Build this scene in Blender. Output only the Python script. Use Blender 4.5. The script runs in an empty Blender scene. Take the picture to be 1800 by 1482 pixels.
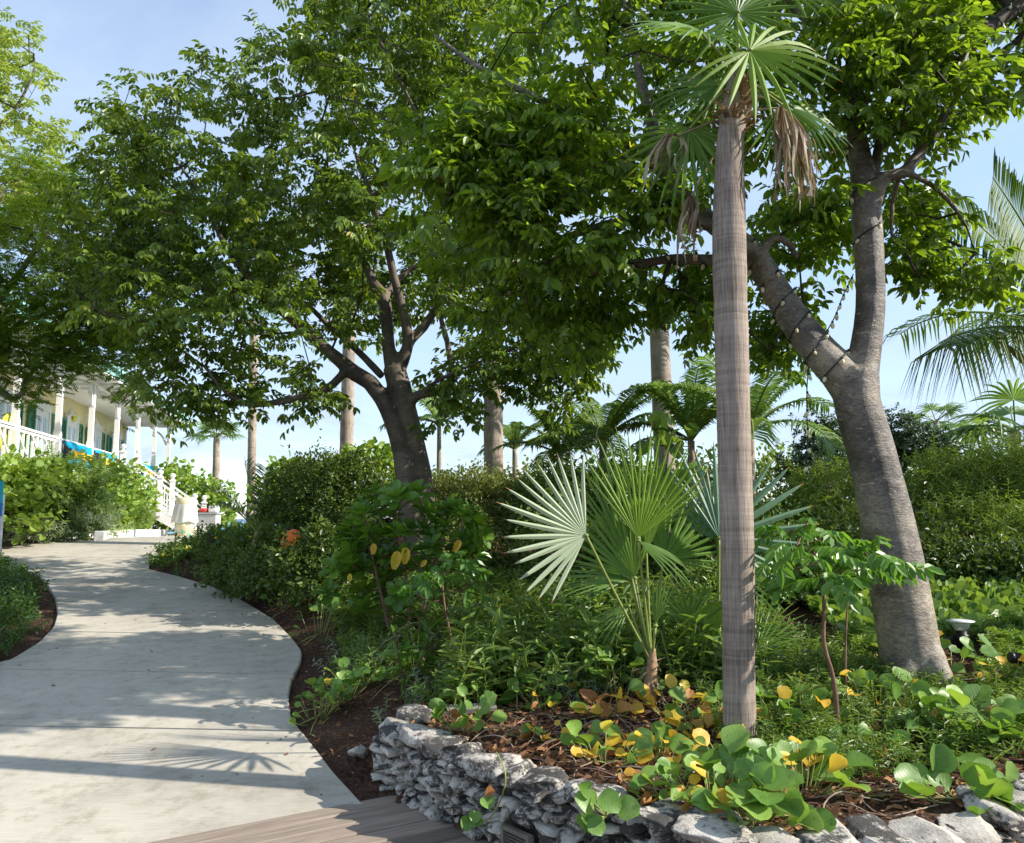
import bpy, bmesh, math, random
import numpy as np
from mathutils import Vector, Matrix, noise

rng = np.random.default_rng(11)
random.seed(11)
S = bpy.context.scene
COL = S.collection

# ------------------------------------------------------------------ camera, sky, sun, exposure
FPX = 1450.0                      # focal length in photo pixels (photo is 1800 x 1482)
PITCH = math.atan(171 / FPX)      # horizon lies 171 px under the middle
CAM = np.array([0.0, 0.0, 1.65])
cd = bpy.data.cameras.new("camera")
cam = bpy.data.objects.new("camera", cd)
COL.objects.link(cam)
cam.location = CAM
cam.rotation_euler = (math.pi / 2 + PITCH, 0, 0)
cd.sensor_width = 36
cd.lens = 36 * FPX / 1800
cd.clip_start = 0.05
cd.clip_end = 12000
S.camera = cam

SUN_EL = math.radians(33)
SUN_AZ = math.radians(99)        # clockwise from +Y: from the right, slightly behind
sun_dir = np.array([math.sin(SUN_AZ) * math.cos(SUN_EL), math.cos(SUN_AZ) * math.cos(SUN_EL), math.sin(SUN_EL)])
sd = bpy.data.lights.new("sun", 'SUN')
sd.energy = 4.3
sd.angle = math.radians(0.55)
sd.color = (1.0, 0.93, 0.82)
sun = bpy.data.objects.new("sun", sd)
COL.objects.link(sun)
sun.rotation_euler = Vector(sun_dir).to_track_quat('Z', 'Y').to_euler()

world = bpy.data.worlds.new("World")
S.world = world
world.use_nodes = True
wt = world.node_tree
wn, wl = wt.nodes, wt.links
bg = wn["Background"]
sky = wn.new('ShaderNodeTexSky')
sky.sky_type = 'NISHITA'
sky.sun_disc = False
sky.sun_elevation = SUN_EL
sky.sun_rotation = SUN_AZ
sky.air_density = 1.0
sky.dust_density = 0.3
sky.ozone_density = 2.0
tc = wn.new('ShaderNodeTexCoord')
sep = wn.new('ShaderNodeSeparateXYZ')
wl.new(tc.outputs['Generated'], sep.inputs[0])
zz = wn.new('ShaderNodeMath'); zz.operation = 'ADD'; zz.inputs[1].default_value = 0.16
wl.new(sep.outputs['Z'], zz.inputs[0])
zc = wn.new('ShaderNodeMath'); zc.operation = 'MAXIMUM'; zc.inputs[1].default_value = 0.05
wl.new(zz.outputs[0], zc.inputs[0])
dx = wn.new('ShaderNodeMath'); dx.operation = 'DIVIDE'
dy = wn.new('ShaderNodeMath'); dy.operation = 'DIVIDE'
wl.new(sep.outputs['X'], dx.inputs[0]); wl.new(zc.outputs[0], dx.inputs[1])
wl.new(sep.outputs['Y'], dy.inputs[0]); wl.new(zc.outputs[0], dy.inputs[1])
cmb = wn.new('ShaderNodeCombineXYZ')
wl.new(dx.outputs[0], cmb.inputs[0]); wl.new(dy.outputs[0], cmb.inputs[1])
cn = wn.new('ShaderNodeTexNoise')
cn.inputs['Scale'].default_value = 0.9
cn.inputs['Detail'].default_value = 7
cn.inputs['Roughness'].default_value = 0.58
cn.inputs['Distortion'].default_value = 0.6
wl.new(cmb.outputs[0], cn.inputs['Vector'])
cr = wn.new('ShaderNodeValToRGB')
cr.color_ramp.elements[0].position = 0.36; cr.color_ramp.elements[0].color = (0.3, 0.3, 0.3, 1)
cr.color_ramp.elements[1].position = 0.66; cr.color_ramp.elements[1].color = (1, 1, 1, 1)
wl.new(cn.outputs['Fac'], cr.inputs[0])
mixc = wn.new('ShaderNodeMix'); mixc.data_type = 'RGBA'
wl.new(cr.outputs['Color'], mixc.inputs[0])
wl.new(sky.outputs['Color'], mixc.inputs[6])
mixc.inputs[7].default_value = (2.6, 3.2, 4.05, 1)
wl.new(mixc.outputs[2], bg.inputs['Color'])
bg.inputs['Strength'].default_value = 0.148

S.view_settings.view_transform = 'Standard'
S.view_settings.look = 'None'
S.view_settings.gamma = 1
S.view_settings.exposure = 0.86
S.view_settings.use_curve_mapping = False
S.render.engine = 'CYCLES'
try:
    S.cycles.max_bounces = 7
    S.cycles.transparent_max_bounces = 8
    S.cycles.diffuse_bounces = 4
    S.cycles.glossy_bounces = 2
    S.cycles.transmission_bounces = 5
    S.cycles.sample_clamp_indirect = 6
    S.cycles.caustics_reflective = False
    S.cycles.caustics_refractive = False
except Exception:
    pass

# ------------------------------------------------------------------ helpers: points of the place
def ray(px, py):
    u = (px - 900) / FPX
    v = (741 - py) / FPX
    return np.array([u, math.cos(PITCH) - v * math.sin(PITCH), math.sin(PITCH) + v * math.cos(PITCH)])

def W(px, py, Y):
    """the point seen at a photo pixel that lies Y metres ahead"""
    d = ray(px, py)
    return CAM + d * (Y / d[1])

def Z(px, py, z):
    d = ray(px, py)
    return CAM + d * ((z - CAM[2]) / d[2])

def zpath(y):
    return np.interp(np.asarray(y, float), [4.0, 17.0, 27.0], [0.0, 1.27, 1.1])

def GP(px, py):
    """the point seen at a photo pixel on the path"""
    d = ray(px, py)
    lo, hi = 2.0, 80.0
    for _ in range(50):
        m = (lo + hi) / 2
        if CAM[2] + d[2] * m / d[1] > zpath(m): lo = m
        else: hi = m
    return CAM + d * (lo / d[1])

RIGHT_EDGE = np.array([GP(*p) for p in [(720, 1500), (634, 1403), (589, 1355), (546, 1300), (514, 1261), (508, 1226), (514, 1190), (530, 1163),
             (532, 1143), (518, 1124), (483, 1088), (432, 1057), (373, 1030), (314, 1012), (262, 1000), (266, 986), (300, 973), (338, 958), (372, 949)]])
LEFT_EDGE = np.array([GP(*p) for p in [(-900, 1500), (-500, 1330), (-200, 1215), (0, 1167), (51, 1136), (79, 1108), (88, 1081), (84, 1053), (71, 1030),
             (55, 1012), (10, 1000), (-80, 985), (-260, 970), (-420, 957), (-500, 949)]])
def xr(y): return np.interp(y, RIGHT_EDGE[:, 1], RIGHT_EDGE[:, 0])
def xl(y): return np.interp(y, LEFT_EDGE[:, 1], LEFT_EDGE[:, 0])

WTOP = 0.45
WALL = [Z(*p, WTOP)[:2] for p in [(663, 1268), (735, 1296), (830, 1334), (930, 1372), (1050, 1408), (1170, 1447), (1300, 1478), (1450, 1496), (1600, 1475), (1750, 1432), (1900, 1385), (2080, 1330)]]
WALL = [WALL[0] + np.array([0.20, 0.30])] + WALL     # the left end turns back into the bed
WALL = np.array(WALL)

def seg_dist(P, A, B):
    d = B - A
    t = np.clip(((P - A) @ d) / (d @ d), 0, 1)
    return np.linalg.norm(P - (A + t[..., None] * d), axis=-1)

def in_planter(x, y):
    poly = np.vstack([WALL, [WALL[-1] + [6, 6]], [[12, 30], [-0.55, 30]]])
    x = np.asarray(x, float); y = np.asarray(y, float)
    c = np.zeros(x.shape, bool)
    n = len(poly)
    for i in range(n):
        x1, y1 = poly[i]; x2, y2 = poly[(i + 1) % n]
        if y1 == y2: continue
        c ^= ((y1 > y) != (y2 > y)) & (x < (x2 - x1) * (y - y1) / (y2 - y1) + x1)
    return c

def height(x, y):
    x = np.asarray(x, float); y = np.asarray(y, float)
    zp = zpath(y)
    fade = np.clip((32 - y) / 10, 0, 1)
    dr = np.maximum(0, x - xr(y))
    dl = np.maximum(0, xl(y) - x)
    zb = zp - 0.05 + fade * 0.46 * (1 - np.exp(-dr / 1.1)) * (dr > 0) + 0.05 * np.clip(x - 2, 0, 8) * fade
    zb = zb + 0.22 * (1 - np.exp(-dl / 0.8)) * (dl > 0) * np.clip((22 - y) / 6, 0, 1)
    P = np.stack([x, y], -1)
    dw = np.full(x.shape, 1e9)
    for i in range(len(WALL) - 1):
        dw = np.minimum(dw, seg_dist(P, WALL[i], WALL[i + 1]))
    ins = in_planter(x, y)
    zin = np.maximum(zb, 0.41 - 0.10 * np.maximum(0, dw - 0.5))
    zb = np.where(ins & (dw > 0.12), zin, np.where((y < 5.4) & ~ins, np.minimum(zb, zp - 0.05 + 0.25 * np.clip(x - xr(y), 0, .1) * (y > 4.9)), zb))
    # past the terrace the land drops to the beach
    zb = np.where(y > 34, np.maximum(1.05 - (y - 34) * 0.11, -2.2), zb)
    return zb

def H(x, y): return float(height(np.array([x]), np.array([y]))[0])

def B(px, py, dz=0.0):
    """the point of the planted ground seen at a photo pixel"""
    d = ray(px, py)
    ys = np.arange(2.6, 40, 0.02)
    zs = CAM[2] + d[2] * ys / d[1]
    xs = CAM[0] + d[0] * ys / d[1]
    h = height(xs, ys) + dz
    k = np.argmax(zs <= h)
    return np.array([xs[k], ys[k], h[k]])

# ------------------------------------------------------------------ helpers: objects
def tag(o, label=None, cat=None, group=None, kind=None):
    if label: o['label'] = label
    if cat: o['category'] = cat
    if group: o['group'] = group
    if kind: o['kind'] = kind
    return o

def thing(name, label, cat, loc=(0, 0, 0), group=None, rz=0.0):
    o = bpy.data.objects.new(name, None)
    o.empty_display_size = 0.1
    COL.objects.link(o)
    o.location = [float(c) for c in loc]
    o.rotation_euler = (0, 0, rz)
    return tag(o, label, cat, group)

def link(name, me, parent=None, mat=None):
    o = bpy.data.objects.new(name, me)
    COL.objects.link(o)
    if mat is not None and not me.materials: me.materials.append(mat)
    if parent is not None:
        o.parent = parent
        if parent.type == 'EMPTY' and parent.get('_world'):
            o.matrix_parent_inverse = Matrix.Translation(parent.location).inverted()
    return o

def wthing(name, label, cat, loc, group=None):
    """a thing whose parts are modelled in world coordinates"""
    o = thing(name, label, cat, loc, group)
    o['_world'] = 1
    return o

class Geo:
    """collects vertices and faces, then makes ONE mesh"""
    def __init__(s):
        s.V = []; s.L = []; s.T = []; s.n = 0; s.tint = []; s.M = []
    def add(s, V, L, T, tint=None, m=0):
        V = np.asarray(V, float).reshape(-1, 3)
        L = np.asarray(L, np.int64)
        T = np.asarray(T, np.int64)
        s.V.append(V); s.L.append(L + s.n); s.T.append(T); s.n += len(V)
        s.tint.append(np.full(len(V), 0.5) if tint is None else np.broadcast_to(np.asarray(tint, float), (len(V),)))
        s.M.append(np.full(len(T), m, np.int32))
        return s
    def faces(s, V, F, tint=None, m=0):
        L = [i for f in F for i in f]
        return s.add(V, L, [len(f) for f in F], tint, m)
    def box(s, c, size, rot=None, m=0, tint=None):
        hx, hy, hz = [a / 2 for a in size]
        V = np.array([(x, y, z) for x in (-hx, hx) for y in (-hy, hy) for z in (-hz, hz)], float)
        if rot is not None: V = V @ np.array(rot).T
        F = [(0, 1, 3, 2), (4, 6, 7, 5), (0, 4, 5, 1), (2, 3, 7, 6), (0, 2, 6, 4), (1, 5, 7, 3)]
        return s.faces(V + np.asarray(c, float), F, tint, m)
    def bar(s, a, b, w, h, up=(0, 0, 1), m=0):
        a = np.asarray(a, float); b = np.asarray(b, float)
        d = b - a; L = np.linalg.norm(d); d = d / L
        x = np.cross(d, up); x /= np.linalg.norm(x); z = np.cross(x, d)
        return s.box((a + b) / 2, (w, L, h), np.stack([x, d, z], 1), m)
    def tube(s, pts, radii, sides=6, m=0, cap=True, tint=None):
        V, L, T = tube_arrays(pts, radii, sides, cap)
        return s.add(V, L, T, tint, m)
    def lathe(s, prof, c=(0, 0, 0), sides=16, m=0):
        V = []; F = []
        for r, z in prof:
            for k in range(sides):
                a = 2 * math.pi * k / sides
                V.append((c[0] + r * math.cos(a), c[1] + r * math.sin(a), c[2] + z))
        for i in range(len(prof) - 1):
            for k in range(sides):
                k2 = (k + 1) % sides
                F.append((i * sides + k, i * sides + k2, (i + 1) * sides + k2, (i + 1) * sides + k))
        F.append(tuple(range(sides))[::-1]); F.append(tuple((len(prof) - 1) * sides + k for k in range(sides)))
        return s.faces(V, F, None, m)
    def mesh(s, name, smooth=False):
        V = np.concatenate(s.V); L = np.concatenate(s.L); T = np.concatenate(s.T)
        me = bpy.data.meshes.new(name)
        me.vertices.add(len(V)); me.vertices.foreach_set('co', V.astype(np.float32).ravel())
        me.loops.add(len(L)); me.loops.foreach_set('vertex_index', L.astype(np.int32))
        me.polygons.add(len(T))
        st = np.concatenate([[0], np.cumsum(T)[:-1]])
        me.polygons.foreach_set('loop_start', st.astype(np.int32))
        me.polygons.foreach_set('loop_total', T.astype(np.int32))
        me.polygons.foreach_set('material_index', np.concatenate(s.M))
        me.polygons.foreach_set('use_smooth', np.full(len(T), smooth))
        at = me.attributes.new('tint', 'FLOAT', 'POINT')
        at.data.foreach_set('value', np.concatenate(s.tint).astype(np.float32))
        me.update(calc_edges=True)
        return me
    def obj(s, name, mat, parent=None, smooth=False):
        me = s.mesh(name, smooth)
        for mm in (mat if isinstance(mat, (list, tuple)) else [mat]): me.materials.append(mm)
        return link(name, me, parent)

def tube_arrays(pts, radii, sides=6, cap=True):
    P = np.asarray(pts, float); R = np.broadcast_to(np.asarray(radii, float), (len(P),))
    n = len(P)
    Tn = np.gradient(P, axis=0)
    Tn /= np.maximum(np.linalg.norm(Tn, axis=1, keepdims=True), 1e-9)
    ref = np.array([0, 0, 1.0]) if abs(Tn[0][2]) < 0.9 else np.array([1.0, 0, 0])
    X = np.cross(Tn[0], ref); X /= np.linalg.norm(X)
    a = np.arange(sides) * 2 * math.pi / sides
    ca, sa = np.cos(a)[:, None], np.sin(a)[:, None]
    V = np.zeros((n, sides, 3))
    for i in range(n):
        X = X - Tn[i] * (X @ Tn[i])
        X /= max(np.linalg.norm(X), 1e-9)
        Yv = np.cross(Tn[i], X)
        V[i] = P[i] + R[i] * (ca * X + sa * Yv)
    k = np.arange(sides); k2 = (k + 1) % sides
    rows = np.arange(n - 1)[:, None] * sides
    q = np.stack([rows + k, rows + k2, rows + sides + k2, rows + sides + k], -1).reshape(-1)
    L = list(q); T = [4] * ((n - 1) * sides)
    if cap:
        L += list(k[::-1]); T.append(sides)
        L += list((n - 1) * sides + k); T.append(sides)
    return V.reshape(-1, 3), L, T

def spline(pts, step=0.12, rad=None):
    """Catmull-Rom through points (and radii)"""
    P = np.asarray(pts, float)
    R = np.asarray(rad, float) if rad is not None else np.ones(len(P))
    A = np.concatenate([P, R[:, None]], 1)
    A = np.vstack([2 * A[0] - A[1], A, 2 * A[-1] - A[-2]])
    out = []
    for i in range(1, len(A) - 2):
        n = max(1, int(np.linalg.norm(A[i + 1][:3] - A[i][:3]) / step))
        for t in np.arange(n) / n:
            out.append(0.5 * (2 * A[i] + (A[i + 1] - A[i - 1]) * t + (2 * A[i - 1] - 5 * A[i] + 4 * A[i + 1] - A[i + 2]) * t * t + (3 * A[i] - A[i - 1] - 3 * A[i + 1] + A[i + 2]) * t ** 3))
    out.append(A[-2])
    out = np.array(out)
    return (out[:, :3], np.maximum(out[:, 3], 0.001)) if rad is not None else out[:, :3]

def unit(v):
    v = np.asarray(v, float)
    return v / np.maximum(np.linalg.norm(v, axis=-1, keepdims=True), 1e-9)

def frames(f, n):
    """rotation matrices (N,3,3) whose local +Y runs along f and local +Z near n"""
    f = unit(f); x = np.cross(f, n); x = unit(x); z = np.cross(x, f)
    return np.stack([x, f, z], -1)

# ------------------------------------------------------------------ materials
def newmat(name):
    m = bpy.data.materials.new(name)
    m.use_nodes = True
    return m, m.node_tree.nodes, m.node_tree.links

def ramp(nodes, stops):
    r = nodes.new('ShaderNodeValToRGB')
    e = r.color_ramp.elements
    while len(e) < len(stops): e.new(0.5)
    for el, (p, c) in zip(e, stops):
        el.position = p; el.color = (*c, 1)
    return r

def leaf_mat(name, dark, light, trans=None, rough=0.42, tw=0.33, spec=0.45, yellow=None, ypos=0.97):
    m, n, l = newmat(name)
    p = n['Principled BSDF']
    g = n.new('ShaderNodeNewGeometry')
    at = n.new('ShaderNodeAttribute'); at.attribute_name = 'tint'
    mx = n.new('ShaderNodeMath'); mx.operation = 'MULTIPLY'; mx.inputs[1].default_value = 0.55
    l.new(g.outputs['Random Per Island'], mx.inputs[0])
    ad = n.new('ShaderNodeMath'); ad.operation = 'MULTIPLY_ADD'; ad.inputs[1].default_value = 0.45
    l.new(at.outputs['Fac'], ad.inputs[0]); l.new(mx.outputs[0], ad.inputs[2])
    mid = tuple((a + b) / 2 for a, b in zip(dark, light))
    stops = [(0.1, dark), (0.5, mid), (0.9, light)]
    if yellow: stops = [(0.1, dark), (0.5, mid), (min(.9, ypos - .03), light), (ypos, yellow)]
    r = ramp(n, stops)
    l.new(ad.outputs[0], r.inputs[0])
    l.new(r.outputs['Color'], p.inputs['Base Color'])
    p.inputs['Roughness'].default_value = rough
    p.inputs['Specular IOR Level'].default_value = spec
    t = n.new('ShaderNodeBsdfTranslucent')
    hs = n.new('ShaderNodeMix'); hs.data_type = 'RGBA'; hs.blend_type = 'MULTIPLY'; hs.inputs[0].default_value = 1
    l.new(r.outputs['Color'], hs.inputs[6]); hs.inputs[7].default_value = (*(trans or (2.6, 2.2, 1.0)), 1)
    l.new(hs.outputs[2], t.inputs['Color'])
    ms = n.new('ShaderNodeMixShader'); ms.inputs[0].default_value = tw
    l.new(p.outputs[0], ms.inputs[1]); l.new(t.outputs[0], ms.inputs[2])
    l.new(ms.outputs[0], n['Material Output'].inputs['Surface'])
    return m

def flat_mat(name, col, rough=0.6, var=0.12, scale=6.0, bump=0.0, bscale=60.0, spec=0.3, metal=0.0):
    m, n, l = newmat(name)
    p = n['Principled BSDF']
    tc = n.new('ShaderNodeTexCoord')
    nz = n.new('ShaderNodeTexNoise'); nz.inputs['Scale'].default_value = scale; nz.inputs['Detail'].default_value = 6
    l.new(tc.outputs['Object'], nz.inputs['Vector'])
    r = ramp(n, [(0.3, tuple(c * (1 - var) for c in col)), (0.7, tuple(min(1, c * (1 + var)) for c in col))])
    l.new(nz.outputs['Fac'], r.inputs[0]); l.new(r.outputs['Color'], p.inputs['Base Color'])
    p.inputs['Roughness'].default_value = rough
    p.inputs['Specular IOR Level'].default_value = spec
    p.inputs['Metallic'].default_value = metal
    if bump:
        b = n.new('ShaderNodeTexNoise'); b.inputs['Scale'].default_value = bscale; b.inputs['Detail'].default_value = 5
        l.new(tc.outputs['Object'], b.inputs['Vector'])
        bp = n.new('ShaderNodeBump'); bp.inputs['Strength'].default_value = bump; bp.inputs['Distance'].default_value = 0.02
        l.new(b.outputs['Fac'], bp.inputs['Height']); l.new(bp.outputs[0], p.inputs['Normal'])
    return m

def bark_mat(name, stops, scale=(3, 3, 30), patch=None, bump=0.4, rough=0.75, nscale=1.0, spec=0.25):
    """bands across the stem plus pale peeling flakes"""
    m, n, l = newmat(name)
    p = n['Principled BSDF']
    tc = n.new('ShaderNodeTexCoord')
    mp = n.new('ShaderNodeMapping'); mp.inputs['Scale'].default_value = scale
    l.new(tc.outputs['Object'], mp.inputs['Vector'])
    a = n.new('ShaderNodeTexNoise'); a.inputs['Scale'].default_value = nscale; a.inputs['Detail'].default_value = 8; a.inputs['Roughness'].default_value = .62
    l.new(mp.outputs[0], a.inputs['Vector'])
    b = n.new('ShaderNodeTexNoise'); b.inputs['Scale'].default_value = 2.3; b.inputs['Detail'].default_value = 4
    l.new(tc.outputs['Object'], b.inputs['Vector'])
    mx = n.new('ShaderNodeMath'); mx.operation = 'MULTIPLY_ADD'; mx.inputs[1].default_value = 0.42
    s2 = n.new('ShaderNodeMath'); s2.operation = 'MULTIPLY'; s2.inputs[1].default_value = 0.58
    l.new(b.outputs['Fac'], s2.inputs[0]); l.new(a.outputs['Fac'], mx.inputs[0]); l.new(s2.outputs[0], mx.inputs[2])
    r = ramp(n, stops)
    l.new(mx.outputs[0], r.inputs[0])
    col = r.outputs['Color']
    if patch:
        c = n.new('ShaderNodeTexNoise'); c.inputs['Scale'].default_value = patch[1]; c.inputs['Detail'].default_value = 9; c.inputs['Roughness'].default_value = .7
        mp2 = n.new('ShaderNodeMapping'); mp2.inputs['Scale'].default_value = (1, 1, patch[2])
        l.new(tc.outputs['Object'], mp2.inputs['Vector']); l.new(mp2.outputs[0], c.inputs['Vector'])
        r2 = ramp(n, [(patch[3], (0, 0, 0)), (patch[3] + .035, (1, 1, 1))])
        l.new(c.outputs['Fac'], r2.inputs[0])
        mc = n.new('ShaderNodeMix'); mc.data_type = 'RGBA'
        l.new(r2.outputs['Color'], mc.inputs[0]); l.new(col, mc.inputs[6]); mc.inputs[7].default_value = (*patch[0], 1)
        col = mc.outputs[2]
    fs = n.new('ShaderNodeTexNoise'); fs.inputs['Scale'].default_value = 34; fs.inputs['Detail'].default_value = 7; fs.inputs['Roughness'].default_value = .75
    mp3 = n.new('ShaderNodeMapping'); mp3.inputs['Scale'].default_value = (1, 1, 2.2)
    l.new(tc.outputs['Object'], mp3.inputs['Vector']); l.new(mp3.outputs[0], fs.inputs['Vector'])
    rf = ramp(n, [(.36, (.45, .43, .41)), (.5, (.95, .95, .95)), (.66, (1.25, 1.22, 1.18))]); l.new(fs.outputs['Fac'], rf.inputs[0])
    mf = n.new('ShaderNodeMix'); mf.data_type = 'RGBA'; mf.blend_type = 'MULTIPLY'; mf.inputs[0].default_value = 1
    l.new(col, mf.inputs[6]); l.new(rf.outputs[0], mf.inputs[7])
    l.new(mf.outputs[2], p.inputs['Base Color'])
    p.inputs['Roughness'].default_value = rough
    p.inputs['Specular IOR Level'].default_value = spec
    bp = n.new('ShaderNodeBump'); bp.inputs['Strength'].default_value = bump; bp.inputs['Distance'].default_value = 0.014
    hb = n.new('ShaderNodeMath'); hb.operation = 'MULTIPLY_ADD'; hb.inputs[1].default_value = .55
    l.new(fs.outputs['Fac'], hb.inputs[0]); l.new(a.outputs['Fac'], hb.inputs[2])
    l.new(hb.outputs[0], bp.inputs['Height']); l.new(bp.outputs[0], p.inputs['Normal'])
    return m

def palm_mat(name, c0, c1, ring=16.0, fibre=60.0, bump=0.5, lichen=None):
    """grey palm stem: leaf-scar rings along it, fine fibres up it"""
    m, n, l = newmat(name)
    p = n['Principled BSDF']
    tc = n.new('ShaderNodeTexCoord')
    def nz(scale, sc, det=6):
        mp = n.new('ShaderNodeMapping'); mp.inputs['Scale'].default_value = sc
        l.new(tc.outputs['Object'], mp.inputs['Vector'])
        t = n.new('ShaderNodeTexNoise'); t.inputs['Scale'].default_value = scale; t.inputs['Detail'].default_value = det; t.inputs['Roughness'].default_value = .6
        l.new(mp.outputs[0], t.inputs['Vector']); return t.outputs['Fac']
    rings = nz(1.0, (1.2, 1.2, ring)); fib = nz(1.0, (fibre, fibre, 5)); big = nz(1.6, (1, 1, 1), 4)
    m1 = n.new('ShaderNodeMath'); m1.operation = 'MULTIPLY_ADD'; m1.inputs[1].default_value = .33
    m2 = n.new('ShaderNodeMath'); m2.operation = 'MULTIPLY_ADD'; m2.inputs[1].default_value = .5
    m3 = n.new('ShaderNodeMath'); m3.operation = 'MULTIPLY'; m3.inputs[1].default_value = .32
    l.new(big, m3.inputs[0]); l.new(fib, m2.inputs[0]); l.new(m3.outputs[0], m2.inputs[2]); l.new(rings, m1.inputs[0]); l.new(m2.outputs[0], m1.inputs[2])
    mid = tuple((a + b) / 2 for a, b in zip(c0, c1))
    r = ramp(n, [(.42, c0), (.56, mid), (.72, c1)])
    l.new(m1.outputs[0], r.inputs[0]); l.new(r.outputs['Color'], p.inputs['Base Color'])
    p.inputs['Roughness'].default_value = .85; p.inputs['Specular IOR Level'].default_value = .2
    bp = n.new('ShaderNodeBump'); bp.inputs['Strength'].default_value = bump; bp.inputs['Distance'].default_value = 0.01
    l.new(m1.outputs[0], bp.inputs['Height']); l.new(bp.outputs[0], p.inputs['Normal'])
    return m

M = {}
M['gumbo'] = bark_mat('gumbo_bark', [(.36, (.055, .045, .036)), (.47, (.15, .125, .10)), (.56, (.27, .225, .175)), (.68, (.42, .35, .27))], (7, 7, 11), ((.40, .32, .22), 15.0, 2.4, .60), .9, .45, 1.0, .5)
M['gumbo_far'] = bark_mat('brown_bark', [(.3, (.05, .038, .03)), (.45, (.1, .078, .06)), (.6, (.175, .14, .105)), (.75, (.28, .225, .17))], (4, 4, 9), ((.36, .3, .18), 6.0, 1.5, .68), .5, .6, 1.0, .3)
M['branch'] = bark_mat('branch_bark', [(.3, (.035, .028, .023)), (.5, (.085, .068, .055)), (.7, (.17, .14, .11))], (8, 8, 8), None, .3, .8)
M['twig'] = flat_mat('brown_twig', (.09, .055, .035), .8, .35, 20)
M['palm'] = palm_mat('palm_stem', (.10, .073, .058), (.42, .345, .285), 46, 95, .9)
M['palm_far'] = palm_mat('tall_palm_stem', (.17, .13, .10), (.46, .39, .32), 9, 30, .9)
M['boot'] = flat_mat('dry_boot_fibre', (.33, .21, .12), .8, .4, 30)
M['dead_frond'] = leaf_mat('dry_frond', (.2, .13, .075), (.55, .46, .33), (1.3, 1.1, .9), .6, .2)
M['gl_leaf'] = leaf_mat('gumbo_leaf', (.038, .09, .010), (.225, .335, .04), (2.3, 2.15, .7), .36, .42, .5, (.5, .42, .05), .985)
M['gl_leaf2'] = leaf_mat('gumbo_leaf_far', (.034, .08, .010), (.21, .305, .04), (2.3, 2.1, .7), .4, .33, .5, (.5, .4, .05), .988)
M['lysi'] = leaf_mat('fine_tree_leaf', (.075, .15, .014), (.21, .31, .03), (2.2, 2.0, .9), .5, .38, .3, (.35, .22, .04), .985)
M['pale_tree'] = leaf_mat('pale_tree_leaf', (.17, .25, .05), (.36, .43, .12), (2, 1.9, .9), .45, .4, .4)
M['fan'] = leaf_mat('fan_palm_green', (.07, .16, .026), (.19, .31, .06), (2.0, 1.9, .8), .42, .28, .45, (.32, .17, .06), .972)
M['fan_pale'] = leaf_mat('fan_palm_silver', (.30, .37, .24), (.48, .54, .37), (1.1, 1.2, .8), .45, .15, .4, (.4, .22, .1), .972)
M['fan_blue'] = leaf_mat('fan_palm_blue_green', (.09, .17, .11), (.19, .3, .2), (1.8, 1.9, 1.0), .4, .25, .5, (.32, .17, .06), .972)
M['fan_yellow'] = leaf_mat('fan_palm_yellow_green', (.12, .22, .02), (.24, .36, .04), (2.2, 2, .7), .52, .35, .3, (.36, .18, .05), .972)
M['petiole'] = flat_mat('green_yellow_stalk', (.21, .26, .06), .45, .2, 10)
M['coco'] = leaf_mat('coconut_leaf', (.05, .11, .022), (.15, .24, .045), (2, 1.9, .9), .55, .3, .25, (.36, .3, .06), .95)
M['palm_leaf'] = leaf_mat('palm_leaf', (.08, .17, .04), (.22, .33, .09), (1.9, 1.8, .9), .45, .3, .4)
M['date'] = leaf_mat('date_palm_leaf', (.035, .075, .025), (.085, .15, .05), (2, 2, .9), .4, .2, .5)
M['glossy'] = leaf_mat('glossy_leaf', (.05, .125, .016), (.15, .28, .035), (2.2, 2.0, .7), .3, .32, .45)
M['grape'] = leaf_mat('sea_grape_leaf', (.13, .25, .035), (.32, .43, .09), (1.9, 1.7, .8), .42, .33, .4, (.42, .24, .08), .95)
M['grape_dk'] = leaf_mat('sea_grape_leaf_deep', (.08, .17, .03), (.22, .33, .07), (1.9, 1.7, .8), .4, .3, .4, (.36, .2, .06), .96)
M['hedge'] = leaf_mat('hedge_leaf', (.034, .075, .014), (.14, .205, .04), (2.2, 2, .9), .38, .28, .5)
M['hedge_olive'] = leaf_mat('olive_hedge_leaf', (.09, .13, .03), (.28, .32, .10), (2, 1.9, .9), .45, .3, .4)
M['dark_bush'] = leaf_mat('dark_bush_leaf', (.03, .06, .028), (.085, .135, .07), (1.9, 1.9, 1), .45, .22, .4)
M['feather'] = leaf_mat('feathery_leaf', (.1, .18, .03), (.26, .34, .08), (1.9, 1.8, .8), .5, .33, .3, (.3, .2, .06), .98)
M['sage'] = leaf_mat('grey_sage_leaf', (.17, .23, .13), (.36, .41, .27), (1.4, 1.4, 1), .6, .25, .2)
M['herb'] = leaf_mat('herb_leaf', (.045, .105, .02), (.21, .30, .07), (2.1, 2, .9), .42, .33, .45, (.4, .3, .05), .985)
M['herb_grey'] = leaf_mat('grey_herb_leaf', (.14, .2, .13), (.3, .36, .24), (1.5, 1.5, 1), .55, .22, .3)
M['grass'] = leaf_mat('left_bed_leaf', (.03, .08, .018), (.1, .18, .04), (2.2, 2, .9), .42, .3, .45)
M['sapling'] = leaf_mat('sapling_leaf', (.045, .13, .018), (.13, .26, .035), (2.3, 2.2, .9), .38, .33, .5)
M['dead_leaf'] = leaf_mat('fallen_leaf', (.06, .028, .016), (.42, .215, .095), (1.2, 1, .8), .75, .12, .2)
M['dead_twig'] = flat_mat('dry_stem', (.33, .26, .2), .85, .45, 9)
M['root_twig'] = flat_mat('red_brown_stem', (.2, .11, .075), .8, .4, 9)
M['white'] = flat_mat('white_paint', (.80, .79, .76), .5, .04, 3)
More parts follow.
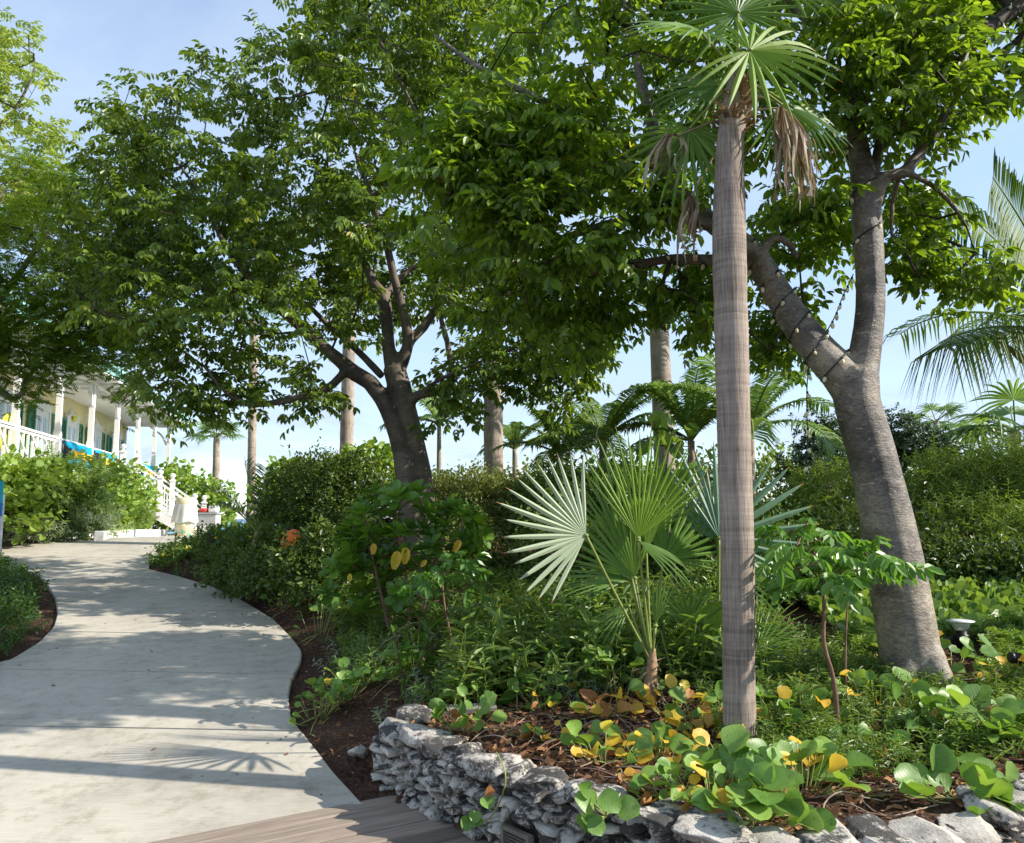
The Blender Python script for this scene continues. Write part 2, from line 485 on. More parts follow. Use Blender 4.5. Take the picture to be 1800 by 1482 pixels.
M['cream'] = flat_mat('cream_wall', (.88, .76, .42), .75, .06, 1.2)
M['shutter'] = flat_mat('green_shutter_paint', (.035, .21, .12), .5, .12, 4)
M['mint'] = flat_mat('mint_fascia_paint', (.30, .58, .50), .5, .08, 3)
M['shingle'] = flat_mat('brown_shingle', (.24, .13, .09), .9, .35, 3, .4, 20)
M['lime'] = flat_mat('lime_paint', (.62, .66, .06), .5, .05, 3)
M['glass'] = flat_mat('door_glass', (.25, .36, .42), .08, .1, 1, 0, 60, .8)
M['black'] = flat_mat('black_plastic', (.012, .012, .013), .45, .2, 9)

# ------------------------------------------------------------------ the setting: ground, path, terrace, boardwalk, sea
def soil_mat():
    m, n, l = newmat('mulch_soil')
    p = n['Principled BSDF']
    tc = n.new('ShaderNodeTexCoord')
    a = n.new('ShaderNodeTexNoise'); a.inputs['Scale'].default_value = 2.2; a.inputs['Detail'].default_value = 8
    b = n.new('ShaderNodeTexVoronoi'); b.inputs['Scale'].default_value = 28
    c = n.new('ShaderNodeTexNoise'); c.inputs['Scale'].default_value = 45; c.inputs['Detail'].default_value = 7
    for t in (a, b, c): l.new(tc.outputs['Object'], t.inputs['Vector'])
    r1 = ramp(n, [(.3, (.032, .02, .014)), (.55, (.085, .045, .028)), (.8, (.17, .10, .07))])
    r2 = ramp(n, [(.35, (.03, .02, .015)), (.65, (.14, .085, .06))])
    l.new(a.outputs['Fac'], r1.inputs[0]); l.new(c.outputs['Fac'], r2.inputs[0])
    mx = n.new('ShaderNodeMix'); mx.data_type = 'RGBA'; mx.inputs[0].default_value = .5
    l.new(r1.outputs[0], mx.inputs[6]); l.new(r2.outputs[0], mx.inputs[7])
    l.new(mx.outputs[2], p.inputs['Base Color'])
    p.inputs['Roughness'].default_value = .95; p.inputs['Specular IOR Level'].default_value = .1
    bp = n.new('ShaderNodeBump'); bp.inputs['Strength'].default_value = .9; bp.inputs['Distance'].default_value = .03
    ad = n.new('ShaderNodeMath'); l.new(b.outputs['Distance'], ad.inputs[0]); l.new(c.outputs['Fac'], ad.inputs[1])
    l.new(ad.outputs[0], bp.inputs['Height']); l.new(bp.outputs[0], p.inputs['Normal'])
    return m

def concrete_mat():
    m, n, l = newmat('brushed_concrete')
    p = n['Principled BSDF']
    tc = n.new('ShaderNodeTexCoord')
    def nz(s, d, sc=(1, 1, 1), rough=.6):
        mp = n.new('ShaderNodeMapping'); mp.inputs['Scale'].default_value = sc
        mp.inputs['Rotation'].default_value = (0, 0, -.06)
        l.new(tc.outputs['Object'], mp.inputs['Vector'])
        t = n.new('ShaderNodeTexNoise'); t.inputs['Scale'].default_value = s; t.inputs['Detail'].default_value = d; t.inputs['Roughness'].default_value = rough
        l.new(mp.outputs[0], t.inputs['Vector']); return t.outputs['Fac']
    big = nz(.9, 6, (1, 1, 1), .65); brush = nz(1.0, 4, (5, 95, 1)); fine = nz(140, 3); spot = nz(7, 9, (1, 1, 1), .75)
    r = ramp(n, [(.28, (.34, .31, .26)), (.5, (.49, .452, .38)), (.72, (.575, .53, .445))])
    l.new(big, r.inputs[0])
    rs = ramp(n, [(.0, (.55, .53, .5)), (.38, (.8, .78, .74)), (.5, (1, 1, 1))])
    l.new(spot, rs.inputs[0])
    rb = ramp(n, [(.3, (.88, .88, .88)), (.7, (1.06, 1.06, 1.06))])
    l.new(brush, rb.inputs[0])
    m1 = n.new('ShaderNodeMix'); m1.data_type = 'RGBA'; m1.blend_type = 'MULTIPLY'; m1.inputs[0].default_value = 1
    l.new(r.outputs[0], m1.inputs[6]); l.new(rs.outputs[0], m1.inputs[7])
    m2 = n.new('ShaderNodeMix'); m2.data_type = 'RGBA'; m2.blend_type = 'MULTIPLY'; m2.inputs[0].default_value = 1
    l.new(m1.outputs[2], m2.inputs[6]); l.new(rb.outputs[0], m2.inputs[7])
    l.new(m2.outputs[2], p.inputs['Base Color'])
    p.inputs['Roughness'].default_value = .85; p.inputs['Specular IOR Level'].default_value = .2
    ad = n.new('ShaderNodeMath'); ad.operation = 'MULTIPLY_ADD'; ad.inputs[1].default_value = .6
    l.new(fine, ad.inputs[0]); l.new(brush, ad.inputs[2])
    bp = n.new('ShaderNodeBump'); bp.inputs['Strength'].default_value = .35; bp.inputs['Distance'].default_value = .006
    l.new(ad.outputs[0], bp.inputs['Height']); l.new(bp.outputs[0], p.inputs['Normal'])
    return m

def wood_mat(name, c0, c1):
    m, n, l = newmat(name)
    p = n['Principled BSDF']
    tc = n.new('ShaderNodeTexCoord')
    oi = n.new('ShaderNodeObjectInfo')
    mp = n.new('ShaderNodeMapping'); mp.inputs['Scale'].default_value = (60, 3, 60)
    av = n.new('ShaderNodeVectorMath'); av.operation = 'ADD'
    l.new(tc.outputs['Object'], av.inputs[0]); l.new(oi.outputs['Random'], av.inputs[1])
    l.new(av.outputs[0], mp.inputs['Vector'])
    a = n.new('ShaderNodeTexNoise'); a.inputs['Scale'].default_value = 1; a.inputs['Detail'].default_value = 8; a.inputs['Distortion'].default_value = .6
    l.new(mp.outputs[0], a.inputs['Vector'])
    r = ramp(n, [(.3, c0), (.7, c1)])
    l.new(a.outputs['Fac'], r.inputs[0])
    hv = n.new('ShaderNodeHueSaturation')
    mr = n.new('ShaderNodeMapRange'); mr.inputs['To Min'].default_value = .7; mr.inputs['To Max'].default_value = 1.3
    l.new(oi.outputs['Random'], mr.inputs['Value']); l.new(mr.outputs[0], hv.inputs['Value'])
    l.new(r.outputs[0], hv.inputs['Color']); l.new(hv.outputs[0], p.inputs['Base Color'])
    p.inputs['Roughness'].default_value = .85; p.inputs['Specular IOR Level'].default_value = .2
    bp = n.new('ShaderNodeBump'); bp.inputs['Strength'].default_value = .6; bp.inputs['Distance'].default_value = .005
    l.new(a.outputs['Fac'], bp.inputs['Height']); l.new(bp.outputs[0], p.inputs['Normal'])
    return m

def water_mat():
    m, n, l = newmat('sea_water')
    p = n['Principled BSDF']
    tc = n.new('ShaderNodeTexCoord')
    sp = n.new('ShaderNodeSeparateXYZ'); l.new(tc.outputs['Object'], sp.inputs[0])
    nz = n.new('ShaderNodeTexNoise'); nz.inputs['Scale'].default_value = .02; nz.inputs['Detail'].default_value = 5
    mp = n.new('ShaderNodeMapping'); mp.inputs['Scale'].default_value = (1, 4, 1)
    l.new(tc.outputs['Object'], mp.inputs['Vector']); l.new(mp.outputs[0], nz.inputs['Vector'])
    ma = n.new('ShaderNodeMath'); ma.operation = 'MULTIPLY_ADD'; ma.inputs[1].default_value = 260
    l.new(nz.outputs['Fac'], ma.inputs[0]); l.new(sp.outputs['Y'], ma.inputs[2])
    mr = n.new('ShaderNodeMapRange'); mr.inputs['From Min'].default_value = 100; mr.inputs['From Max'].default_value = 1400
    l.new(ma.outputs[0], mr.inputs['Value'])
    r = ramp(n, [(.0, (.16, .60, .56)), (.12, (.05, .42, .50)), (.3, (.02, .24, .42)), (.8, (.015, .12, .27))])
    l.new(mr.outputs[0], r.inputs[0]); l.new(r.outputs[0], p.inputs['Base Color'])
    p.inputs['Roughness'].default_value = .3; p.inputs['Specular IOR Level'].default_value = .25
    return m

M['soil'] = soil_mat(); M['concrete'] = concrete_mat(); M['plank'] = wood_mat('weathered_plank', (.17, .135, .11), (.29, .235, .19)); M['water'] = water_mat()
M['board'] = wood_mat('grey_board', (.16, .15, .14), (.42, .40, .37))
M['sand'] = flat_mat('beach_sand', (.62, .54, .42), .95, .1, 2)
M['foam'] = flat_mat('surf_foam', (.8, .82, .82), .8, .05, 3)

gx = np.concatenate([np.array([-420, -200, -110, -70, -45, -30, -22]), np.arange(-18, -4.9, .45), np.arange(-4.6, 5.5, .085), np.arange(5.7, 18, .5), np.array([22, 30, 45, 70, 110, 200, 420])])
gy = np.concatenate([np.array([-60, -25, -10, -4, -1, 1.0]), np.arange(2.2, 7.2, .07), np.arange(7.25, 13, .15), np.arange(13.2, 36, .5), np.array([37, 40, 44, 48, 53, 58, 64, 66, 75, 90])])
X, Y = np.meshgrid(gx, gy)
Hh = height(X, Y)
Hh += rng.normal(0, .008, Hh.shape) * (np.abs(X) < 6) * (Y < 12)
Vg = np.stack([X, Y, Hh], -1).reshape(-1, 3)
nx, ny = len(gx), len(gy)
i = np.arange(nx - 1); j = np.arange(ny - 1)[:, None]
q = np.stack([j * nx + i, j * nx + i + 1, (j + 1) * nx + i + 1, (j + 1) * nx + i], -1).reshape(-1)
g = Geo(); g.add(Vg, q, np.full(len(q) // 4, 4))
tag(g.obj('ground', M['soil'], None, True), kind='structure')

def slab_geo(left, right, thick=.13, lip=.012):
    """a concrete slab between two edge polylines, with slightly eased upper edges"""
    g = Geo()
    n = len(left)
    top = []
    for a, b in zip(left, right):
        d = unit(b - a)
        top += [a, a + d * lip + (0, 0, 0), b - d * lip, b]
    top = np.array(top, float)
    top[0::4, 2] -= .010; top[3::4, 2] -= .010
    bot = top.copy(); bot[:, 2] -= thick
    V = np.vstack([top, bot]); F = []
    N = 4 * n
    for k in range(n - 1):
        for c in range(3):
            F.append((4 * k + c, 4 * k + c + 1, 4 * k + c + 5, 4 * k + c + 4))
        F.append((4 * k + 3, N + 4 * k + 3, N + 4 * k + 7, 4 * k + 7))
        F.append((4 * k, 4 * k + 4, N + 4 * k + 4, N + 4 * k))
    for k in (0, n - 1):
        for c in range(3):
            f = (4 * k + c, 4 * k + c + 1, N + 4 * k + c + 1, N + 4 * k + c)
            F.append(f if k else f[::-1])
    g.faces(V, F)
    return g

path = wthing('path', None, None, (0, 0, 0)); tag(path, kind='structure')
path['label'] = 'pale brushed concrete path curving up between the planted beds'
joints = [2.4] + [float(GP(300, py)[1]) for py in (1283, 1184, 1116, 1062, 1030, 1002, 980)] + [16.6]
for a, b in zip(joints[:-1], joints[1:]):
    ys = np.linspace(a + .013, b - .013, max(5, int((b - a) / .12)))
    sk = .035
    Lp = np.array([[xl(y) if y > 4.2 else -6.5, y + .16, 0] for y in ys]); Rp = np.array([[xr(y) if y > 4.75 else -.86 + (4.75 - y) * .0, y - .02, 0] for y in ys])
    Lp[:, 2] = zpath(Lp[:, 1]); Rp[:, 2] = zpath(Rp[:, 1])
    slab_geo(Lp, Rp).obj('slab', M['concrete'], path)

# terrace in front of the house, at the top of the ramp
terrace = wthing('terrace', None, None, (0, 0, 0)); tag(terrace, 'pale concrete terrace at the foot of the white stairs', kind='structure')
ty = [16.62, 18.6, 20.6, 22.6, 24.6, 27.0, 29.5]
KA, KB = GP(168, 951.5), GP(286, 942)
def xkerb(y): return KA[0] + (KB[0] - KA[0]) * (y - KA[1]) / (KB[1] - KA[1]) - .1
for a, b in zip(ty[:-1], ty[1:]):
    for c in range(2):
        def xe(y, q_): return xkerb(y) + ((372 - 900) / FPX * y + .5 + (y > 26.5) * 0.8 - xkerb(y)) * q_ / 2
        Yl_ = np.linspace(a + .006, b - .006, 4)
        Lp = np.array([[xe(y, c) + .006, y, float(zpath(y))] for y in Yl_]); Rp = np.array([[xe(y, c + 1) - .006, y, float(zpath(y))] for y in Yl_])
        slab_geo(Lp, Rp).obj('slab', M['concrete'], terrace)

# boardwalk across the bottom: planks run along the end of the concrete
bw = wthing('boardwalk', None, None, (0, 0, 0)); tag(bw, 'weathered grey brown plank boardwalk meeting the concrete path', kind='structure')
A0, A1 = GP(330, 1482), GP(636, 1405)
bdir = unit((A1 - A0)[:2]); bnrm = np.array([bdir[1], -bdir[0]])
nplank = 15
for k in range(nplank):
    wd = .142
    o2 = A0[:2] + bnrm * (k * (wd + .012) + wd / 2 + .004)
    a = o2 - bdir * 2.5; b = o2 + bdir * (3.0)
    gg = Geo(); z = .078 + random.uniform(-.003, .003)
    L = np.linalg.norm(b - a)
    r = np.stack([[bnrm[0], bnrm[1], 0], [bdir[0], bdir[1], 0], [0, 0, 1]], 1)
    hw, hl, hz, e = wd / 2, L / 2, .038, .006
    prof = [(-hw, -hz), (-hw, -e), (-hw + e, 0), (hw - e, 0), (hw, -e), (hw, -hz)]
    V = [(x, s * hl, zz_) for s in (-1, 1) for x, zz_ in prof]
    F = [tuple(range(6)), tuple(range(11, 5, -1))] + [(c, 6 + c, 6 + (c + 1) % 6, (c + 1) % 6) for c in range(6)]
    gg.faces(np.array(V), F)
    o = gg.obj('plank', M['plank'], bw)
    o.matrix_parent_inverse = Matrix.Identity(4)
    o.matrix_local = Matrix.LocRotScale(Vector((*((a + b) / 2), z)), Matrix([list(x) for x in r]).to_quaternion(), None)

g = Geo(); g.faces([(-4000, 52, -1.5), (4000, 52, -1.5), (4000, 9000, -1.5), (-4000, 9000, -1.5)], [(0, 1, 2, 3)])
tag(g.obj('sea', M['water']), kind='structure')
g = Geo()
for yy, w_ in ((330, 3.5), (470, 7), (900, 10)):
    xs = np.arange(-420, 80, 4.0)
    up = np.array([(x, yy + 6 * noise.noise((x * .03, yy, 0)) + w_ * (.3 + abs(noise.noise((x * .05, yy, 5)))), -1.44) for x in xs])
    dn = np.array([(x, yy + 6 * noise.noise((x * .03, yy, 0)), -1.49) for x in xs])
    V = np.vstack([up, dn]); n_ = len(xs)
    g.faces(V, [(k, n_ + k, n_ + k + 1, k + 1) for k in range(n_ - 1)])
tag(g.obj('surf', M['foam']), 'white surf line breaking on the turquoise sea', kind='stuff')

# ------------------------------------------------------------------ dry-stone planter wall
def stone_mat():
    m, n, l = newmat('coral_stone')
    p = n['Principled BSDF']
    tc = n.new('ShaderNodeTexCoord'); oi = n.new('ShaderNodeObjectInfo')
    sc = n.new('ShaderNodeVectorMath'); sc.operation = 'SCALE'; sc.inputs['Scale'].default_value = 37
    cb = n.new('ShaderNodeCombineXYZ')
    for k in range(3): l.new(oi.outputs['Random'], cb.inputs[k])
    l.new(cb.outputs[0], sc.inputs[0])
    av = n.new('ShaderNodeVectorMath'); av.operation = 'ADD'
    geo = n.new('ShaderNodeNewGeometry')
    l.new(geo.outputs['Position'], av.inputs[0]); l.new(sc.outputs[0], av.inputs[1])
    def nz(s, d, r_=.65):
        t = n.new('ShaderNodeTexNoise'); t.inputs['Scale'].default_value = s; t.inputs['Detail'].default_value = d; t.inputs['Roughness'].default_value = r_
        l.new(av.outputs[0], t.inputs['Vector']); return t.outputs['Fac']
    base = nz(9, 6); lich = nz(11, 11, .82); pit = nz(70, 5, .7)
    r = ramp(n, [(.3, (.37, .335, .29)), (.5, (.55, .505, .445)), (.7, (.74, .69, .61)), (.82, (.56, .45, .33))])
    l.new(base, r.inputs[0])
    th = n.new('ShaderNodeMapRange'); th.inputs['To Min'].default_value = -.09; th.inputs['To Max'].default_value = .08
    l.new(oi.outputs['Random'], th.inputs['Value'])
    ad = n.new('ShaderNodeMath'); l.new(lich, ad.inputs[0]); l.new(th.outputs[0], ad.inputs[1])
    r2 = ramp(n, [(.485, (0, 0, 0)), (.56, (.93, .93, .93))])
    l.new(ad.outputs[0], r2.inputs[0])
    mx = n.new('ShaderNodeMix'); mx.data_type = 'RGBA'
    l.new(r2.outputs[0], mx.inputs[0]); l.new(r.outputs[0], mx.inputs[6]); mx.inputs[7].default_value = (.045, .043, .042, 1)
    r3 = ramp(n, [(.30, (.35, .35, .35)), (.40, (1, 1, 1))])
    l.new(pit, r3.inputs[0])
    m3 = n.new('ShaderNodeMix'); m3.data_type = 'RGBA'; m3.blend_type = 'MULTIPLY'; m3.inputs[0].default_value = 1
    l.new(mx.outputs[2], m3.inputs[6]); l.new(r3.outputs[0], m3.inputs[7])
    l.new(m3.outputs[2], p.inputs['Base Color'])
    p.inputs['Roughness'].default_value = .92; p.inputs['Specular IOR Level'].default_value = .15
    bp = n.new('ShaderNodeBump'); bp.inputs['Strength'].default_value = .9; bp.inputs['Distance'].default_value = .012
    a2 = n.new('ShaderNodeMath'); l.new(pit, a2.inputs[0]); l.new(lich, a2.inputs[1])
    l.new(a2.outputs[0], bp.inputs['Height']); l.new(bp.outputs[0], p.inputs['Normal'])
    return m
M['stone'] = stone_mat()
M['mortar'] = flat_mat('wall_core', (.05, .045, .04), .95, .3, 12)
M['vent'] = flat_mat('vent_metal', (.17, .15, .12), .6, .2, 12, 0, 60, .4)

def stone_mesh(seed, cuts=7, rough=.12):
    """a broken limestone lump of about unit size"""
    bm = bmesh.new()
    bmesh.ops.create_cube(bm, size=1.0)
    bmesh.ops.subdivide_edges(bm, edges=bm.edges[:], cuts=cuts, use_grid_fill=True)
    rs = random.Random(seed)
    off = Vector((rs.uniform(0, 50), rs.uniform(0, 50), rs.uniform(0, 50)))
    sk = [rs.uniform(-.22, .22) for _ in range(4)]
    cut = [(Vector((rs.uniform(-1, 1), rs.uniform(-1, 1), rs.uniform(-1, 1))).normalized(), rs.uniform(.33, .47)) for _ in range(11)]
    for v in bm.verts:
        p = v.co.copy()
        s = (abs(p.x * 2) ** 9 + abs(p.y * 2) ** 9 + abs(p.z * 2) ** 9) ** (1 / 9)
        m = max(abs(p.x), abs(p.y), abs(p.z)) * 2
        if s > 0: p *= m / s * 1.02
        p.x += sk[0] * p.z + sk[1] * p.y * .5
        p.z += sk[2] * p.x * .7
        for nrm, dd in cut:                      # flat broken faces
            e = p.dot(nrm) - dd
            if e > 0: p -= nrm * e * .9
        p += noise.noise_vector(p * 2.2 + off) * rough
        p += noise.noise_vector(p * 7 + off) * rough * .35
        p += noise.noise_vector(p * 17 + off) * rough * .14
        v.co = p
    me = bpy.data.meshes.new('stone'); bm.to_mesh(me); bm.free()
    for f in me.polygons: f.use_smooth = cuts > 7
    me.materials.append(M['stone'])
    return me
STONES = [stone_mesh(100 + k) for k in range(14)]
CAPS = [stone_mesh(300 + k, 10, .10) for k in range(7)]

wall = wthing('stone_wall', 'low dry-stone planter wall of white and black-stained coral stones', 'wall', (WALL[5][0], WALL[5][1], 0))
seglen = np.linalg.norm(np.diff(WALL, axis=0), axis=1); cum = np.concatenate([[0], np.cumsum(seglen)])
def wall_at(s):
    k = min(max(np.searchsorted(cum, s) - 1, 0), len(seglen) - 1)
    t = (s - cum[k]) / seglen[k]
    p = WALL[k] * (1 - t) + WALL[k + 1] * t
    # smoothed tangent
    e = .08
    def pt(ss):
        ss = min(max(ss, 0), cum[-1]); kk = min(max(np.searchsorted(cum, ss) - 1, 0), len(seglen) - 1); tt = (ss - cum[kk]) / seglen[kk]
        return WALL[kk] * (1 - tt) + WALL[kk + 1] * tt
    tg = unit(pt(s + e) - pt(s - e))
    return p, tg, np.array([tg[1], -tg[0]])       # point, along, outward
# dark core behind the stones
g = Geo(); ss = np.linspace(0.0, cum[-1], 60)
Vc = []
for s in ss:
    p, t, o = wall_at(s)
    for d_, z in ((-.045, -.1), (-.045, WTOP - .075), (-.26, WTOP - .075), (-.26, -.1)): Vc.append((*(p + o * d_), z))
F = [(4 * k + c, 4 * k + (c + 1) % 4, 4 * k + 4 + (c + 1) % 4, 4 * k + 4 + c) for k in range(len(ss) - 1) for c in range(4)]
g.faces(Vc, F).obj('wall_core', M['mortar'], wall)
# where the air vent sits in the face
vent_s = None
for s in np.linspace(0, cum[-1], 600):
    p, t, o = wall_at(s)
    d = np.array([*p, .1]) - CAM
    if abs(d[0] / (d[1] * math.cos(PITCH) + d[2] * math.sin(PITCH)) * FPX + 900 - 916) < 4: vent_s = s; break
vent_z = .165
def put_stone(me, c, t, o, size, yaw=0., roll=0., pitch=0.):
    ob = link('stone', me, wall)
    ob.matrix_parent_inverse = Matrix.Translation(wall.location).inverted()
    r = Matrix([[t[0], o[0], 0], [t[1], o[1], 0], [0, 0, 1]]) @ Matrix.Rotation(yaw, 3, 'Z') @ Matrix.Rotation(roll, 3, 'Y') @ Matrix.Rotation(pitch, 3, 'X')
    sx = random.choice((-1, 1)); 
    ob.matrix_basis = Matrix.LocRotScale(Vector(c), r.to_quaternion(), Vector((size[0], size[1], size[2])))
    return ob
wr = random.Random(5)
def seen_pt(p_, z_):
    d = np.array([p_[0], p_[1], z_]) - CAM; dep = d[1] * math.cos(PITCH) + d[2] * math.sin(PITCH)
    return d[0] / dep * FPX + 900 < 1900 and 741 - (d[2] * math.cos(PITCH) - d[1] * math.sin(PITCH)) / dep * FPX < 1530
z = -.015
courses = []
s_lo, s_hi = 0.0, 4.7
while z < WTOP - .07:
    h = wr.uniform(.034, .052)
    s = s_lo + wr.uniform(0, .06)
    while s < s_hi:
        ln = wr.uniform(.085, .19) if wr.random() < .75 else wr.uniform(.045, .08)
        p, t, o = wall_at(s + ln / 2)
        hh = h * wr.uniform(.9, 1.3)
        skip = vent_s is not None and abs(s + ln / 2 - vent_s) < .108 + ln * .22 and abs(z + h / 2 - vent_z) < .055 + h * .3
        # face hidden under the picture's lower edge stays out
        if not skip and seen_pt(p, z + h):
            c = p - o * (.055 + wr.uniform(-.03, .03))
            put_stone(wr.choice(STONES), (c[0], c[1], z + hh / 2 + .01 * noise.noise((s * 3, z * 9, 1))), t, o, (ln * 1.04, wr.uniform(.12, .17), hh * 1.06), wr.uniform(-.14, .14), wr.uniform(-.16, .16) + .05, wr.uniform(-.25, .15))
        s += ln * .98
    z += h * .97
# cap stones
s = .0
while s < 4.7:
    ln = wr.uniform(.13, .29)
    p, t, o = wall_at(s + ln / 2)
    dp = wr.uniform(.20, .32)
    c = p - o * (dp / 2 - .035 + wr.uniform(-.015, .02))
    put_stone(wr.choice(CAPS), (c[0], c[1], WTOP - .035 + wr.uniform(-.022, .014)), t, o, (ln * 1.1, dp, wr.uniform(.07, .12)), wr.uniform(-.25, .25), wr.uniform(-.13, .13), wr.uniform(-.16, .08))
    s += ln
# the vent: frame and slats
p, t, o = wall_at(vent_s)
rv = np.stack([np.array([t[0], t[1], 0]), np.array([o[0], o[1], 0]), np.array([0, 0, 1.0])], 1)
def vp(a, b, c): return np.array([p[0], p[1], vent_z]) + rv @ np.array([a, b, c])
g = Geo(); bk = .02
for (a, c, w_, h_) in ((0, .046, .20, .018), (0, -.046, .20, .018), (-.091, 0, .018, .074), (.091, 0, .018, .074)):
    g.box(vp(a, bk, c), (w_, .03, h_), rv)
g.box(vp(0, bk - .03, 0), (.17, .01, .08), rv)
vent = g.obj('vent', M['vent'], wall)
vent['label'] = 'small rectangular metal air vent'
for k in range(5):
    g = Geo(); tl = Matrix.Rotation(-.6, 3, 'X'); g.box((0, 0, 0), (.164, .003, .013), np.array(tl)); V0 = g.V[0] @ rv.T + vp(0, bk, -.03 + k * .015); g.V[0] = V0
    g.obj('slat', M['vent'], vent)

# loose pale rock beside the wall, and the weathered board behind it
g_ = B(634, 1342); rk = link('loose_rock', stone_mesh(77), None)
rk.location = (g_[0], g_[1], g_[2] + .03); rk.scale = (.12, .1, .075); rk.rotation_euler = (.1, .2, .6)
tag(rk, 'loose white rock lying on the soil between path and wall', 'rock')
g_ = B(826, 1256); g = Geo(); g.box((0, 0, 0), (.34, .10, .04))
bd = g.obj('weathered_board', M['board']); bd.location = (g_[0], g_[1] , g_[2] + .03); bd.rotation_euler = (.1, -.03, .07)
bv = bd.modifiers.new('b', 'BEVEL'); bv.width = .005
tag(bd, 'grey weathered board lying behind the wall end among vines', 'board')

# ------------------------------------------------------------------ foliage machinery
class Tmpl:
    def __init__(s, V, F, tint=None):
        s.V = np.asarray(V, float); s.L = np.array([i for f in F for i in f], np.int64); s.T = np.array([len(f) for f in F], np.int64)
        s.tint = np.zeros(len(s.V)) if tint is None else np.asarray(tint, float)

def leaf_vf(L=1.0, wd=.5, fold=.25, droop=.15, widest=.42, tip=.06):
    """pointed leaf along +Y, folded along the midrib"""
    def p(t, side, w): return (side * w * wd / 2 * L, t * L, -droop * L * t * t + abs(side) * w * fold * wd / 2 * L)
    V = [p(0, 0, 0), p(widest * .55, -1, .78), p(widest * .55, 1, .78), p(widest + .22, -1, .9), p(widest + .22, 1, .9), p(1, 0, 0)]
    F = [(0, 5, 3, 1), (0, 2, 4, 5)]
    return np.array(V), F

def round_leaf_vf(L=1.0, wd=.95, fold=.2, n=5, notch=.06, droop=.1, wave=0.0):
    """round or obovate leaf, two folded halves"""
    V = [(0, 0, 0)]; mid = [0]
    for k in range(1, n + 1):
        t = k / n; V.append((0, t * L * (1 - (notch if k == n else 0)), -droop * L * t * t)); mid.append(k)
    sides = {}
    for sgn in (-1, 1):
        idx = [0]
        for k in range(1, n + 1):
            t = (k - .35) / n
            w = math.sin(math.pi * min(1, t ** .8 * .98)) ** .62 * wd / 2
            V.append((sgn * w * L, t * L * 1.02, -droop * L * t * t + w * L * fold * 2 * (1) + wave * L * math.sin(t * 9 + sgn)))
            idx.append(len(V) - 1)
        sides[sgn] = idx
    F = []
    for sgn in (-1, 1):
        idx = sides[sgn]
        for k in range(n):
            if k == 0: f = (mid[0], mid[1], idx[1])
            else: f = (mid[k], mid[k + 1], idx[k + 1], idx[k])
            F.append(f if sgn < 0 else f[::-1])
    return np.array(V), F

def compound(npair=3, rl=.2, L=.095, wd=.48, seed=0, term=True, hang=.5, ang=60, stalk=True):
    """compound leaf: rachis along +Y bending down, leaflets in pairs"""
    rs = random.Random(seed)
    VV = []; FF = []; tt = []
    def rp(t): return np.array([0, rl * t, -.22 * rl * t * t])
    items = []
    for k in range(npair):
        t = .35 + .6 * k / max(1, npair - 1) if npair > 1 else .7
        for sgn in (-1, 1): items.append((t, sgn * ang + rs.uniform(-12, 12), 1.0))
    if term: items.append((1.0, rs.uniform(-10, 10), 1.1))
    for t, a, sc in items:
        V, F = leaf_vf(L * sc * rs.uniform(.8, 1.12), wd * rs.uniform(.9, 1.1), .3, .25)
        a = math.radians(a)
        d = np.array([math.sin(a), math.cos(a), -hang * rs.uniform(.4, 1.6)])
        nrm = np.array([rs.uniform(-.3, .3), rs.uniform(-.3, .3) + .25, 1.0])
        R = frames(d[None], nrm[None])[0]
        b = len(VV); V = V @ R.T + rp(t)
        VV += [tuple(x) for x in V]; FF += [tuple(i + b for i in f) for f in F]; tt += [rs.uniform(-.12, .12)] * len(V)
    if stalk:
        b = len(VV); w = .0022
        P = [rp(t) for t in (0, .5, 1)]
        for q_ in P: VV += [(q_[0] - w, q_[1], q_[2]), (q_[0] + w, q_[1], q_[2])]; tt += [0, 0]
        FF += [(b, b + 1, b + 3, b + 2), (b + 2, b + 3, b + 5, b + 4)]
    return Tmpl(VV, FF, tt)

def scatter(g, tmpls, pos, R, sc, tint):
    """instances of leaf templates into a Geo"""
    N = len(pos)
    sc = np.broadcast_to(np.asarray(sc, float), (N,)); tint = np.broadcast_to(np.asarray(tint, float), (N,))
    ch = rng.integers(0, len(tmpls), N)
    for k, t in enumerate(tmpls):
        m = np.where(ch == k)[0]
        if not len(m): continue
        V = np.einsum('nij,vj->nvi', R[m] * sc[m, None, None], t.V) + pos[m, None, :]
        nv = len(t.V)
        L = (t.L[None, :] + (np.arange(len(m)) * nv)[:, None]).ravel()
        T = np.tile(t.T, len(m))
        tn = (tint[m, None] + t.tint[None, :]).ravel()
        g.add(V.reshape(-1, 3), L, T, tn)
    return g

def rand_dirs(n):
    return unit(rng.normal(size=(n, 3)))

GL = [compound(3, .2, .098, .5, k, True, .7, 58) for k in range(5)] + [compound(2, .15, .1, .52, 9, True, .8, 55)]
LY = [compound(6, .17, .045, .42, 20 + k, False, .15, 70) for k in range(4)]
PT = [compound(3, .17, .09, .55, 30 + k, True, .35, 60) for k in range(4)]

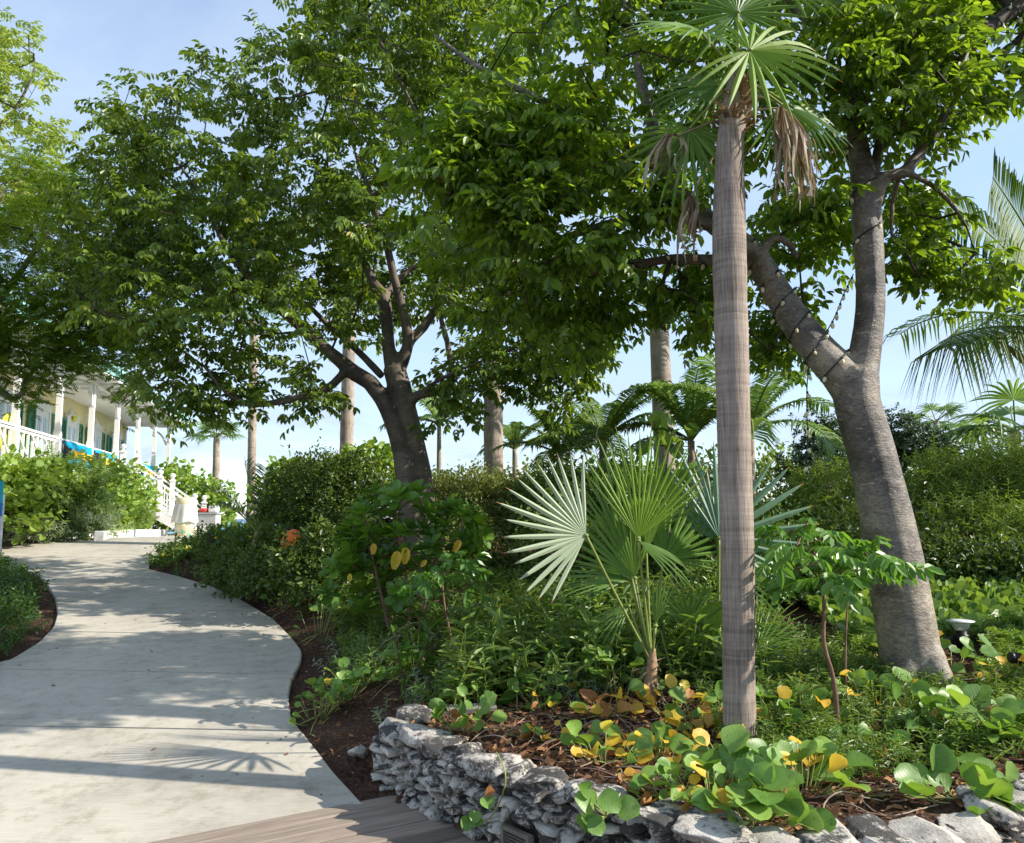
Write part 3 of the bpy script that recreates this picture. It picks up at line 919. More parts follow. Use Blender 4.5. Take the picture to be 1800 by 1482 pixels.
# ------------------------------------------------------------------ trees with limbs, twigs and crown
class Tree:
    def __init__(s):
        s.P = []; s.par = []; s.R = []; s.tubes = []
    def limb(s, pts, rad, parent=None, step=.14):
        """a thick limb through given points"""
        P, R = spline(pts, step, rad)
        s.tubes.append((P, R))
        pr = -1
        if parent is None and s.P: pr = int(np.argmin(np.linalg.norm(np.array(s.P) - P[0], axis=1)))
        for k in range(len(P)):
            s.P.append(P[k]); s.par.append(pr); s.R.append(R[k]); pr = len(s.P) - 1
    def grow(s, targets, step=.22, sag=.12, wig=.05, nmin=0.0, tip=.0035, expo=.47, avoid=.0):
        """twigs from the nearest wood out to every target"""
        nl = len(s.P)
        limbs = np.array(s.P)
        start = int(nl * nmin)
        d0 = np.array([np.min(np.linalg.norm(limbs[start:] - t, axis=1)) for t in targets])
        s.tips = []
        P = list(s.P)
        arr = np.zeros((nl + len(targets) * 14, 3)); arr[:nl] = limbs
        cost = np.zeros(len(arr)); n = nl
        cost[:start] = 50
        for ti in np.argsort(d0):
            t = targets[ti]
            d = np.linalg.norm(arr[:n] - t, axis=1) + cost[:n]
            # prefer wood that lies below or beside
            d = d + .35 * np.maximum(0, arr[:n, 2] - t[2])
            j = int(np.argmin(d))
            a = arr[j]; D = np.linalg.norm(t - a); k = min(12, max(1, int(D / step)))
            nv = rng.normal(0, wig * D, 3)
            pr = j
            for q_ in range(1, k + 1):
                u = q_ / k
                p = a * (1 - u) + t * u + nv * math.sin(math.pi * u) * .8 - np.array([0, 0, sag * D * math.sin(math.pi * u)]) + rng.normal(0, .012, 3) * (u < 1)
                s.P.append(p); s.par.append(pr); s.R.append(None)
                arr[n] = p; cost[n] = cost[j] * 0 + .06
                pr = n; n += 1
            s.tips.append((pr, unit(t - a + np.array([0, 0, .001]))))
        # radii by the pipe model
        N = len(s.P); w = np.zeros(N)
        for tip_, _ in s.tips: w[tip_] += 1
        for k in range(N - 1, -1, -1):
            if s.par[k] >= 0 and s.R[k] is None: w[s.par[k]] += w[k]
        s.rad = np.array([s.R[k] if s.R[k] is not None else tip * max(1, w[k]) ** expo for k in range(N)])
        for k in range(N):
            if s.R[k] is None and s.par[k] >= 0: s.rad[k] = min(s.rad[k], s.rad[s.par[k]] * .92)
        s.w = w; s.nl = nl
    def twig_geo(s, sides=5):
        g = Geo(); kids = {}
        for k in range(s.nl, len(s.P)): kids.setdefault(s.par[k], []).append(k)
        used = set()
        order = [k for k in range(s.nl, len(s.P))]
        starts = []
        for k in order:
            p = s.par[k]
            ks = kids[p]
            main = max(ks, key=lambda c: s.w[c])
            if p < s.nl or k != main: starts.append(k)
        for k in starts:
            ch = [s.par[k], k]
            while ch[-1] in kids: ch.append(max(kids[ch[-1]], key=lambda c: s.w[c]))
            P = np.array([s.P[c] for c in ch]); R = np.array([s.rad[c] for c in ch]); R[0] = min(R[0], R[1] * 1.25)
            g.tube(P, R, sides if R[0] > .012 else 4)
        return g
    def trunk_obj(s, mat, parent, vox=.02, smooth=6, sides=14, lumps=.02):
        g = Geo()
        for P, R in s.tubes:
            Rn = R * np.array([1 + lumps * 3 * noise.noise(Vector(p * 2.5)) for p in P])
            g.tube(P, Rn, sides)
        o = g.obj('trunk', mat, parent, True)
        md = o.modifiers.new('join', 'REMESH'); md.mode = 'VOXEL'; md.voxel_size = vox; md.use_smooth_shade = True
        sm = o.modifiers.new('smooth', 'SMOOTH'); sm.factor = .5; sm.iterations = smooth
        return o
    def crown_geo(s, tmpls, per=5, spread=.14, size=1.0, up=.1, along=.5, tintf=None, back=2):
        """leaves in sprays round every twig end (and a little way back along the twig)"""
        pos = []; dr = []
        for tip_, d in s.tips:
            c = tip_; pts = [s.P[c]]
            for _ in range(back):
                c = s.par[c]
                if c < s.nl: break
                pts.append(s.P[c])
            for m in range(per):
                q_ = pts[0] if (m < per * .55 or len(pts) == 1) else pts[random.randrange(1, len(pts))]
                q_ = q_ + rng.normal(0, spread * .35, 3)
                a = rng.uniform(0, 2 * math.pi)
                h = np.array([math.cos(a), math.sin(a), rng.uniform(-.45, .5) + up])
                pos.append(q_); dr.append(unit(h + along * d))
        pos = np.array(pos); dr = np.array(dr)
        nrm = np.array([0, 0, 1.0]) + rng.normal(0, .35, pos.shape)
        R = frames(dr, nrm)
        g = Geo()
        cl = np.array([.5 + .5 * noise.noise(Vector(p * .9)) for p in pos])
        scatter(g, tmpls, pos, R, size * rng.uniform(.78, 1.15, len(pos)), np.clip(cl + rng.normal(0, .12, len(pos)), 0, 1) if tintf is None else tintf(pos))
        return g

def in_poly(x, y, poly):
    c = False
    for i in range(len(poly)):
        x1, y1 = poly[i]; x2, y2 = poly[i - 1]
        if (y1 > y) != (y2 > y) and x < (x2 - x1) * (y - y1) / (y2 - y1) + x1: c = not c
    return c

def crown_targets(poly, n, ymid, ythick, mind=.16, gap=.30, gsc=.008, seed=0, slope=(0, 0), holes=()):
    """twig ends filling the crown whose outline is seen as POLY, at its real distance and thickness"""
    out = []; rs = random.Random(seed)
    xs = [p[0] for p in poly]; ys = [p[1] for p in poly]
    tries = 0
    while len(out) < n and tries < n * 40:
        tries += 1
        px, py = rs.uniform(min(xs), max(xs)), rs.uniform(min(ys), max(ys))
        if not in_poly(px, py, poly): continue
        if noise.noise((px * gsc, py * gsc, seed * 3.1)) < gap - 1 + rs.random() * .25: continue
        if any(((px - hx) / hr) ** 2 + ((py - hy) / hr2) ** 2 < rs.uniform(.6, 1) for hx, hy, hr, hr2 in holes): continue
        yd = ymid + slope[0] * (px - 900) / 1000 + slope[1] * (py - 400) / 1000 + rs.uniform(-1, 1) * ythick
        p = W(px, py, yd)
        if out and mind > 0:
            a = np.array(out[-400:])
            if np.min(np.sum((a - p) ** 2, 1)) < mind * mind: continue
        out.append(p)
    return out

# --- right-hand gumbo limbo: the big leaning trunk that forks
D = B(1610, 1205)[1]
def w(px, py, dd=0.0): return W(px, py, D + dd)
tr = Tree()
tr.limb([w(1618, 1260), w(1606, 1190), w(1594, 1110), w(1578, 1020), w(1557, 905), w(1530, 790), w(1506, 705), w(1505, 650)],
        [.222, .200, .190, .185, .176, .152, .152, .15])
for a_ in (.3, 1.5, 2.6, 3.9, 5.1):
    c_ = w(1610, 1190); e_ = c_ + np.array([math.cos(a_) * .31, math.sin(a_) * .31, -.10]); e_[2] = H(e_[0], e_[1]) - .06
    tr.limb([c_ + np.array([math.cos(a_) * .10, math.sin(a_) * .10, .16]), c_ + np.array([math.cos(a_) * .2, math.sin(a_) * .2, .0]), e_], [.10, .075, .04], step=.05)
tr.limb([w(1506, 700), w(1522, 610), w(1530, 540), w(1529, 470), w(1524, 390), w(1518, 320), w(1506, 240), w(1496, 172)], [.13, .105, .098, .098, .1, .088, .068, .058])
tr.limb([w(1508, 705), w(1476, 655, .02), w(1436, 612, .06), w(1396, 562, .12), w(1362, 508, .18), w(1335, 462, .22), w(1310, 432, .25)], [.13, .135, .122, .11, .1, .092, .085])
tr.limb([w(1352, 492, .12), w(1338, 452, .1), w(1310, 436, .05), w(1292, 440, .0)], [.05, .058, .058, .05])
tr.limb([w(1310, 432, .25), w(1255, 395, .4), w(1190, 330, .5), w(1150, 230, .5), w(1120, 110, .6), w(1090, -40, .7)], [.085, .075, .062, .05, .038, .024])
tr.limb([w(1312, 448, .25), w(1250, 458, .35), w(1180, 455, .5), w(1090, 470, .7), w(1000, 488, .9), w(920, 512, 1.0), w(850, 520, 1.2)], [.05, .046, .04, .034, .026, .018, .008])
tr.limb([w(1270, 400, .35), w(1180, 385, .2), w(1080, 392, .0), w(1000, 415, .1), w(930, 432, .1), w(860, 440, .15)], [.05, .044, .036, .028, .018, .008])
tr.limb([w(1338, 452, .1), w(1350, 425, .1), w(1368, 416, .1), w(1390, 432, .15), w(1402, 455, .2)], [.036, .034, .03, .027, .022])
tr.limb([w(1527, 400), w(1541, 345, -.05), w(1552, 312, -.08), w(1590, 303, -.1), w(1618, 268, -.1), w(1650, 225, -.15), w(1672, 180, -.2), w(1690, 120, -.2)], [.05, .05, .05, .046, .042, .036, .03, .024])
tr.limb([w(1535, 350, .02), w(1540, 290, .03), w(1546, 240, .02), w(1570, 190, 0), w(1580, 120, 0)], [.04, .036, .034, .03, .022])
tr.limb([w(1592, 303, -.1), w(1630, 320, .0), w(1665, 350, .2), w(1700, 400, .4), w(1715, 445, .5)], [.026, .023, .021, .017, .013])
tr.limb([w(1580, 310, .0), w(1568, 360, .15), w(1566, 410, .25), w(1590, 430, .3), w(1605, 470, .35)], [.022, .021, .018, .014, .011])
tr.limb([w(1618, 268, -.1), w(1600, 235, .1), w(1585, 205, .2)], [.03, .026, .018])
tr.limb([w(1496, 172), w(1500, 90, .1), w(1490, -40, .2), w(1480, -180, .2)], [.055, .05, .04, .03])
tr.limb([w(1190, 330, .5), w(1100, 250, .3), w(980, 190, .1), w(860, 130, .0), w(760, 60, .1)], [.045, .04, .033, .025, .016])
tr.limb([w(1160, 260, .5), w(1060, 290, .1), w(950, 285, .1), w(850, 290, .1), w(770, 320, .1)], [.04, .032, .023, .014, .006])
tr.limb([w(1500, 90, .1), w(1400, 20, .4), w(1300, -90, .8), w(1180, -160, 1.0)], [.04, .034, .027, .018])
tr.limb([w(1690, 120, -.2), w(1720, 40, -.1), w(1760, -80, 0)], [.022, .018, .013])
polyR = [(690, 250), (800, 130), (880, 20), (900, -200), (1100, -330), (1400, -360), (1700, -300), (1760, -60), (1715, 40), (1725, 150), (1700, 250), (1560, 300), (1440, 330), (1360, 330), (1250, 330), (1130, 380), (1000, 380), (820, 420), (690, 400)]
T1 = crown_targets([(900, -100), (1300, -150), (1330, 330), (1150, 380), (1000, 350), (880, 200)], 110, D + 1.9, .5, .13, .75, .01, 13)
T1 += crown_targets(polyR, 400, D + .45, .85, .13, .42, .009, 3, (0, 0))
T2 = crown_targets([(800, 400), (1000, 420), (1250, 430), (1330, 520), (1230, 590), (1110, 560), (1020, 640), (960, 590), (830, 560), (760, 470)], 130, D + 1.3, .8, .12, .45, .012, 4)
T3 = crown_targets([(1560, 330), (1640, 320), (1660, 450), (1770, 460), (1780, 510), (1690, 530), (1640, 500), (1570, 470)], 58, D + .9, .6, .11, .40, .012, 5, (0, 0), ((1735, 330, 75, 60), (1740, 430, 40, 40)))
T4 = crown_targets([(1330, 340), (1500, 330), (1490, 470), (1400, 560), (1330, 560), (1310, 400)], 66, D + 1.8, .5, .11, .5, .012, 6)
T5 = crown_targets([(1480, -60), (1700, -60), (1705, 100), (1680, 230), (1600, 260), (1500, 210), (1450, 120)], 66, D - .25, .3, .12, .5, .012, 7)
T6 = crown_targets([(1330, 530), (1430, 560), (1420, 640), (1340, 620)], 16, D + 1.4, .4, .1, .7, .012, 8)
T7 = crown_targets([(720, 210), (830, 190), (1000, 170), (1130, 230), (1110, 330), (1000, 345), (840, 330), (760, 340)], 80, D - .1, .35, .12, .5, .012, 9)
T7 += crown_targets([(850, 370), (1240, 340), (1240, 430), (900, 470)], 46, D - .25, .2, .11, .8, .012, 14)
tr.grow(T1 + T2 + T3 + T4 + T5 + T6 + T7, .2, .05, .08, .16, .0032, .46)
base = B(1610, 1205)
gl = wthing('gumbo_limbo_tree', 'big grey-bronze smooth-barked tree leaning left and forking behind the tall palm', 'tree', base)
tr.trunk_obj(M['gumbo'], gl, .016, 7)
tr.twig_geo(6).obj('branches', M['branch'], gl, True)
tr.crown_geo(GL, 6, .17, .96, .05, .45).obj('crown', M['gl_leaf'], gl)
treeR = tr; DR = D

# --- branches that reach in from a tree standing outside on the right
tx = Tree()
def w5(px, py, Y): return W(px, py, Y)
bx_, by_ = 4.6, 6.2
tx.limb([np.array([bx_, by_, H(bx_, by_) - .1]), np.array([4.5, 6.15, 1.8]), np.array([4.35, 6.0, 3.2]), w5(1935, 60, 5.9)], [.17, .14, .12, .1])
tx.limb([w5(1935, 60, 5.9), w5(1850, -10, 5.7), w5(1780, 20, 5.6), w5(1735, 50, 5.5), w5(1700, 92, 5.45), w5(1660, 130, 5.5)], [.09, .075, .055, .046, .036, .02])
tx.limb([w5(1935, 150, 5.95), w5(1860, 132, 5.8), w5(1795, 126, 5.7), w5(1735, 118, 5.65), w5(1695, 135, 5.65), w5(1640, 180, 5.7)], [.05, .042, .035, .031, .025, .014])
tx.limb([w5(1880, 20, 5.9), w5(1800, 60, 5.9), w5(1750, 110, 5.9), w5(1705, 165, 5.9)], [.04, .03, .026, .016])
tx.limb([w5(1780, 20, 5.6), w5(1740, -30, 5.6), w5(1700, -90, 5.6)], [.04, .03, .02])
TX = crown_targets([(1690, -120), (2100, -200), (2150, 60), (1860, 70), (1790, 160), (1700, 190), (1690, 60)], 110, 6.2, .8, .13, .5, .01, 12, (0, 0), ((1780, 40, 45, 60),))
tx.grow(TX, .2, .05, .08, .3)
t2 = wthing('overhanging_tree', 'dark-limbed tree whose bare branches reach in at the upper right corner', 'tree', (bx_, by_, H(bx_, by_)))
tx.trunk_obj(M['branch'], t2, .02, 5)
tx.twig_geo(5).obj('branches', M['branch'], t2, True)
tx.crown_geo(GL, 6, .16, 1.0, .05, .4).obj('crown', M['gl_leaf'], t2)

# --- middle tree with the twin trunk beside the path
D = 10.2
tc_ = Tree()
def w(px, py, dd=0.0): return W(px, py, D + dd)
b0 = np.array([w(735, 1000)[0], D, H(w(735, 1000)[0], D)])
tc_.limb([b0 - (0, 0, .2), w(742, 960), w(737, 880), w(731, 820), w(722, 765), w(711, 715), w(702, 680), w(692, 645)], [.26, .235, .20, .175, .155, .14, .15, .14])
tc_.limb([w(722, 930, -.1), w(716, 850, -.15), w(706, 790, -.12), w(690, 740, -.1), w(672, 700, -.08), w(650, 672, -.05), w(622, 655, 0), w(595, 632, 0), w(565, 607, .0), w(530, 575, .05), w(495, 545, .1), w(462, 512, .15), w(435, 485, .2), w(400, 440, .3), w(370, 380, .4)],
         [.15, .135, .12, .11, .105, .102, .1, .085, .078, .072, .068, .06, .052, .042, .03])
tc_.limb([w(610, 648, .02), w(585, 676, -.1), w(550, 694, -.2), w(510, 703, -.3), w(470, 710, -.4), w(442, 712, -.45), w(410, 700, -.5), w(385, 678, -.5), w(360, 645, -.5), w(330, 622, -.5), w(290, 600, -.5)], [.055, .055, .052, .048, .044, .04, .034, .029, .024, .018, .012])
tc_.limb([w(672, 662, .1), w(640, 628, .2), w(608, 598, .3), w(575, 570, .3), w(545, 540, .3), w(505, 512, .3), w(465, 492, .35), w(430, 485, .4)], [.05, .05, .046, .04, .036, .032, .028, .022])
tc_.limb([w(692, 660), w(683, 610), w(680, 560), w(674, 520, .05), w(655, 495, .1), w(640, 460, .15), w(622, 420, .2), w(590, 360, .3)], [.1, .085, .08, .078, .06, .05, .038, .022])
tc_.limb([w(700, 655), w(716, 612, -.05), w(714, 570, -.1), w(704, 530, -.1), w(692, 485, -.15), w(682, 440, -.2), w(668, 395, -.2), w(655, 350, -.2), w(640, 310, -.2), w(625, 270, -.2)], [.085, .072, .068, .062, .056, .05, .045, .042, .036, .028])
tc_.limb([w(705, 640), w(722, 597), w(745, 575, .05), w(765, 545, .1), w(782, 510, .1), w(800, 470, .1)], [.08, .068, .06, .052, .042, .03])
tc_.limb([w(675, 530, .05), w(690, 500, .2), w(715, 478, .3), w(745, 460, .3), w(790, 430, .4)], [.05, .045, .04, .033, .02])
tc_.limb([w(715, 712, .0), w(735, 694, -.1), w(760, 690, -.15), w(785, 684, -.15), w(797, 665, -.1), w(792, 635, -.05), w(786, 600, .0), w(776, 565, .0), w(775, 530, .05), w(790, 480, .1)], [.075, .062, .058, .055, .05, .045, .04, .034, .028, .018])
tc_.limb([w(735, 694, -.1), w(765, 672, -.3), w(800, 655, -.5), w(840, 637, -.7), w(880, 622, -.8), w(940, 610, -.9)], [.035, .03, .025, .022, .018, .01])
tc_.limb([w(640, 355, -.2), w(690, 320, -.4), w(720, 285, -.6), w(765, 265, -.8), w(830, 250, -1.0), w(900, 240, -1.1)], [.035, .04, .042, .042, .038, .025])
tc_.limb([w(765, 265, -.8), w(735, 205, -.8), w(700, 135, -.8), w(668, 70, -.7), w(640, 20, -.7), w(600, -90, -.6)], [.026, .025, .024, .021, .018, .012])
tc_.limb([w(725, 285, -.6), w(690, 225, -.6), w(640, 185, -.5), w(560, 160, -.4), w(500, 110, -.3)], [.024, .022, .019, .015, .01])
tc_.limb([w(676, 590), w(672, 570, .3), w(665, 530, .5), w(655, 500, .6), w(660, 450, .7)], [.035, .03, .028, .026, .018])
tc_.limb([w(370, 380, .4), w(330, 310, .5), w(280, 250, .5), w(225, 190, .5), w(160, 165, .5)], [.03, .024, .019, .014, .008])
polyC = [(560, -80), (520, 40), (455, 60), (430, 85), (350, 90), (345, 140), (325, 135), (215, 128), (195, 155), (150, 172), (165, 215), (125, 300), (110, 400), (95, 500), (180, 570), (240, 600), (330, 600), (420, 590), (500, 600), (590, 590), (720, 520), (830, 560), (930, 600), (1000, 560), (960, 300), (950, 100), (930, -120), (800, -180)]
C1 = crown_targets(polyC, 830, D + .1, 1.7, .15, .50, .010, 21, (0, 0), ((690, 500, 60, 75), (500, 30, 30, 30), (250, 170, 34, 30), (170, 230, 20, 20), (440, 545, 22, 18), (700, 460, 55, 40), (480, 470, 24, 20)))
C1 += crown_targets([(330, 300), (520, 300), (650, 330), (640, 520), (540, 520), (440, 470), (330, 480)], 130, D + 2.2, .6, .13, .7, .012, 25)
C1 += crown_targets([(600, 400), (800, 400), (820, 560), (760, 600), (620, 600), (560, 520)], 75, D + 2.4, .5, .13, .8, .012, 27)
C1 += crown_targets([(480, -40), (900, -60), (900, 250), (500, 250), (430, 120)], 130, D + 1.8, .7, .14, .75, .012, 28)
C1 += crown_targets([(110, 330), (330, 300), (420, 470), (330, 600), (180, 560), (100, 470)], 90, D + 1.6, .6, .13, .7, .012, 26)
C2 = crown_targets([(240, 610), (330, 590), (420, 600), (560, 640), (640, 660), (600, 720), (560, 735), (450, 745), (400, 725), (330, 735), (270, 760), (250, 690)], 62, D - .4, .5, .12, .6, .014, 22)
C3 = crown_targets([(760, 640), (900, 560), (960, 640), (950, 690), (830, 730), (760, 760), (745, 720)], 45, D - .3, .7, .12, .5, .014, 23)
C4 = crown_targets([(900, 540), (1090, 560), (1060, 640), (1000, 720), (985, 765), (930, 690)], 52, D - .6, .6, .12, .55, .014, 24)
tc_.limb([w(880, 622, -.8), w(930, 600, -.9), w(985, 622, -.9), w(1010, 668, -.9)], [.016, .014, .01, .006])
tc_.grow(C1 + C2 + C3 + C4, .26, .05, .08, .1, .0042, .46)
gm = wthing('twin_trunk_tree', 'brown twin-trunked spreading tree rising behind the glossy shrub beside the path', 'tree', b0)
tc_.trunk_obj(M['gumbo_far'], gm, .022, 5)
tc_.twig_geo(5).obj('branches', M['branch'], gm, True)
tc_.crown_geo(GL, 8, .19, 1.0, .05, .4).obj('crown', M['gl_leaf2'], gm)

# --- fine-leaved tree on the left
D = 13.0
tl = Tree()
def w(px, py, dd=0.0): return W(px, py, D + dd)
lb = np.array([-9.9, 13.4, H(-9.9, 13.4)])
tl.limb([lb - (0, 0, .1), lb + (.1, -.1, 1.4), lb + (.4, -.2, 2.6), w(-90, 600)], [.18, .15, .13, .11])
tl.limb([w(-90, 600), w(-30, 560), w(20, 500), w(70, 430), w(130, 360), w(190, 320)], [.09, .07, .055, .042, .028, .014])
tl.limb([w(-90, 640), w(-50, 655), w(-20, 668, -.1), w(5, 690, -.2), w(22, 702, -.25), w(40, 692, -.3), w(46, 665, -.3), w(90, 630, -.2), w(160, 610)], [.07, .065, .06, .058, .055, .05, .04, .026, .014])
tl.limb([w(-60, 580), w(20, 580, .3), w(100, 540, .4), w(190, 500, .4), w(260, 470, .4)], [.06, .045, .034, .022, .01])
tl.limb([w(-90, 600), w(-80, 500, .3), w(-40, 400, .4), w(20, 320, .4)], [.08, .06, .04, .02])
TL = crown_targets([(-260, 330), (-60, 290), (90, 270), (190, 330), (290, 420), (300, 500), (260, 590), (180, 610), (80, 640), (20, 630), (-60, 650), (-260, 640)], 800, D, 1.3, .10, .68, .01, 31)
TL += crown_targets([(-60, 560), (250, 540), (235, 630), (180, 650), (100, 660), (20, 655), (-60, 670)], 130, D - .5, .5, .10, .75, .014, 34)
TL += crown_targets([(10, 660), (100, 650), (110, 700), (60, 720), (20, 705)], 16, D - .4, .3, .1, 1, .02, 32)
TL += crown_targets([(160, 620), (240, 600), (260, 690), (225, 735), (200, 680)], 18, D - .6, .4, .1, .8, .02, 33)
tl.grow(TL, .24, .05, .07, .25, .0034, .46)
t3 = wthing('fine_leaved_tree', 'feathery fine-leaved tree arching over the house veranda from the left', 'tree', lb)
tl.trunk_obj(M['gumbo'], t3, .024, 5)
tl.twig_geo(4).obj('branches', M['branch'], t3, True)
tl.crown_geo(LY, 9, .30, 1.36, .1, .4).obj('crown', M['lysi'], t3)

# --- pale sparse tree at the upper left, farther back
D = 17.0
tp = Tree()
pb = np.array([-13.2, 17.4, H(-13.2, 17.4)])
tp.limb([pb - (0, 0, .1), pb + (.1, 0, 2.5), pb + (.4, -.2, 4.5), w(-120, 330)], [.2, .17, .14, .11])
tp.limb([w(-120, 330), w(-40, 250), w(20, 200), w(60, 120), w(50, 60)], [.09, .06, .045, .026, .012])
tp.limb([w(-40, 250), w(20, 280), w(80, 300), w(120, 320)], [.05, .036, .024, .012])
tp.limb([w(0, 215), w(40, 190), w(80, 110)], [.03, .02, .01])
TP = crown_targets([(-260, 60), (-60, 20), (20, 30), (50, 60), (60, 110), (125, 100), (110, 130), (40, 160), (60, 200), (130, 240), (140, 330), (80, 380), (-60, 420), (-260, 400)], 230, D, 1.4, .2, .40, .013, 41, (0, 0), ((75, 165, 40, 16), (20, 165, 24, 14), (95, 75, 18, 14)))
tp.grow(TP, .3, .04, .08, .3, .005, .45)
t4 = wthing('pale_leaved_tree', 'tall sparse tree with pale yellow-green leaves against the sky, upper left', 'tree', pb)
tp.trunk_obj(M['gumbo_far'], t4, .03, 4)
tp.twig_geo(4).obj('branches', M['branch'], t4, True)
tp.crown_geo(PT, 9, .22, 1.4, .15, .4).obj('crown', M['pale_tree'], t4)

# ------------------------------------------------------------------ palms
def fan_segment(th, dth, R, nrmfold=.5, web=.32, stations=(0.02, .16, .32, .52, .72, .88, 1.0), droop=.25, curl=0.0, wmul=1.0):
    """one pleated finger of a fan leaf, hub at the origin, fan in the XY plane with mid axis +Y"""
    V = []
    d = np.array([math.sin(th), math.cos(th), 0]); s_ = np.array([math.cos(th), -math.sin(th), 0])
    ww = web * R * dth * .5
    for t in stations:
        if t <= web: h = t * R * dth * .5
        else: h = ww * max(.0, 1 - ((t - web) / (1 - web)) ** 3.2) * .96
        h *= wmul
        z = -droop * R * t ** 3
        c = d * (t * R * (1 - .5 * curl * max(0, t - .6))) + np.array([0, 0, z])
        f = h * nrmfold
        V += [c - s_ * h + (0, 0, -f * .5), c + (0, 0, f * .5), c + s_ * h + (0, 0, -f * .5)]
    F = []
    for k in range(len(stations) - 1):
        a = 3 * k
        F += [(a, a + 1, a + 4, a + 3), (a + 1, a + 2, a + 5, a + 4)]
    return np.array(V), F

def tip_tint(n, t):
    a = np.full(n, t); a[-3:] = 2.3; return a

def fan_frond(parent, hub, axis, nrm, R, nseg, spread, mat, stalk=None, split=False, droop=.2, asym=0.0, jit=.14, seed=0, rmin=.68, web=.32, world_droop=.0, tips=True, limit=None, srad=.009, backside=False):
    """fan leaf: hub point, direction of its mid finger, plane normal, radius; stalk = base point of its stalk"""
    rs = random.Random(seed)
    R3 = frames(np.array([axis]), np.array([nrm]))[0]
    segs = []
    dth = spread / nseg
    for k in range(nseg):
        th = -spread / 2 + (k + .5) * dth + asym
        if limit and not (limit[0] <= th <= limit[1]): continue
        rr = R * (rmin + (1 - rmin) * math.cos((th - asym) * math.pi / (spread * 1.25))) * rs.uniform(.94, 1.04)
        V, F = fan_segment(th + rs.uniform(-jit, jit) * dth, dth, rr, .75, web, droop=droop * rs.uniform(.6, 1.5))
        if jit: V[:, 2] += rs.uniform(-.03, .03) * rr * (np.linalg.norm(V[:, :2], axis=1) / rr) ** 2
        V = V @ R3.T + np.asarray(hub)
        if world_droop:
            t = np.linalg.norm(V - np.asarray(hub), axis=1) / rr
            V[:, 2] -= world_droop * rr * np.clip(t - .35, 0, 1) ** 1.6 * rs.uniform(.5, 1.6)
        segs.append((V, F, rs.uniform(.1, .9)))
    if split:
        g = Geo()
        if stalk is not None:
            g.tube(spline([stalk, (np.asarray(stalk) * .45 + np.asarray(hub) * .55) + np.array([0, 0, -.01]), hub], .06), [srad] * len(spline([stalk, (np.asarray(stalk) * .45 + np.asarray(hub) * .55) + np.array([0, 0, -.01]), hub], .06)), 6)
        g.lathe([(.004, -.012), (.016, -.006), (.016, .006), (.004, .012)], hub, 8)
        fr = g.obj('frond', M['petiole'], parent, True)
        for V, F, t in segs: Geo().faces(V, F, tip_tint(len(V), t)).obj('leaflet', mat, fr)
        return fr
    g = Geo()
    for V, F, t in segs: g.faces(V, F, tip_tint(len(V), t))
    if stalk is not None:
        P = spline([stalk, (np.asarray(stalk) * .5 + np.asarray(hub) * .5) + np.array([0, 0, .01]), hub], .08)
        g.tube(P, srad, 5, m=1)
    return g.obj('frond', [mat, M['petiole']], parent)

def pinnate(parent, base, direc, L, arch, nleaf=34, lw=.018, ll=.34, mat=None, seed=0, hang=.35, vee=.35, side_up=(0, 0, 1), start=.18, rr=.012, split=False, stalkmat=None, sweep=.55, taper=.55):
    """feather leaf: arching rachis with two rows of narrow leaflets"""
    rs = random.Random(seed)
    direc = unit(np.asarray(direc, float))
    P = [np.asarray(base, float)]; d = direc.copy(); n = 14
    for k in range(n):
        P.append(P[-1] + d * L / n)
        d = unit(d + np.array([0, 0, -arch / n]) * (0.4 + 1.2 * k / n))
    P = np.array(P); Tn = unit(np.gradient(P, axis=0))
    g = Geo(); g.tube(P, np.linspace(rr, rr * .25, len(P)), 5, m=1)
    for k in range(nleaf):
        t = start + (1 - start) * (k + .5) / nleaf
        i = t * n; a = int(min(i, n - 1)); f = i - a
        c = P[a] * (1 - f) + P[a + 1] * f; tg = Tn[a]
        sd = unit(np.cross(tg, np.asarray(side_up, float)))
        upv = np.cross(sd, tg)
        lenf = ll * (math.sin(math.pi * min(1, .16 + .84 * (1 - (t - start) / (1 - start)) ** .8 * .95)) ** taper if True else 1)
        for s_ in (-1, 1):
            dr = unit(tg * sweep * rs.uniform(.8, 1.2) + sd * s_ + upv * vee + rs.uniform(-.08, .08))
            l_ = lenf * rs.uniform(.88, 1.08)
            mid = c + dr * l_ * .5 + np.array([0, 0, -hang * l_ * .12]); end = c + dr * l_ * (1 - hang * .15) + np.array([0, 0, -hang * l_ * rs.uniform(.5, .9)])
            wv = unit(np.cross(dr, upv)) * lw * .5
            fold = upv * lw * .25
            V = [c - wv * .5, c + wv * .5, mid - wv + fold, mid + wv + fold, mid - fold * .3, end]
            g.faces(V, [(0, 4, 2), (0, 1, 4), (1, 3, 4), (2, 4, 5), (4, 3, 5)], rs.uniform(0, 1))
    return g.obj('frond', [mat or M['palm_leaf'], stalkmat or M['petiole']], parent)

# --- tall thatch palm in front
pb = B(1300, 1318)
DP = pb[1]
def w(px, py, dd=0.0): return W(px, py, DP + dd)
th = wthing('thatch_palm', 'tall slim fan palm with straight grey-brown stem standing in front of the planter', 'palm', pb)
P, R = spline([w(1302, 1345), w(1301, 1300), w(1299, 1200), w(1297, 1000), w(1291, 800), w(1286, 600), w(1282, 440), w(1282, 340), w(1283, 260), w(1288, 215), w(1294, 150), w(1300, 110)],
              .025, np.array([33, 29, 27, 28.5, 29, 29.5, 30, 28, 24.5, 24, 17, 10]) * DP / FPX)
R = R * np.array([1 + .03 * noise.noise(Vector((0, 0, p[2] * 5))) + .022 * noise.noise(Vector((3, 0, p[2] * 33))) for p in P])
g = Geo(); g.tube(P, R, 28); g.obj('trunk', M['palm'], th, True)
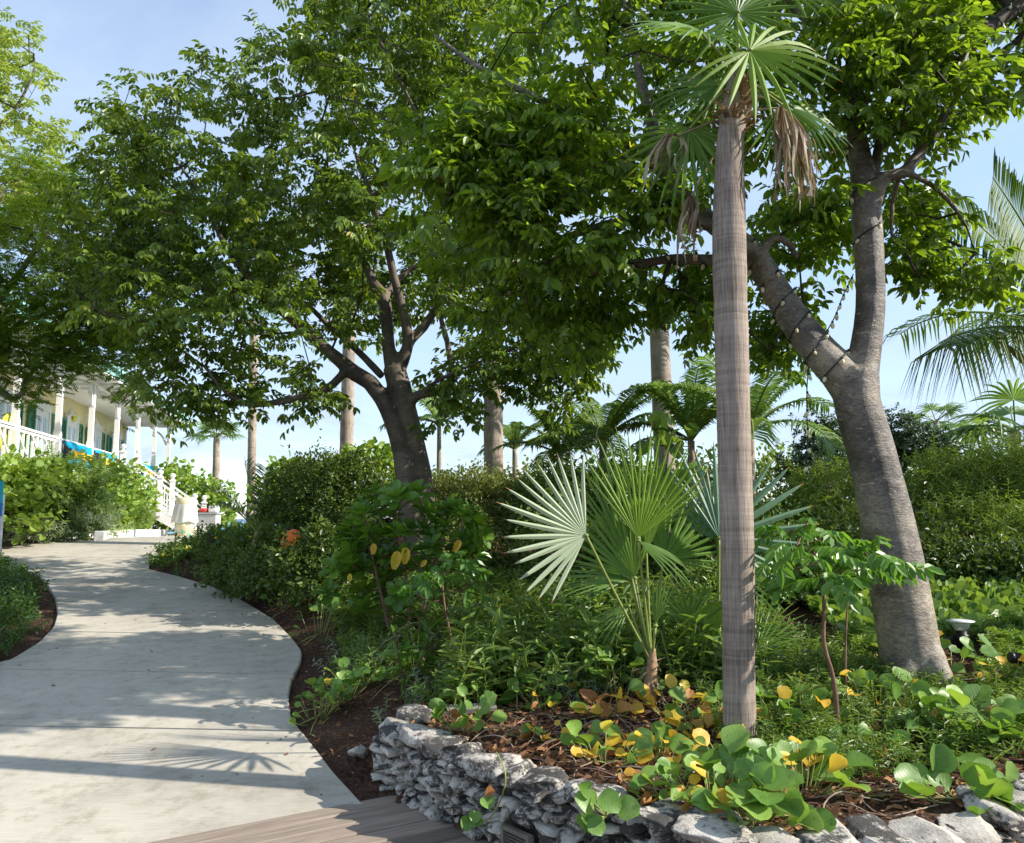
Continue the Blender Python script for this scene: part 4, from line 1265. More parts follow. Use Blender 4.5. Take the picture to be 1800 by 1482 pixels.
# old leaf bases and fibre round the neck
g = Geo(); rs = random.Random(4)
for k in range(130):
    a = rs.uniform(0, 2 * math.pi); zc_ = rs.uniform(0, 1)
    c = w(1289 + 8 * zc_, 232 - 75 * zc_); r0 = (.075 - .03 * zc_)
    o = np.array([math.cos(a), math.sin(a), 0])
    p0 = c + o * r0 * .8; l_ = rs.uniform(.06, .17)
    d = unit(o * rs.uniform(.3, 1.2) + np.array([0, 0, rs.uniform(-.1, 1.1)]))
    sd = np.cross(o, (0, 0, 1)) * rs.uniform(.006, .02)
    tipv = p0 + d * l_ + np.array([0, 0, -.02 * rs.random()])
    mid = p0 + d * l_ * .5 + o * .006
    g.faces([p0 - sd, p0 + sd, mid + sd * .8, mid - sd * .8, tipv], [(0, 1, 2, 3), (3, 2, 4)], rs.uniform(.0, .6))
ob_ = g.obj('fibre_boot', M['dead_frond'], th); ob_['kind'] = 'stuff'
crown0 = w(1298, 130)
F_ = lambda hub, ax, nr, R, n, sp, mt, **k: fan_frond(th, hub, ax, nr, R, n, sp, mt, stalk=crown0 + np.array([0, 0, -.02]), **k)
F_(w(1318, 88, -.15), (.90, -.12, -.28), (.22, -.88, .42), .56, 20, 5.0, M['fan_yellow'], split=True, droop=.08, world_droop=.22, seed=1, web=.3)
F_(w(1297, 22, .1), (.05, .15, .95), (.0, -.95, .25), .52, 22, 5.2, M['fan'], split=True, droop=.1, world_droop=.1, seed=2)
F_(w(1212, 226, .12), (-.35, .1, -.9), (-.35, -.85, .25), .50, 20, 3.6, M['fan'], droop=.1, world_droop=.15, seed=3)
F_(w(1262, 150, .25), (-.95, .2, .0), (-.1, -.8, .5), .48, 22, 4.2, M['fan'], droop=.15, world_droop=.2, seed=4)
F_(w(1395, 190, .15), (.9, .1, -.3), (.1, -.75, .6), .42, 20, 3.6, M['fan'], droop=.15, world_droop=.3, seed=5)
F_(w(1290, -40, .3), (-.6, .5, .6), (-.2, -.6, .7), .55, 22, 4.4, M['fan'], droop=.15, seed=6)
F_(w(1370, -30, .25), (.7, .4, .5), (.2, -.7, .7), .55, 22, 4.4, M['fan_yellow'], droop=.15, seed=7)
F_(w(1235, 60, -.05), (-.9, -.2, .2), (-.2, -.5, .85), .50, 22, 4.2, M['fan'], droop=.15, world_droop=.25, seed=8)
F_(w(1330, 160, .35), (.5, .8, -.2), (.1, -.4, .9), .46, 20, 4.0, M['fan'], droop=.15, world_droop=.3, seed=9)
# dead fronds hanging against the stem: twisted strips
def dead_frond(parent, hub, n, L, spread_x, seed, toward=0.0, stalk=None, lean=0.0):
    rs = random.Random(seed); g = Geo()
    hub = np.asarray(hub)
    for k in range(n):
        a = rs.uniform(-1, 1)
        off = np.array([a * spread_x + lean, toward * rs.uniform(.2, 1) + rs.uniform(-.05, .05), 0])
        l_ = L * rs.uniform(.6, 1.08)
        pts = []
        bow = rs.uniform(-.03, .03)
        for t in np.linspace(0, 1, 8):
            pts.append(hub + off * (1 - (1 - t) ** 2.2) + np.array([bow * math.sin(t * 6), bow * math.cos(t * 5), 0.03 * math.sin(min(1, t * 4) * math.pi) - l_ * (t ** 1.15)]))
        pts = np.array(pts)
        hw = rs.uniform(.005, .013); tw = rs.uniform(0, 6); tr_ = rs.uniform(1, 4)
        V = []
        for q_, p in enumerate(pts):
            ang = tw + tr_ * q_ / 7; wv = np.array([math.cos(ang), math.sin(ang), 0]) * hw * (math.sin(math.pi * (.12 + .86 * q_ / 7)) ** .7)
            V += [p - wv, p + wv]
        if rs.random() < .6:       # curled tip
            V[-1] = V[-1] + np.array([rs.uniform(-.03, .03), .01, .03]); V[-2] = V[-2] + np.array([rs.uniform(-.03, .03), .01, .03])
        g.faces(V, [(2 * q_, 2 * q_ + 1, 2 * q_ + 3, 2 * q_ + 2) for q_ in range(7)], rs.uniform(0, 1))
    if stalk is not None: g.tube([stalk, (np.asarray(stalk) + hub) / 2 + (0, 0, .015), hub], .007, 5)
    o = g.obj('dead_frond', M['dead_frond'], parent)
    o['label'] = 'brown dried frond hanging against the stem'
    return o
nk = w(1290, 205)
dead_frond(th, w(1372, 190, -.06), 30, .56, .13, 1, .0, nk, .07)
dead_frond(th, w(1392, 215, .05), 18, .50, .12, 2, .05, nk, .05)
dead_frond(th, w(1216, 345, .15), 20, .40, .07, 3, .02, w(1275, 240, .1), -.02)
dead_frond(th, w(1190, 240, .1), 12, .33, .16, 4, .0, nk, -.08)
F_(w(1375, 185, .0), (.25, -.1, -.95), (.3, -.85, .2), .52, 16, 2.2, M['fan'], droop=.1, world_droop=.1, seed=11)

# --- fan palms growing low in the bed
fb = B(1142, 1238)
fp = wthing('fan_palm', 'young fan palm with one silver frond and bright upright green fronds', 'palm', fb)
DF = fb[1]
def w(px, py, dd=0.0): return W(px, py, DF + dd)
base_ = w(1142, 1205)
g = Geo(); P, R = spline([w(1140, 1262), w(1142, 1225), w(1145, 1175), w(1147, 1140)], .03, [.05, .045, .038, .02]); g.tube(P, R, 10)
g.obj('trunk', M['boot'], fp, True)
g = Geo(); rs = random.Random(14)
for k in range(50):
    a = rs.uniform(0, 6.283); o = np.array([math.cos(a), math.sin(a), 0]); p0 = w(1143, 1250 - 100 * rs.random()) + o * .04
    d = unit(o * .5 + np.array([0, 0, rs.uniform(-.6, 1)])); sd = np.cross(o, (0, 0, 1)) * .01; l_ = rs.uniform(.05, .12)
    g.faces([p0 - sd, p0 + sd, p0 + d * l_], [(0, 1, 2)], rs.uniform(0, .7))
g.obj('fibre_boot', M['dead_frond'], fp)['kind'] = 'stuff'
bs = w(1145, 1165)
F2 = lambda hub, ax, nr, R, n, sp, mt, **k: fan_frond(fp, hub, ax, nr, R, n, sp, mt, stalk=bs, split=True, **k)
F2(w(1030, 941, -.25), (-.80, -.30, .10), (.42, -.90, .18), .61, 17, 2.75, M['fan_pale'], droop=-.05, seed=1, rmin=.78, asym=.2, jit=.12, web=.36)['label'] = 'silver-white frond facing left'
F2(w(1122, 946, -.05), (.05, -.03, .98), (.12, -.98, .05), .76, 17, 1.75, M['fan_yellow'], droop=.05, seed=2, rmin=.68, asym=.08, web=.25)
F2(w(1135, 950, .15), (.28, .05, .95), (.35, -.92, .05), .74, 15, 1.6, M['fan_yellow'], droop=.06, seed=42, rmin=.66, web=.25, world_droop=.05)
F2(w(1098, 960, .25), (-.18, .1, .97), (-.25, -.95, .1), .76, 15, 1.5, M['fan'], droop=.06, seed=43, rmin=.66, web=.25, world_droop=.05)
F2(w(1122, 950, -.05), (.9, -.1, -.55), (.35, -.6, .7), .46, 8, 1.0, M['fan'], droop=.2, seed=12, rmin=.8)
F2(w(1116, 1016, .12), (-.22, .1, .93), (-.45, -.85, .2), .66, 15, 1.9, M['fan'], droop=.08, seed=3, rmin=.72, asym=-.2, web=.36)
F2(w(1108, 1018, .2), (-.95, .1, .06), (.1, -.4, .9), .55, 14, 1.6, M['fan'], droop=.15, seed=4, rmin=.8)
F2(w(1165, 985, .35), (.55, .3, .7), (.2, -.9, .3), .6, 16, 2.2, M['fan'], droop=.1, seed=5, rmin=.75)
F2(w(1105, 1065, .1), (-.75, -.3, -.5), (.0, -.6, .8), .32, 8, 1.2, M['fan'], droop=.2, seed=6, rmin=.8)
F2(w(1152, 1100, -.05), (.15, -.1, .95), (.0, -.98, .1), .32, 7, .7, M['fan'], droop=.02, seed=7, rmin=.9)

# second fan palm behind the tall stem
fb2 = B(1262, 1195); DF2 = fb2[1]
def w(px, py, dd=0.0): return W(px, py, DF2 + dd)
fp2 = wthing('fan_palm', 'blue-green fan palm half hidden behind the tall slim palm stem', 'palm', fb2)
g = Geo(); g.tube([w(1262, 1215), w(1262, 1165), w(1263, 1130)], [.05, .045, .025], 9); g.obj('trunk', M['boot'], fp2, True)
bs = w(1263, 1150)
F3 = lambda hub, ax, nr, R, n, sp, mt, **k: fan_frond(fp2, hub, ax, nr, R, n, sp, mt, stalk=bs, split=True, **k)
F3(w(1264, 946, .05), (.62, .12, .55), (.25, -.92, .35), .80, 15, 3.0, M['fan_blue'], droop=.08, seed=21, rmin=.7, web=.3)
F3(w(1262, 950, .1), (-.2, .1, .95), (-.2, -.92, .2), .55, 12, 1.9, M['fan_blue'], droop=.08, seed=22, rmin=.72)
F3(w(1250, 1058, -.15), (.3, -.1, -.9), (.2, -.9, .3), .46, 14, 2.8, M['fan_yellow'], droop=.1, seed=23, rmin=.7)
F3(w(1212, 1095, -.1), (-.1, -.2, .9), (-.1, -.9, .3), .36, 12, 2.4, M['fan'], droop=.1, seed=24, rmin=.7)
F3(w(1270, 1000, .3), (.9, .2, .1), (.1, -.6, .7), .62, 14, 2.2, M['fan'], droop=.15, seed=25, rmin=.75)

# third: low tuft fanning out to the right of the stem
fb3 = B(1322, 1185); DF3 = fb3[1]
def w(px, py, dd=0.0): return W(px, py, DF3 + dd)
fp3 = wthing('fan_palm', 'low fan palm tuft with narrow ageing fingers right of the tall stem', 'palm', fb3)
bs = w(1325, 1190)
F4 = lambda hub, ax, nr, R, n, sp, mt, **k: fan_frond(fp3, hub, ax, nr, R, n, sp, mt, stalk=bs, split=True, **k)
F4(w(1330, 1145), (.9, -.1, .12), (.1, -.85, .5), .40, 18, 2.9, M['fan'], droop=.12, seed=31, rmin=.8, web=.22)
F4(w(1325, 1120, .1), (.6, .1, .55), (.0, -.9, .4), .42, 14, 2.0, M['fan'], droop=.1, seed=32, rmin=.8, web=.22)
F4(w(1322, 1165, -.05), (.85, -.2, -.35), (.1, -.8, .55), .36, 12, 1.6, M['dead_frond'], droop=.15, seed=33, rmin=.8, web=.22)['label'] = 'dry brown frond'

# --- small date palm beside the path
Dd = 11.7
c = W(452, 935, Dd)
dp = wthing('date_palm', 'small dark date palm with arching feather fronds beside the path', 'palm', (c[0], Dd, H(c[0], Dd)))
g = Geo(); g.tube([(c[0], Dd, H(c[0], Dd) - .1), (c[0], Dd, c[2] - .12), c], [.07, .06, .035], 9); g.obj('trunk', M['boot'], dp, True)
rs = random.Random(8)
for k, (ax, ar, L) in enumerate([((-.55, -.2, .95), 1.35, .98), ((-.15, -.1, 1), .5, 1.0), ((.35, .1, 1), .95, 1.05), ((.05, .2, 1), .25, .95), ((-.75, .2, .9), 1.5, .9), ((.75, .1, .9), 1.2, 1.0), ((.5, -.4, .8), 1.3, .8)]):
    pinnate(dp, c + np.array([0, 0, -.02]), ax, L, ar, 32, .016, .30, M['date'], 60 + k, .12, .5, start=.22, rr=.011, sweep=.75)

# --- palms behind the hedges
def far_palm(px, pytop, pybase, Y, rad, label, rtop=.75, kind='coco', fr=None, lean=0.0, n=12, L=1.6, mat=None, seed=0, group=None, crown=True, trunkmat=None, name='palm_tree'):
    top = W(px, pytop, Y); bx = W(px + lean, pybase, Y)
    bz = H(bx[0], Y)
    t = wthing(name, label, 'palm', (bx[0], Y, bz), group)
    P, R = spline([(bx[0], Y, bz - .1), (bx[0] * .5 + top[0] * .5, Y, (bz + top[2]) / 2), top], .12, [rad, rad * (1 + rtop) / 2, rad * rtop])
    R = R * np.array([1 + .05 * noise.noise(Vector((seed, 0, p[2] * 8))) for p in P])
    g = Geo(); g.tube(P, R, 14); g.obj('trunk', trunkmat or M['palm_far'], t, True)
    rs = random.Random(seed)
    if crown:
        for k in range(n):
            a = 6.283 * k / n + rs.uniform(-.3, .3); up = rs.uniform(-.1, 1.1) if kind == 'fan' or rad > .1 else rs.uniform(.25, 2.2)
            if kind == 'fan':
                ax = unit(np.array([math.cos(a), math.sin(a), up])); hub = top + ax * L * .55
                fan_frond(t, hub, ax, unit(np.array([-ax[2] * math.cos(a), -ax[2] * math.sin(a), 1.2]) + rs.uniform(-.3, .3)), L * .62, 18, 4.2, mat or M['palm_leaf'], stalk=top, droop=.25, world_droop=.35, seed=seed * 50 + k, srad=.012)
            else:
                pinnate(t, top, (math.cos(a), math.sin(a), up), L * rs.uniform(.85, 1.1), rs.uniform(.9, 1.7), 34, .034, L * .27, mat or M['palm_leaf'], seed * 50 + k, .6, .15, start=.15, rr=.02)
    return t
far_palm(381, 770, 860, 31.0, .16, 'small sabal palm with round green head beyond the stairs', kind='fan', n=16, L=1.05, seed=2, name='sabal_palm')
far_palm(447, 560, 860, 33.0, .16, 'thin bare palm stem with shaggy grey leaf bases, left of middle', kind='fan', n=10, L=1.4, seed=3, name='sabal_palm', rtop=1.1, lean=-4)
far_palm(618, 420, 815, 19.5, .165, 'tall ringed palm stem rising left of the twin-trunked tree', kind='coco', n=10, L=2.2, seed=4, lean=-10, rtop=.85, name='tall_palm')
far_palm(864, 380, 850, 15.0, .185, 'thick ringed palm stem rising right of the twin-trunked tree', kind='coco', n=10, L=2.0, seed=5, lean=5, rtop=.9, name='tall_palm')
far_palm(1158, 560, 860, 13.5, .18, 'ringed palm stem with pale papery leaf bases behind the fan palms', kind='coco', n=9, L=1.6, seed=6, lean=14, rtop=.88, name='tall_palm')
far_palm(772, 745, 850, 17.0, .06, 'small arching palm with one rusty frond right of the twin trunk', n=11, L=1.15, seed=7, name='arching_palm', rtop=.7)
far_palm(905, 790, 880, 17.5, .07, 'small feather palm behind the thick ringed stem', n=9, L=.9, seed=8, name='arching_palm')
far_palm(1060, 775, 900, 11.5, .07, 'bushy feather palm with yellowing frond behind the upright fan fronds', n=17, L=1.25, seed=9, mat=M['coco'], name='arching_palm')
far_palm(985, 800, 900, 12.5, .07, 'feather palm clump left of the ringed stem behind the fan palms', n=12, L=.95, seed=10, mat=M['coco'], name='arching_palm')
far_palm(1215, 775, 900, 10.8, .06, 'feather palm between the ringed stem and the tall slim palm', n=13, L=1.1, seed=11, mat=M['palm_leaf'], name='arching_palm')
far_palm(1318, 760, 900, 10.2, .07, 'feather palm with long drooping fronds right behind the tall slim stem', n=13, L=1.35, seed=12, mat=M['palm_leaf'], name='arching_palm')
far_palm(1645, 742, 850, 22.0, .1, 'small palm head peeping over the dark bush', kind='fan', n=9, L=.8, seed=13, name='sabal_palm')
far_palm(1785, 760, 900, 13.0, .1, 'fan-headed palm at the right edge above the feathery bush', kind='fan', n=13, L=1.15, seed=14, mat=M['palm_leaf'], name='sabal_palm')

# coconut palm just off the right edge whose fronds hang into the sky
Yc = 9.0; ct = W(1905, 600, Yc); cb_ = np.array([ct[0] + .7, Yc + .2, 0]); cb_[2] = H(cb_[0], cb_[1])
cp = wthing('coconut_palm', 'coconut palm at the right edge with long drooping comb-like fronds', 'palm', cb_)
P, R = spline([cb_ - (0, 0, .1), cb_ * .4 + ct * .6 + (.15, 0, 0), ct], .12, [.17, .13, .11]); g = Geo(); g.tube(P, R, 14); g.obj('trunk', M['palm_far'], cp, True)
pinnate(cp, ct, W(1730, 545, Yc - .4) - ct, 2.05, .75, 66, .03, .70, M['coco'], 201, 1.35, -.05, start=.12, rr=.028, sweep=.35, taper=.3)
pinnate(cp, ct, W(1760, 290, Yc - 1.5) - ct, 2.8, .35, 64, .042, .62, M['coco'], 202, .55, .1, side_up=(.2, -1, .1), start=.15, rr=.024, sweep=.6)
pinnate(cp, ct, W(1700, 330, Yc - .9) - ct, 2.6, .5, 60, .04, .62, M['coco'], 203, .7, .1, side_up=(.3, -.9, .3), start=.2, rr=.024, sweep=.6)
pinnate(cp, ct, W(1800, 480, Yc - .8) - ct, 1.8, .9, 50, .026, .55, M['coco'], 204, 1.1, .0, start=.2, rr=.022, sweep=.5)
for k in range(7):
    a = -.9 + .5 * k
    pinnate(cp, ct, (math.cos(a), math.sin(a), .7), 2.4, 1.2, 40, .03, .6, M['coco'], 210 + k, .8, .1, start=.15, rr=.024)
g = Geo(); s_ = W(1795, 640, Yc - .3); V = []
P, R = spline([ct + (0, 0, -.05), W(1840, 650, Yc - .3), W(1800, 632, Yc - .35), W(1766, 603, Yc - .35)], .05, [.02, .045, .05, .006]); g.tube(P, R, 8)
g.obj('flower_spathe', M['boot'], cp, True)

# ------------------------------------------------------------------ yellow house with veranda
hu = unit(np.array([-.2172, 1.0]))            # along the long front, away from the camera
hn = np.array([hu[1], -hu[0]])                # out of the front, towards the path
HP = [np.array([-6.815 - .2172 * d, d]) for d in (20.25, 23.0, 25.75, 28.5, 31.25, 34.0)]   # veranda posts
DECK = 2.66; RAIL = 3.62; BEAM = 5.42; EAVE = 5.95; SET = 1.75
def hp(s, o, z):
    """house point: s metres along the front from the near post, o metres out of the post line"""
    p = HP[0] + hu * s + hn * o
    return np.array([p[0], p[1], z])
SL = float(np.linalg.norm(HP[-1] - HP[0]))
bay = SL / 5
Rh = np.stack([[hu[0], hu[1], 0], [hn[0], hn[1], 0], [0, 0, 1]], 1)
def hbox(g, s, o, z, ds, do, dz, m=0): return g.box(hp(s, o, z), (ds, do, dz), Rh, m)
house = wthing('yellow_house', 'cream yellow beach house with white veranda, green shutters and brown hip roof', 'house', (HP[2][0], HP[2][1], 1.1))
S0 = -9.0
# front wall in boards (lapped siding)
nb = 22; top = 6.3
for k in range(nb):
    g = Geo(); h_ = (top - DECK) / nb
    z0 = DECK + k * h_
    a = hp(S0, -SET, z0 + h_ / 2); tilt = Matrix.Rotation(-.045, 3, 'X')
    g.box((0, 0, 0), (SL - S0 + .05, .03, h_ + .006), np.array(tilt)); g.V[0] = g.V[0] @ Rh.T + hp((SL + S0) / 2, -SET - .02, z0 + h_ / 2)
    g.obj('siding_board', M['cream'], house)
g = Geo(); hbox(g, (SL + S0) / 2, -SET - 3.6, (DECK + top) / 2, SL - S0, 7.0, top - DECK); g.obj('wall', M['cream'], house)
g = Geo(); hbox(g, (SL + S0) / 2, -SET - 3.5, (.9 + DECK) / 2 - .05, SL - S0, 6.9, DECK - .95); g.obj('foundation', M['white'], house)
g = Geo(); hbox(g, SL + .04, -SET + .03, (DECK + BEAM) / 2 + .1, .12, .14, BEAM - DECK + .2); g.obj('corner_board', M['white'], house)
# deck boards edge and floor
g = Geo(); hbox(g, (SL + S0) / 2 + .1, -SET / 2 + .04, DECK - .03, SL - S0 + .4, SET + .2, .06); g.obj('deck_floor', M['white'], house)
g = Geo(); hbox(g, (SL + S0) / 2 + .1, .10, DECK - .18, SL - S0 + .4, .05, .23); g.obj('deck_fascia', M['white'], house)
# lattice skirt under the deck
g = Geo()
for k in range(0, 150):
    s0 = S0 + k * .18
    if s0 > SL: break
    for sg in (-1, 1):
        a = hp(s0 + (0 if sg > 0 else 1.25), .06 + .012 * sg, 1.1); b = hp(s0 + (1.25 if sg > 0 else 0), .06 + .012 * sg, DECK - .3)
        g.bar(a, b, .012, .045, (hn[0], hn[1], 0))
lat = g.obj('lattice_skirt', M['white'], house); lat['kind'] = 'stuff'
# doors with shutters in every bay
for k in range(-3, 5):
    sc = (k + .5) * bay
    dr = Geo(); hbox(dr, sc, -SET + .035, DECK + 1.08, 1.02, .05, 2.14)
    door = dr.obj('door', M['white'], house)
    for q_ in (-1, 1):
        g = Geo(); hbox(g, sc + q_ * .25, -SET + .064, DECK + 1.2, .30, .008, 1.5); g.obj('pane', M['glass'], door)
        g = Geo(); hbox(g, sc + q_ * .25, -SET + .07, DECK + 1.2, .02, .015, 1.5); g.obj('glazing_bar', M['white'], door)
    g = Geo()
    hbox(g, sc, -SET + .05, DECK + 2.24, 1.3, .09, .18); hbox(g, sc, -SET + .06, DECK + 2.345, 1.4, .12, .03)
    for q_ in (-1, 1): hbox(g, sc + q_ * .575, -SET + .05, DECK + 1.075, .12, .08, 2.15)
    g.obj('door_frame', M['white'], house)
    for q_ in (-1, 1):
        g = Geo(); cs = sc + q_ * .91
        for a_ in (-1, 1): hbox(g, cs + a_ * .23, -SET + .06, DECK + 1.1, .06, .05, 2.1)
        for zz_ in (.08, 1.1, 2.12): hbox(g, cs, -SET + .06, DECK + zz_, .40, .048, .08)
        sh = g.obj('shutter', M['shutter'], house)
        g = Geo()
        for q2 in range(26):
            z_ = DECK + .15 + q2 * .075
            g.box((0, 0, 0), (.40, .012, .075), np.array(Matrix.Rotation(.6, 3, 'X'))); g.V[-1] = g.V[-1] @ Rh.T + hp(cs, -SET + .05, z_)
        lv = g.obj('louvres', M['shutter'], sh); lv['kind'] = 'stuff'
    # gooseneck wall lamp between the doors
    g = Geo(); sl = sc + bay / 2
    pts = [hp(sl, -SET + .02, 4.95), hp(sl, -SET + .1, 5.16), hp(sl, -SET + .25, 5.24), hp(sl, -SET + .38, 5.16), hp(sl, -SET + .4, 5.05)]
    g.tube(spline(pts, .04), .013, 6); g.lathe([(.03, 0), (.045, -.06), (.14, -.2), (.145, -.21)], hp(sl, -SET + .4, 5.06), 14)
    g.lathe([(.06, -.02), (.06, .02)], hp(sl, -SET + .03, 4.95), 10)
    if sl < SL: g.obj('wall_lamp', M['white'], house, True)
# posts with plinth, neck moulding and brackets
allposts = [(-3 + k) * bay for k in range(3)] + [k * bay for k in range(6)]
for s_ in allposts:
    g = Geo(); hbox(g, s_, 0, (DECK + BEAM) / 2, .125, .125, BEAM - DECK); hbox(g, s_, 0, DECK + .55, .16, .16, 1.1)
    hbox(g, s_, 0, DECK + 1.12, .145, .145, .06); hbox(g, s_, 0, BEAM - .62, .15, .15, .05)
    ps = g.obj('post', M['white'], house)
    g = Geo()
    for q_ in (-1, 1):
        if (s_ == allposts[-1] and q_ > 0): continue
        P = [hp(s_ + q_ * .07, 0, BEAM - .6), hp(s_ + q_ * .17, 0, BEAM - .34), hp(s_ + q_ * .36, 0, BEAM - .02)]
        P = spline(P, .07)
        for a, b in zip(P[:-1], P[1:]): g.bar(a, b + (b - a) * .1, .07, .07, (hn[0], hn[1], 0))
    g.obj('bracket', M['white'], ps)
# end of the veranda: beam and bracket back to the wall
g = Geo(); hbox(g, (S0 + SL) / 2, 0, BEAM + .13, SL - S0 + .16, .14, .26); g.obj('beam', M['white'], house)
g = Geo(); hbox(g, SL, -SET / 2 - .04, BEAM + .13, .14, SET - .15, .26); g.obj('beam', M['white'], house)
g = Geo(); P = spline([hp(SL, -.09, BEAM - .75), hp(SL, -.3, BEAM - .35), hp(SL, -.75, BEAM)], .08)
for a, b in zip(P[:-1], P[1:]): g.bar(a, b + (b - a) * .1, .07, .07, (hu[0], hu[1], 0))
g.obj('bracket', M['white'], house)
# ceiling boards of the veranda and rafter tails
g = Geo(); hbox(g, (S0 + SL) / 2 + .2, -SET / 2 + .18, EAVE - .40, SL - S0 + 1.2, SET + .9, .05); g.obj('soffit', M['white'], house)
for k in range(30):
    s_ = S0 + .3 + k * .8
    if s_ > SL + .6: break
    g = Geo(); hbox(g, s_, -.1, EAVE - .46, .05, 1.2, .1); g.obj('rafter_tail', M['white'], house)
# hip roof with overhang, in shingle courses
oh = .5
e0, e1 = S0 - 1, SL + oh
def roof_pt(s, o, z): return hp(s, o, z)
depth = 4.6; rise = 3.0; nc = 22
g = Geo()
rf = None
body = Geo()
A_, B_, Ct, Dt = roof_pt(e0, oh, EAVE - .02), roof_pt(e1, oh, EAVE - .02), roof_pt(e1 - depth, oh - depth, EAVE + rise), roof_pt(e0, oh - depth, EAVE + rise)
E_, = (roof_pt(e1, oh - 2 * depth, EAVE - .02),)
body.faces([A_, B_, Ct, Dt, E_, roof_pt(e0, oh - 2 * depth, EAVE - .02)], [(0, 1, 2, 3), (1, 4, 2), (4, 5, 3, 2)])
roof = body.obj('roof', M['shingle'], house)
g = Geo()
for k in range(nc):
    t0, t1 = k / nc, (k + 1) / nc
    for side in (0, 1):
        if side == 0: P0, P1, Q0, Q1 = A_, B_, Dt, Ct
        else: P0, P1, Q0, Q1 = B_, E_, Ct, Ct
        a0 = P0 + (Q0 - P0) * t0; a1 = P1 + (Q1 - P1) * t0; b0 = P0 + (Q0 - P0) * t1; b1 = P1 + (Q1 - P1) * t1
        up0, up1 = np.array([0, 0, .035]), np.array([0, 0, .008])
        g.faces([a0 + up0, a1 + up0, b1 + up1, b0 + up1, a0 + up1 * .2, a1 + up1 * .2], [(0, 1, 2, 3), (4, 5, 1, 0)])
sg_ = g.obj('shingle_courses', M['shingle'], roof); sg_['kind'] = 'stuff'
g = Geo(); hbox(g, (e0 + e1) / 2, oh - .02, EAVE - .14, e1 - e0, .04, .24); hbox(g, (e0 + e1) / 2, oh + .06, EAVE - .05, e1 - e0 + .1, .12, .1)
g.obj('fascia', M['mint'], house)
g = Geo(); hbox(g, e1 + .0, oh - depth - .0, EAVE - .14, .04, 2 * depth, .24); hbox(g, e1 + .07, oh - depth, EAVE - .05, .12, 2 * depth, .1); g.obj('fascia', M['mint'], house)
g = Geo(); g.lathe([(.03, 0), (.05, -.03), (.05, -.12)], hp(SL + .1, .12, BEAM - .02), 8); g.obj('spot_lamp', M['black'], house)

# railings between posts
for k in range(-3, 5):
    if k == 2: continue                 # the stairs leave through this bay
    a, b = k * bay + .1, (k + 1) * bay - .1
    g = Geo(); hbox(g, (a + b) / 2, 0, RAIL, b - a, .11, .05); hbox(g, (a + b) / 2, 0, RAIL - .06, b - a, .05, .07)
    hbox(g, (a + b) / 2, 0, DECK + .14, b - a, .06, .07)
    rl = g.obj('railing', M['white'], house)
    n_ = 9
    for q_ in range(n_):
        g = Geo(); s_ = a + (b - a) * (q_ + .5) / n_; hbox(g, s_, 0, (RAIL + DECK) / 2 + .03, .045, .045, RAIL - DECK - .26); g.obj('baluster', M['white'], rl)
    for q_ in range(3):
        g = Geo(); s_ = a + (b - a) * (q_ + .5) / 3
        g.bar(hp(s_ - .4, .02, RAIL - .10), hp(s_ + .4, .02, DECK + .2), .05, .03, (hn[0], hn[1], 0)); g.obj('cross_brace', M['white'], rl)

# flag bunting draped on the railings: blue, gold and black
def flag_mat(name, c): return flat_mat(name, c, .7, .06, 4)
M['aqua'] = flag_mat('flag_aquamarine', (.0, .33, .52)); M['gold'] = flag_mat('flag_gold', (.85, .48, .03)); M['fblack'] = flag_mat('flag_black', (.015, .015, .016))
def flag(s0, s1, seed, drop=.62):
    rs = random.Random(seed); g = Geo(); ns, nz_ = 26, 15
    V = []
    for i_ in range(ns + 1):
        for j_ in range(nz_ + 1):
            u, v_ = i_ / ns, j_ / nz_
            wv = .035 * math.sin(u * 17 + seed * 2 + v_ * 2) + .02 * math.sin(u * 37 + seed) * v_
            V.append(hp(s0 + (s1 - s0) * u, .09 + wv, RAIL - .02 - drop * v_ * (1 - .12 * math.sin(math.pi * u))))
    for i_ in range(ns):
        for j_ in range(nz_):
            u, v_ = (i_ + .5) / ns, (j_ + .5) / nz_
            m = 1 if 1 / 3 < v_ < 2 / 3 else 0
            if u < .42 * (1 - abs(v_ - .5) * 2): m = 2
            a = i_ * (nz_ + 1) + j_
            g.faces([V[a], V[a + 1], V[a + nz_ + 2], V[a + nz_ + 1]], [(0, 1, 2, 3)], None, m)
    return g.obj('flag_banner', [M['aqua'], M['gold'], M['fblack']], None, True)
for k, (s0, s1, lb_) in enumerate([(.15, bay - .15, 'aqua, gold and black flag tied to the railing in the nearest visible veranda bay'),
        (bay + .15, 2 * bay - .2, 'aqua, gold and black flag on the railing half sunk in the hedge, second bay'),
        (3 * bay + .15, 4 * bay - .15, 'rumpled aqua, gold and black flag on the railing just past the stairs'),
        (4 * bay + .15, 5 * bay - .15, 'aqua, gold and black flag on the last railing bay by the end post')]):
    tag(flag(s0, s1, k + 1), lb_, 'flag', 'flags tied along the veranda railing')
# lime discs
def disc(c, r, label):
    g = Geo(); rr_ = [(r * .2, .03), (r * .9, .03), (r, .012), (r, -.012), (r * .9, -.03), (r * .2, -.03)]
    g.lathe(rr_, (0, 0, 0), 24)
    g.V[0] = np.stack([g.V[0][:, 0], g.V[0][:, 2], g.V[0][:, 1]], 1) @ Rh.T + np.asarray(c)
    tag(g.obj('round_sign', M['lime'], None, True), label, 'sign')
disc(hp(-bay * .95, -.15, 3.42), .5, 'large lime green round disc behind the near railing')
disc(hp(2.5 * bay - .1, -SET + .16, 4.93), .16, 'small lime green disc hung above a veranda door')
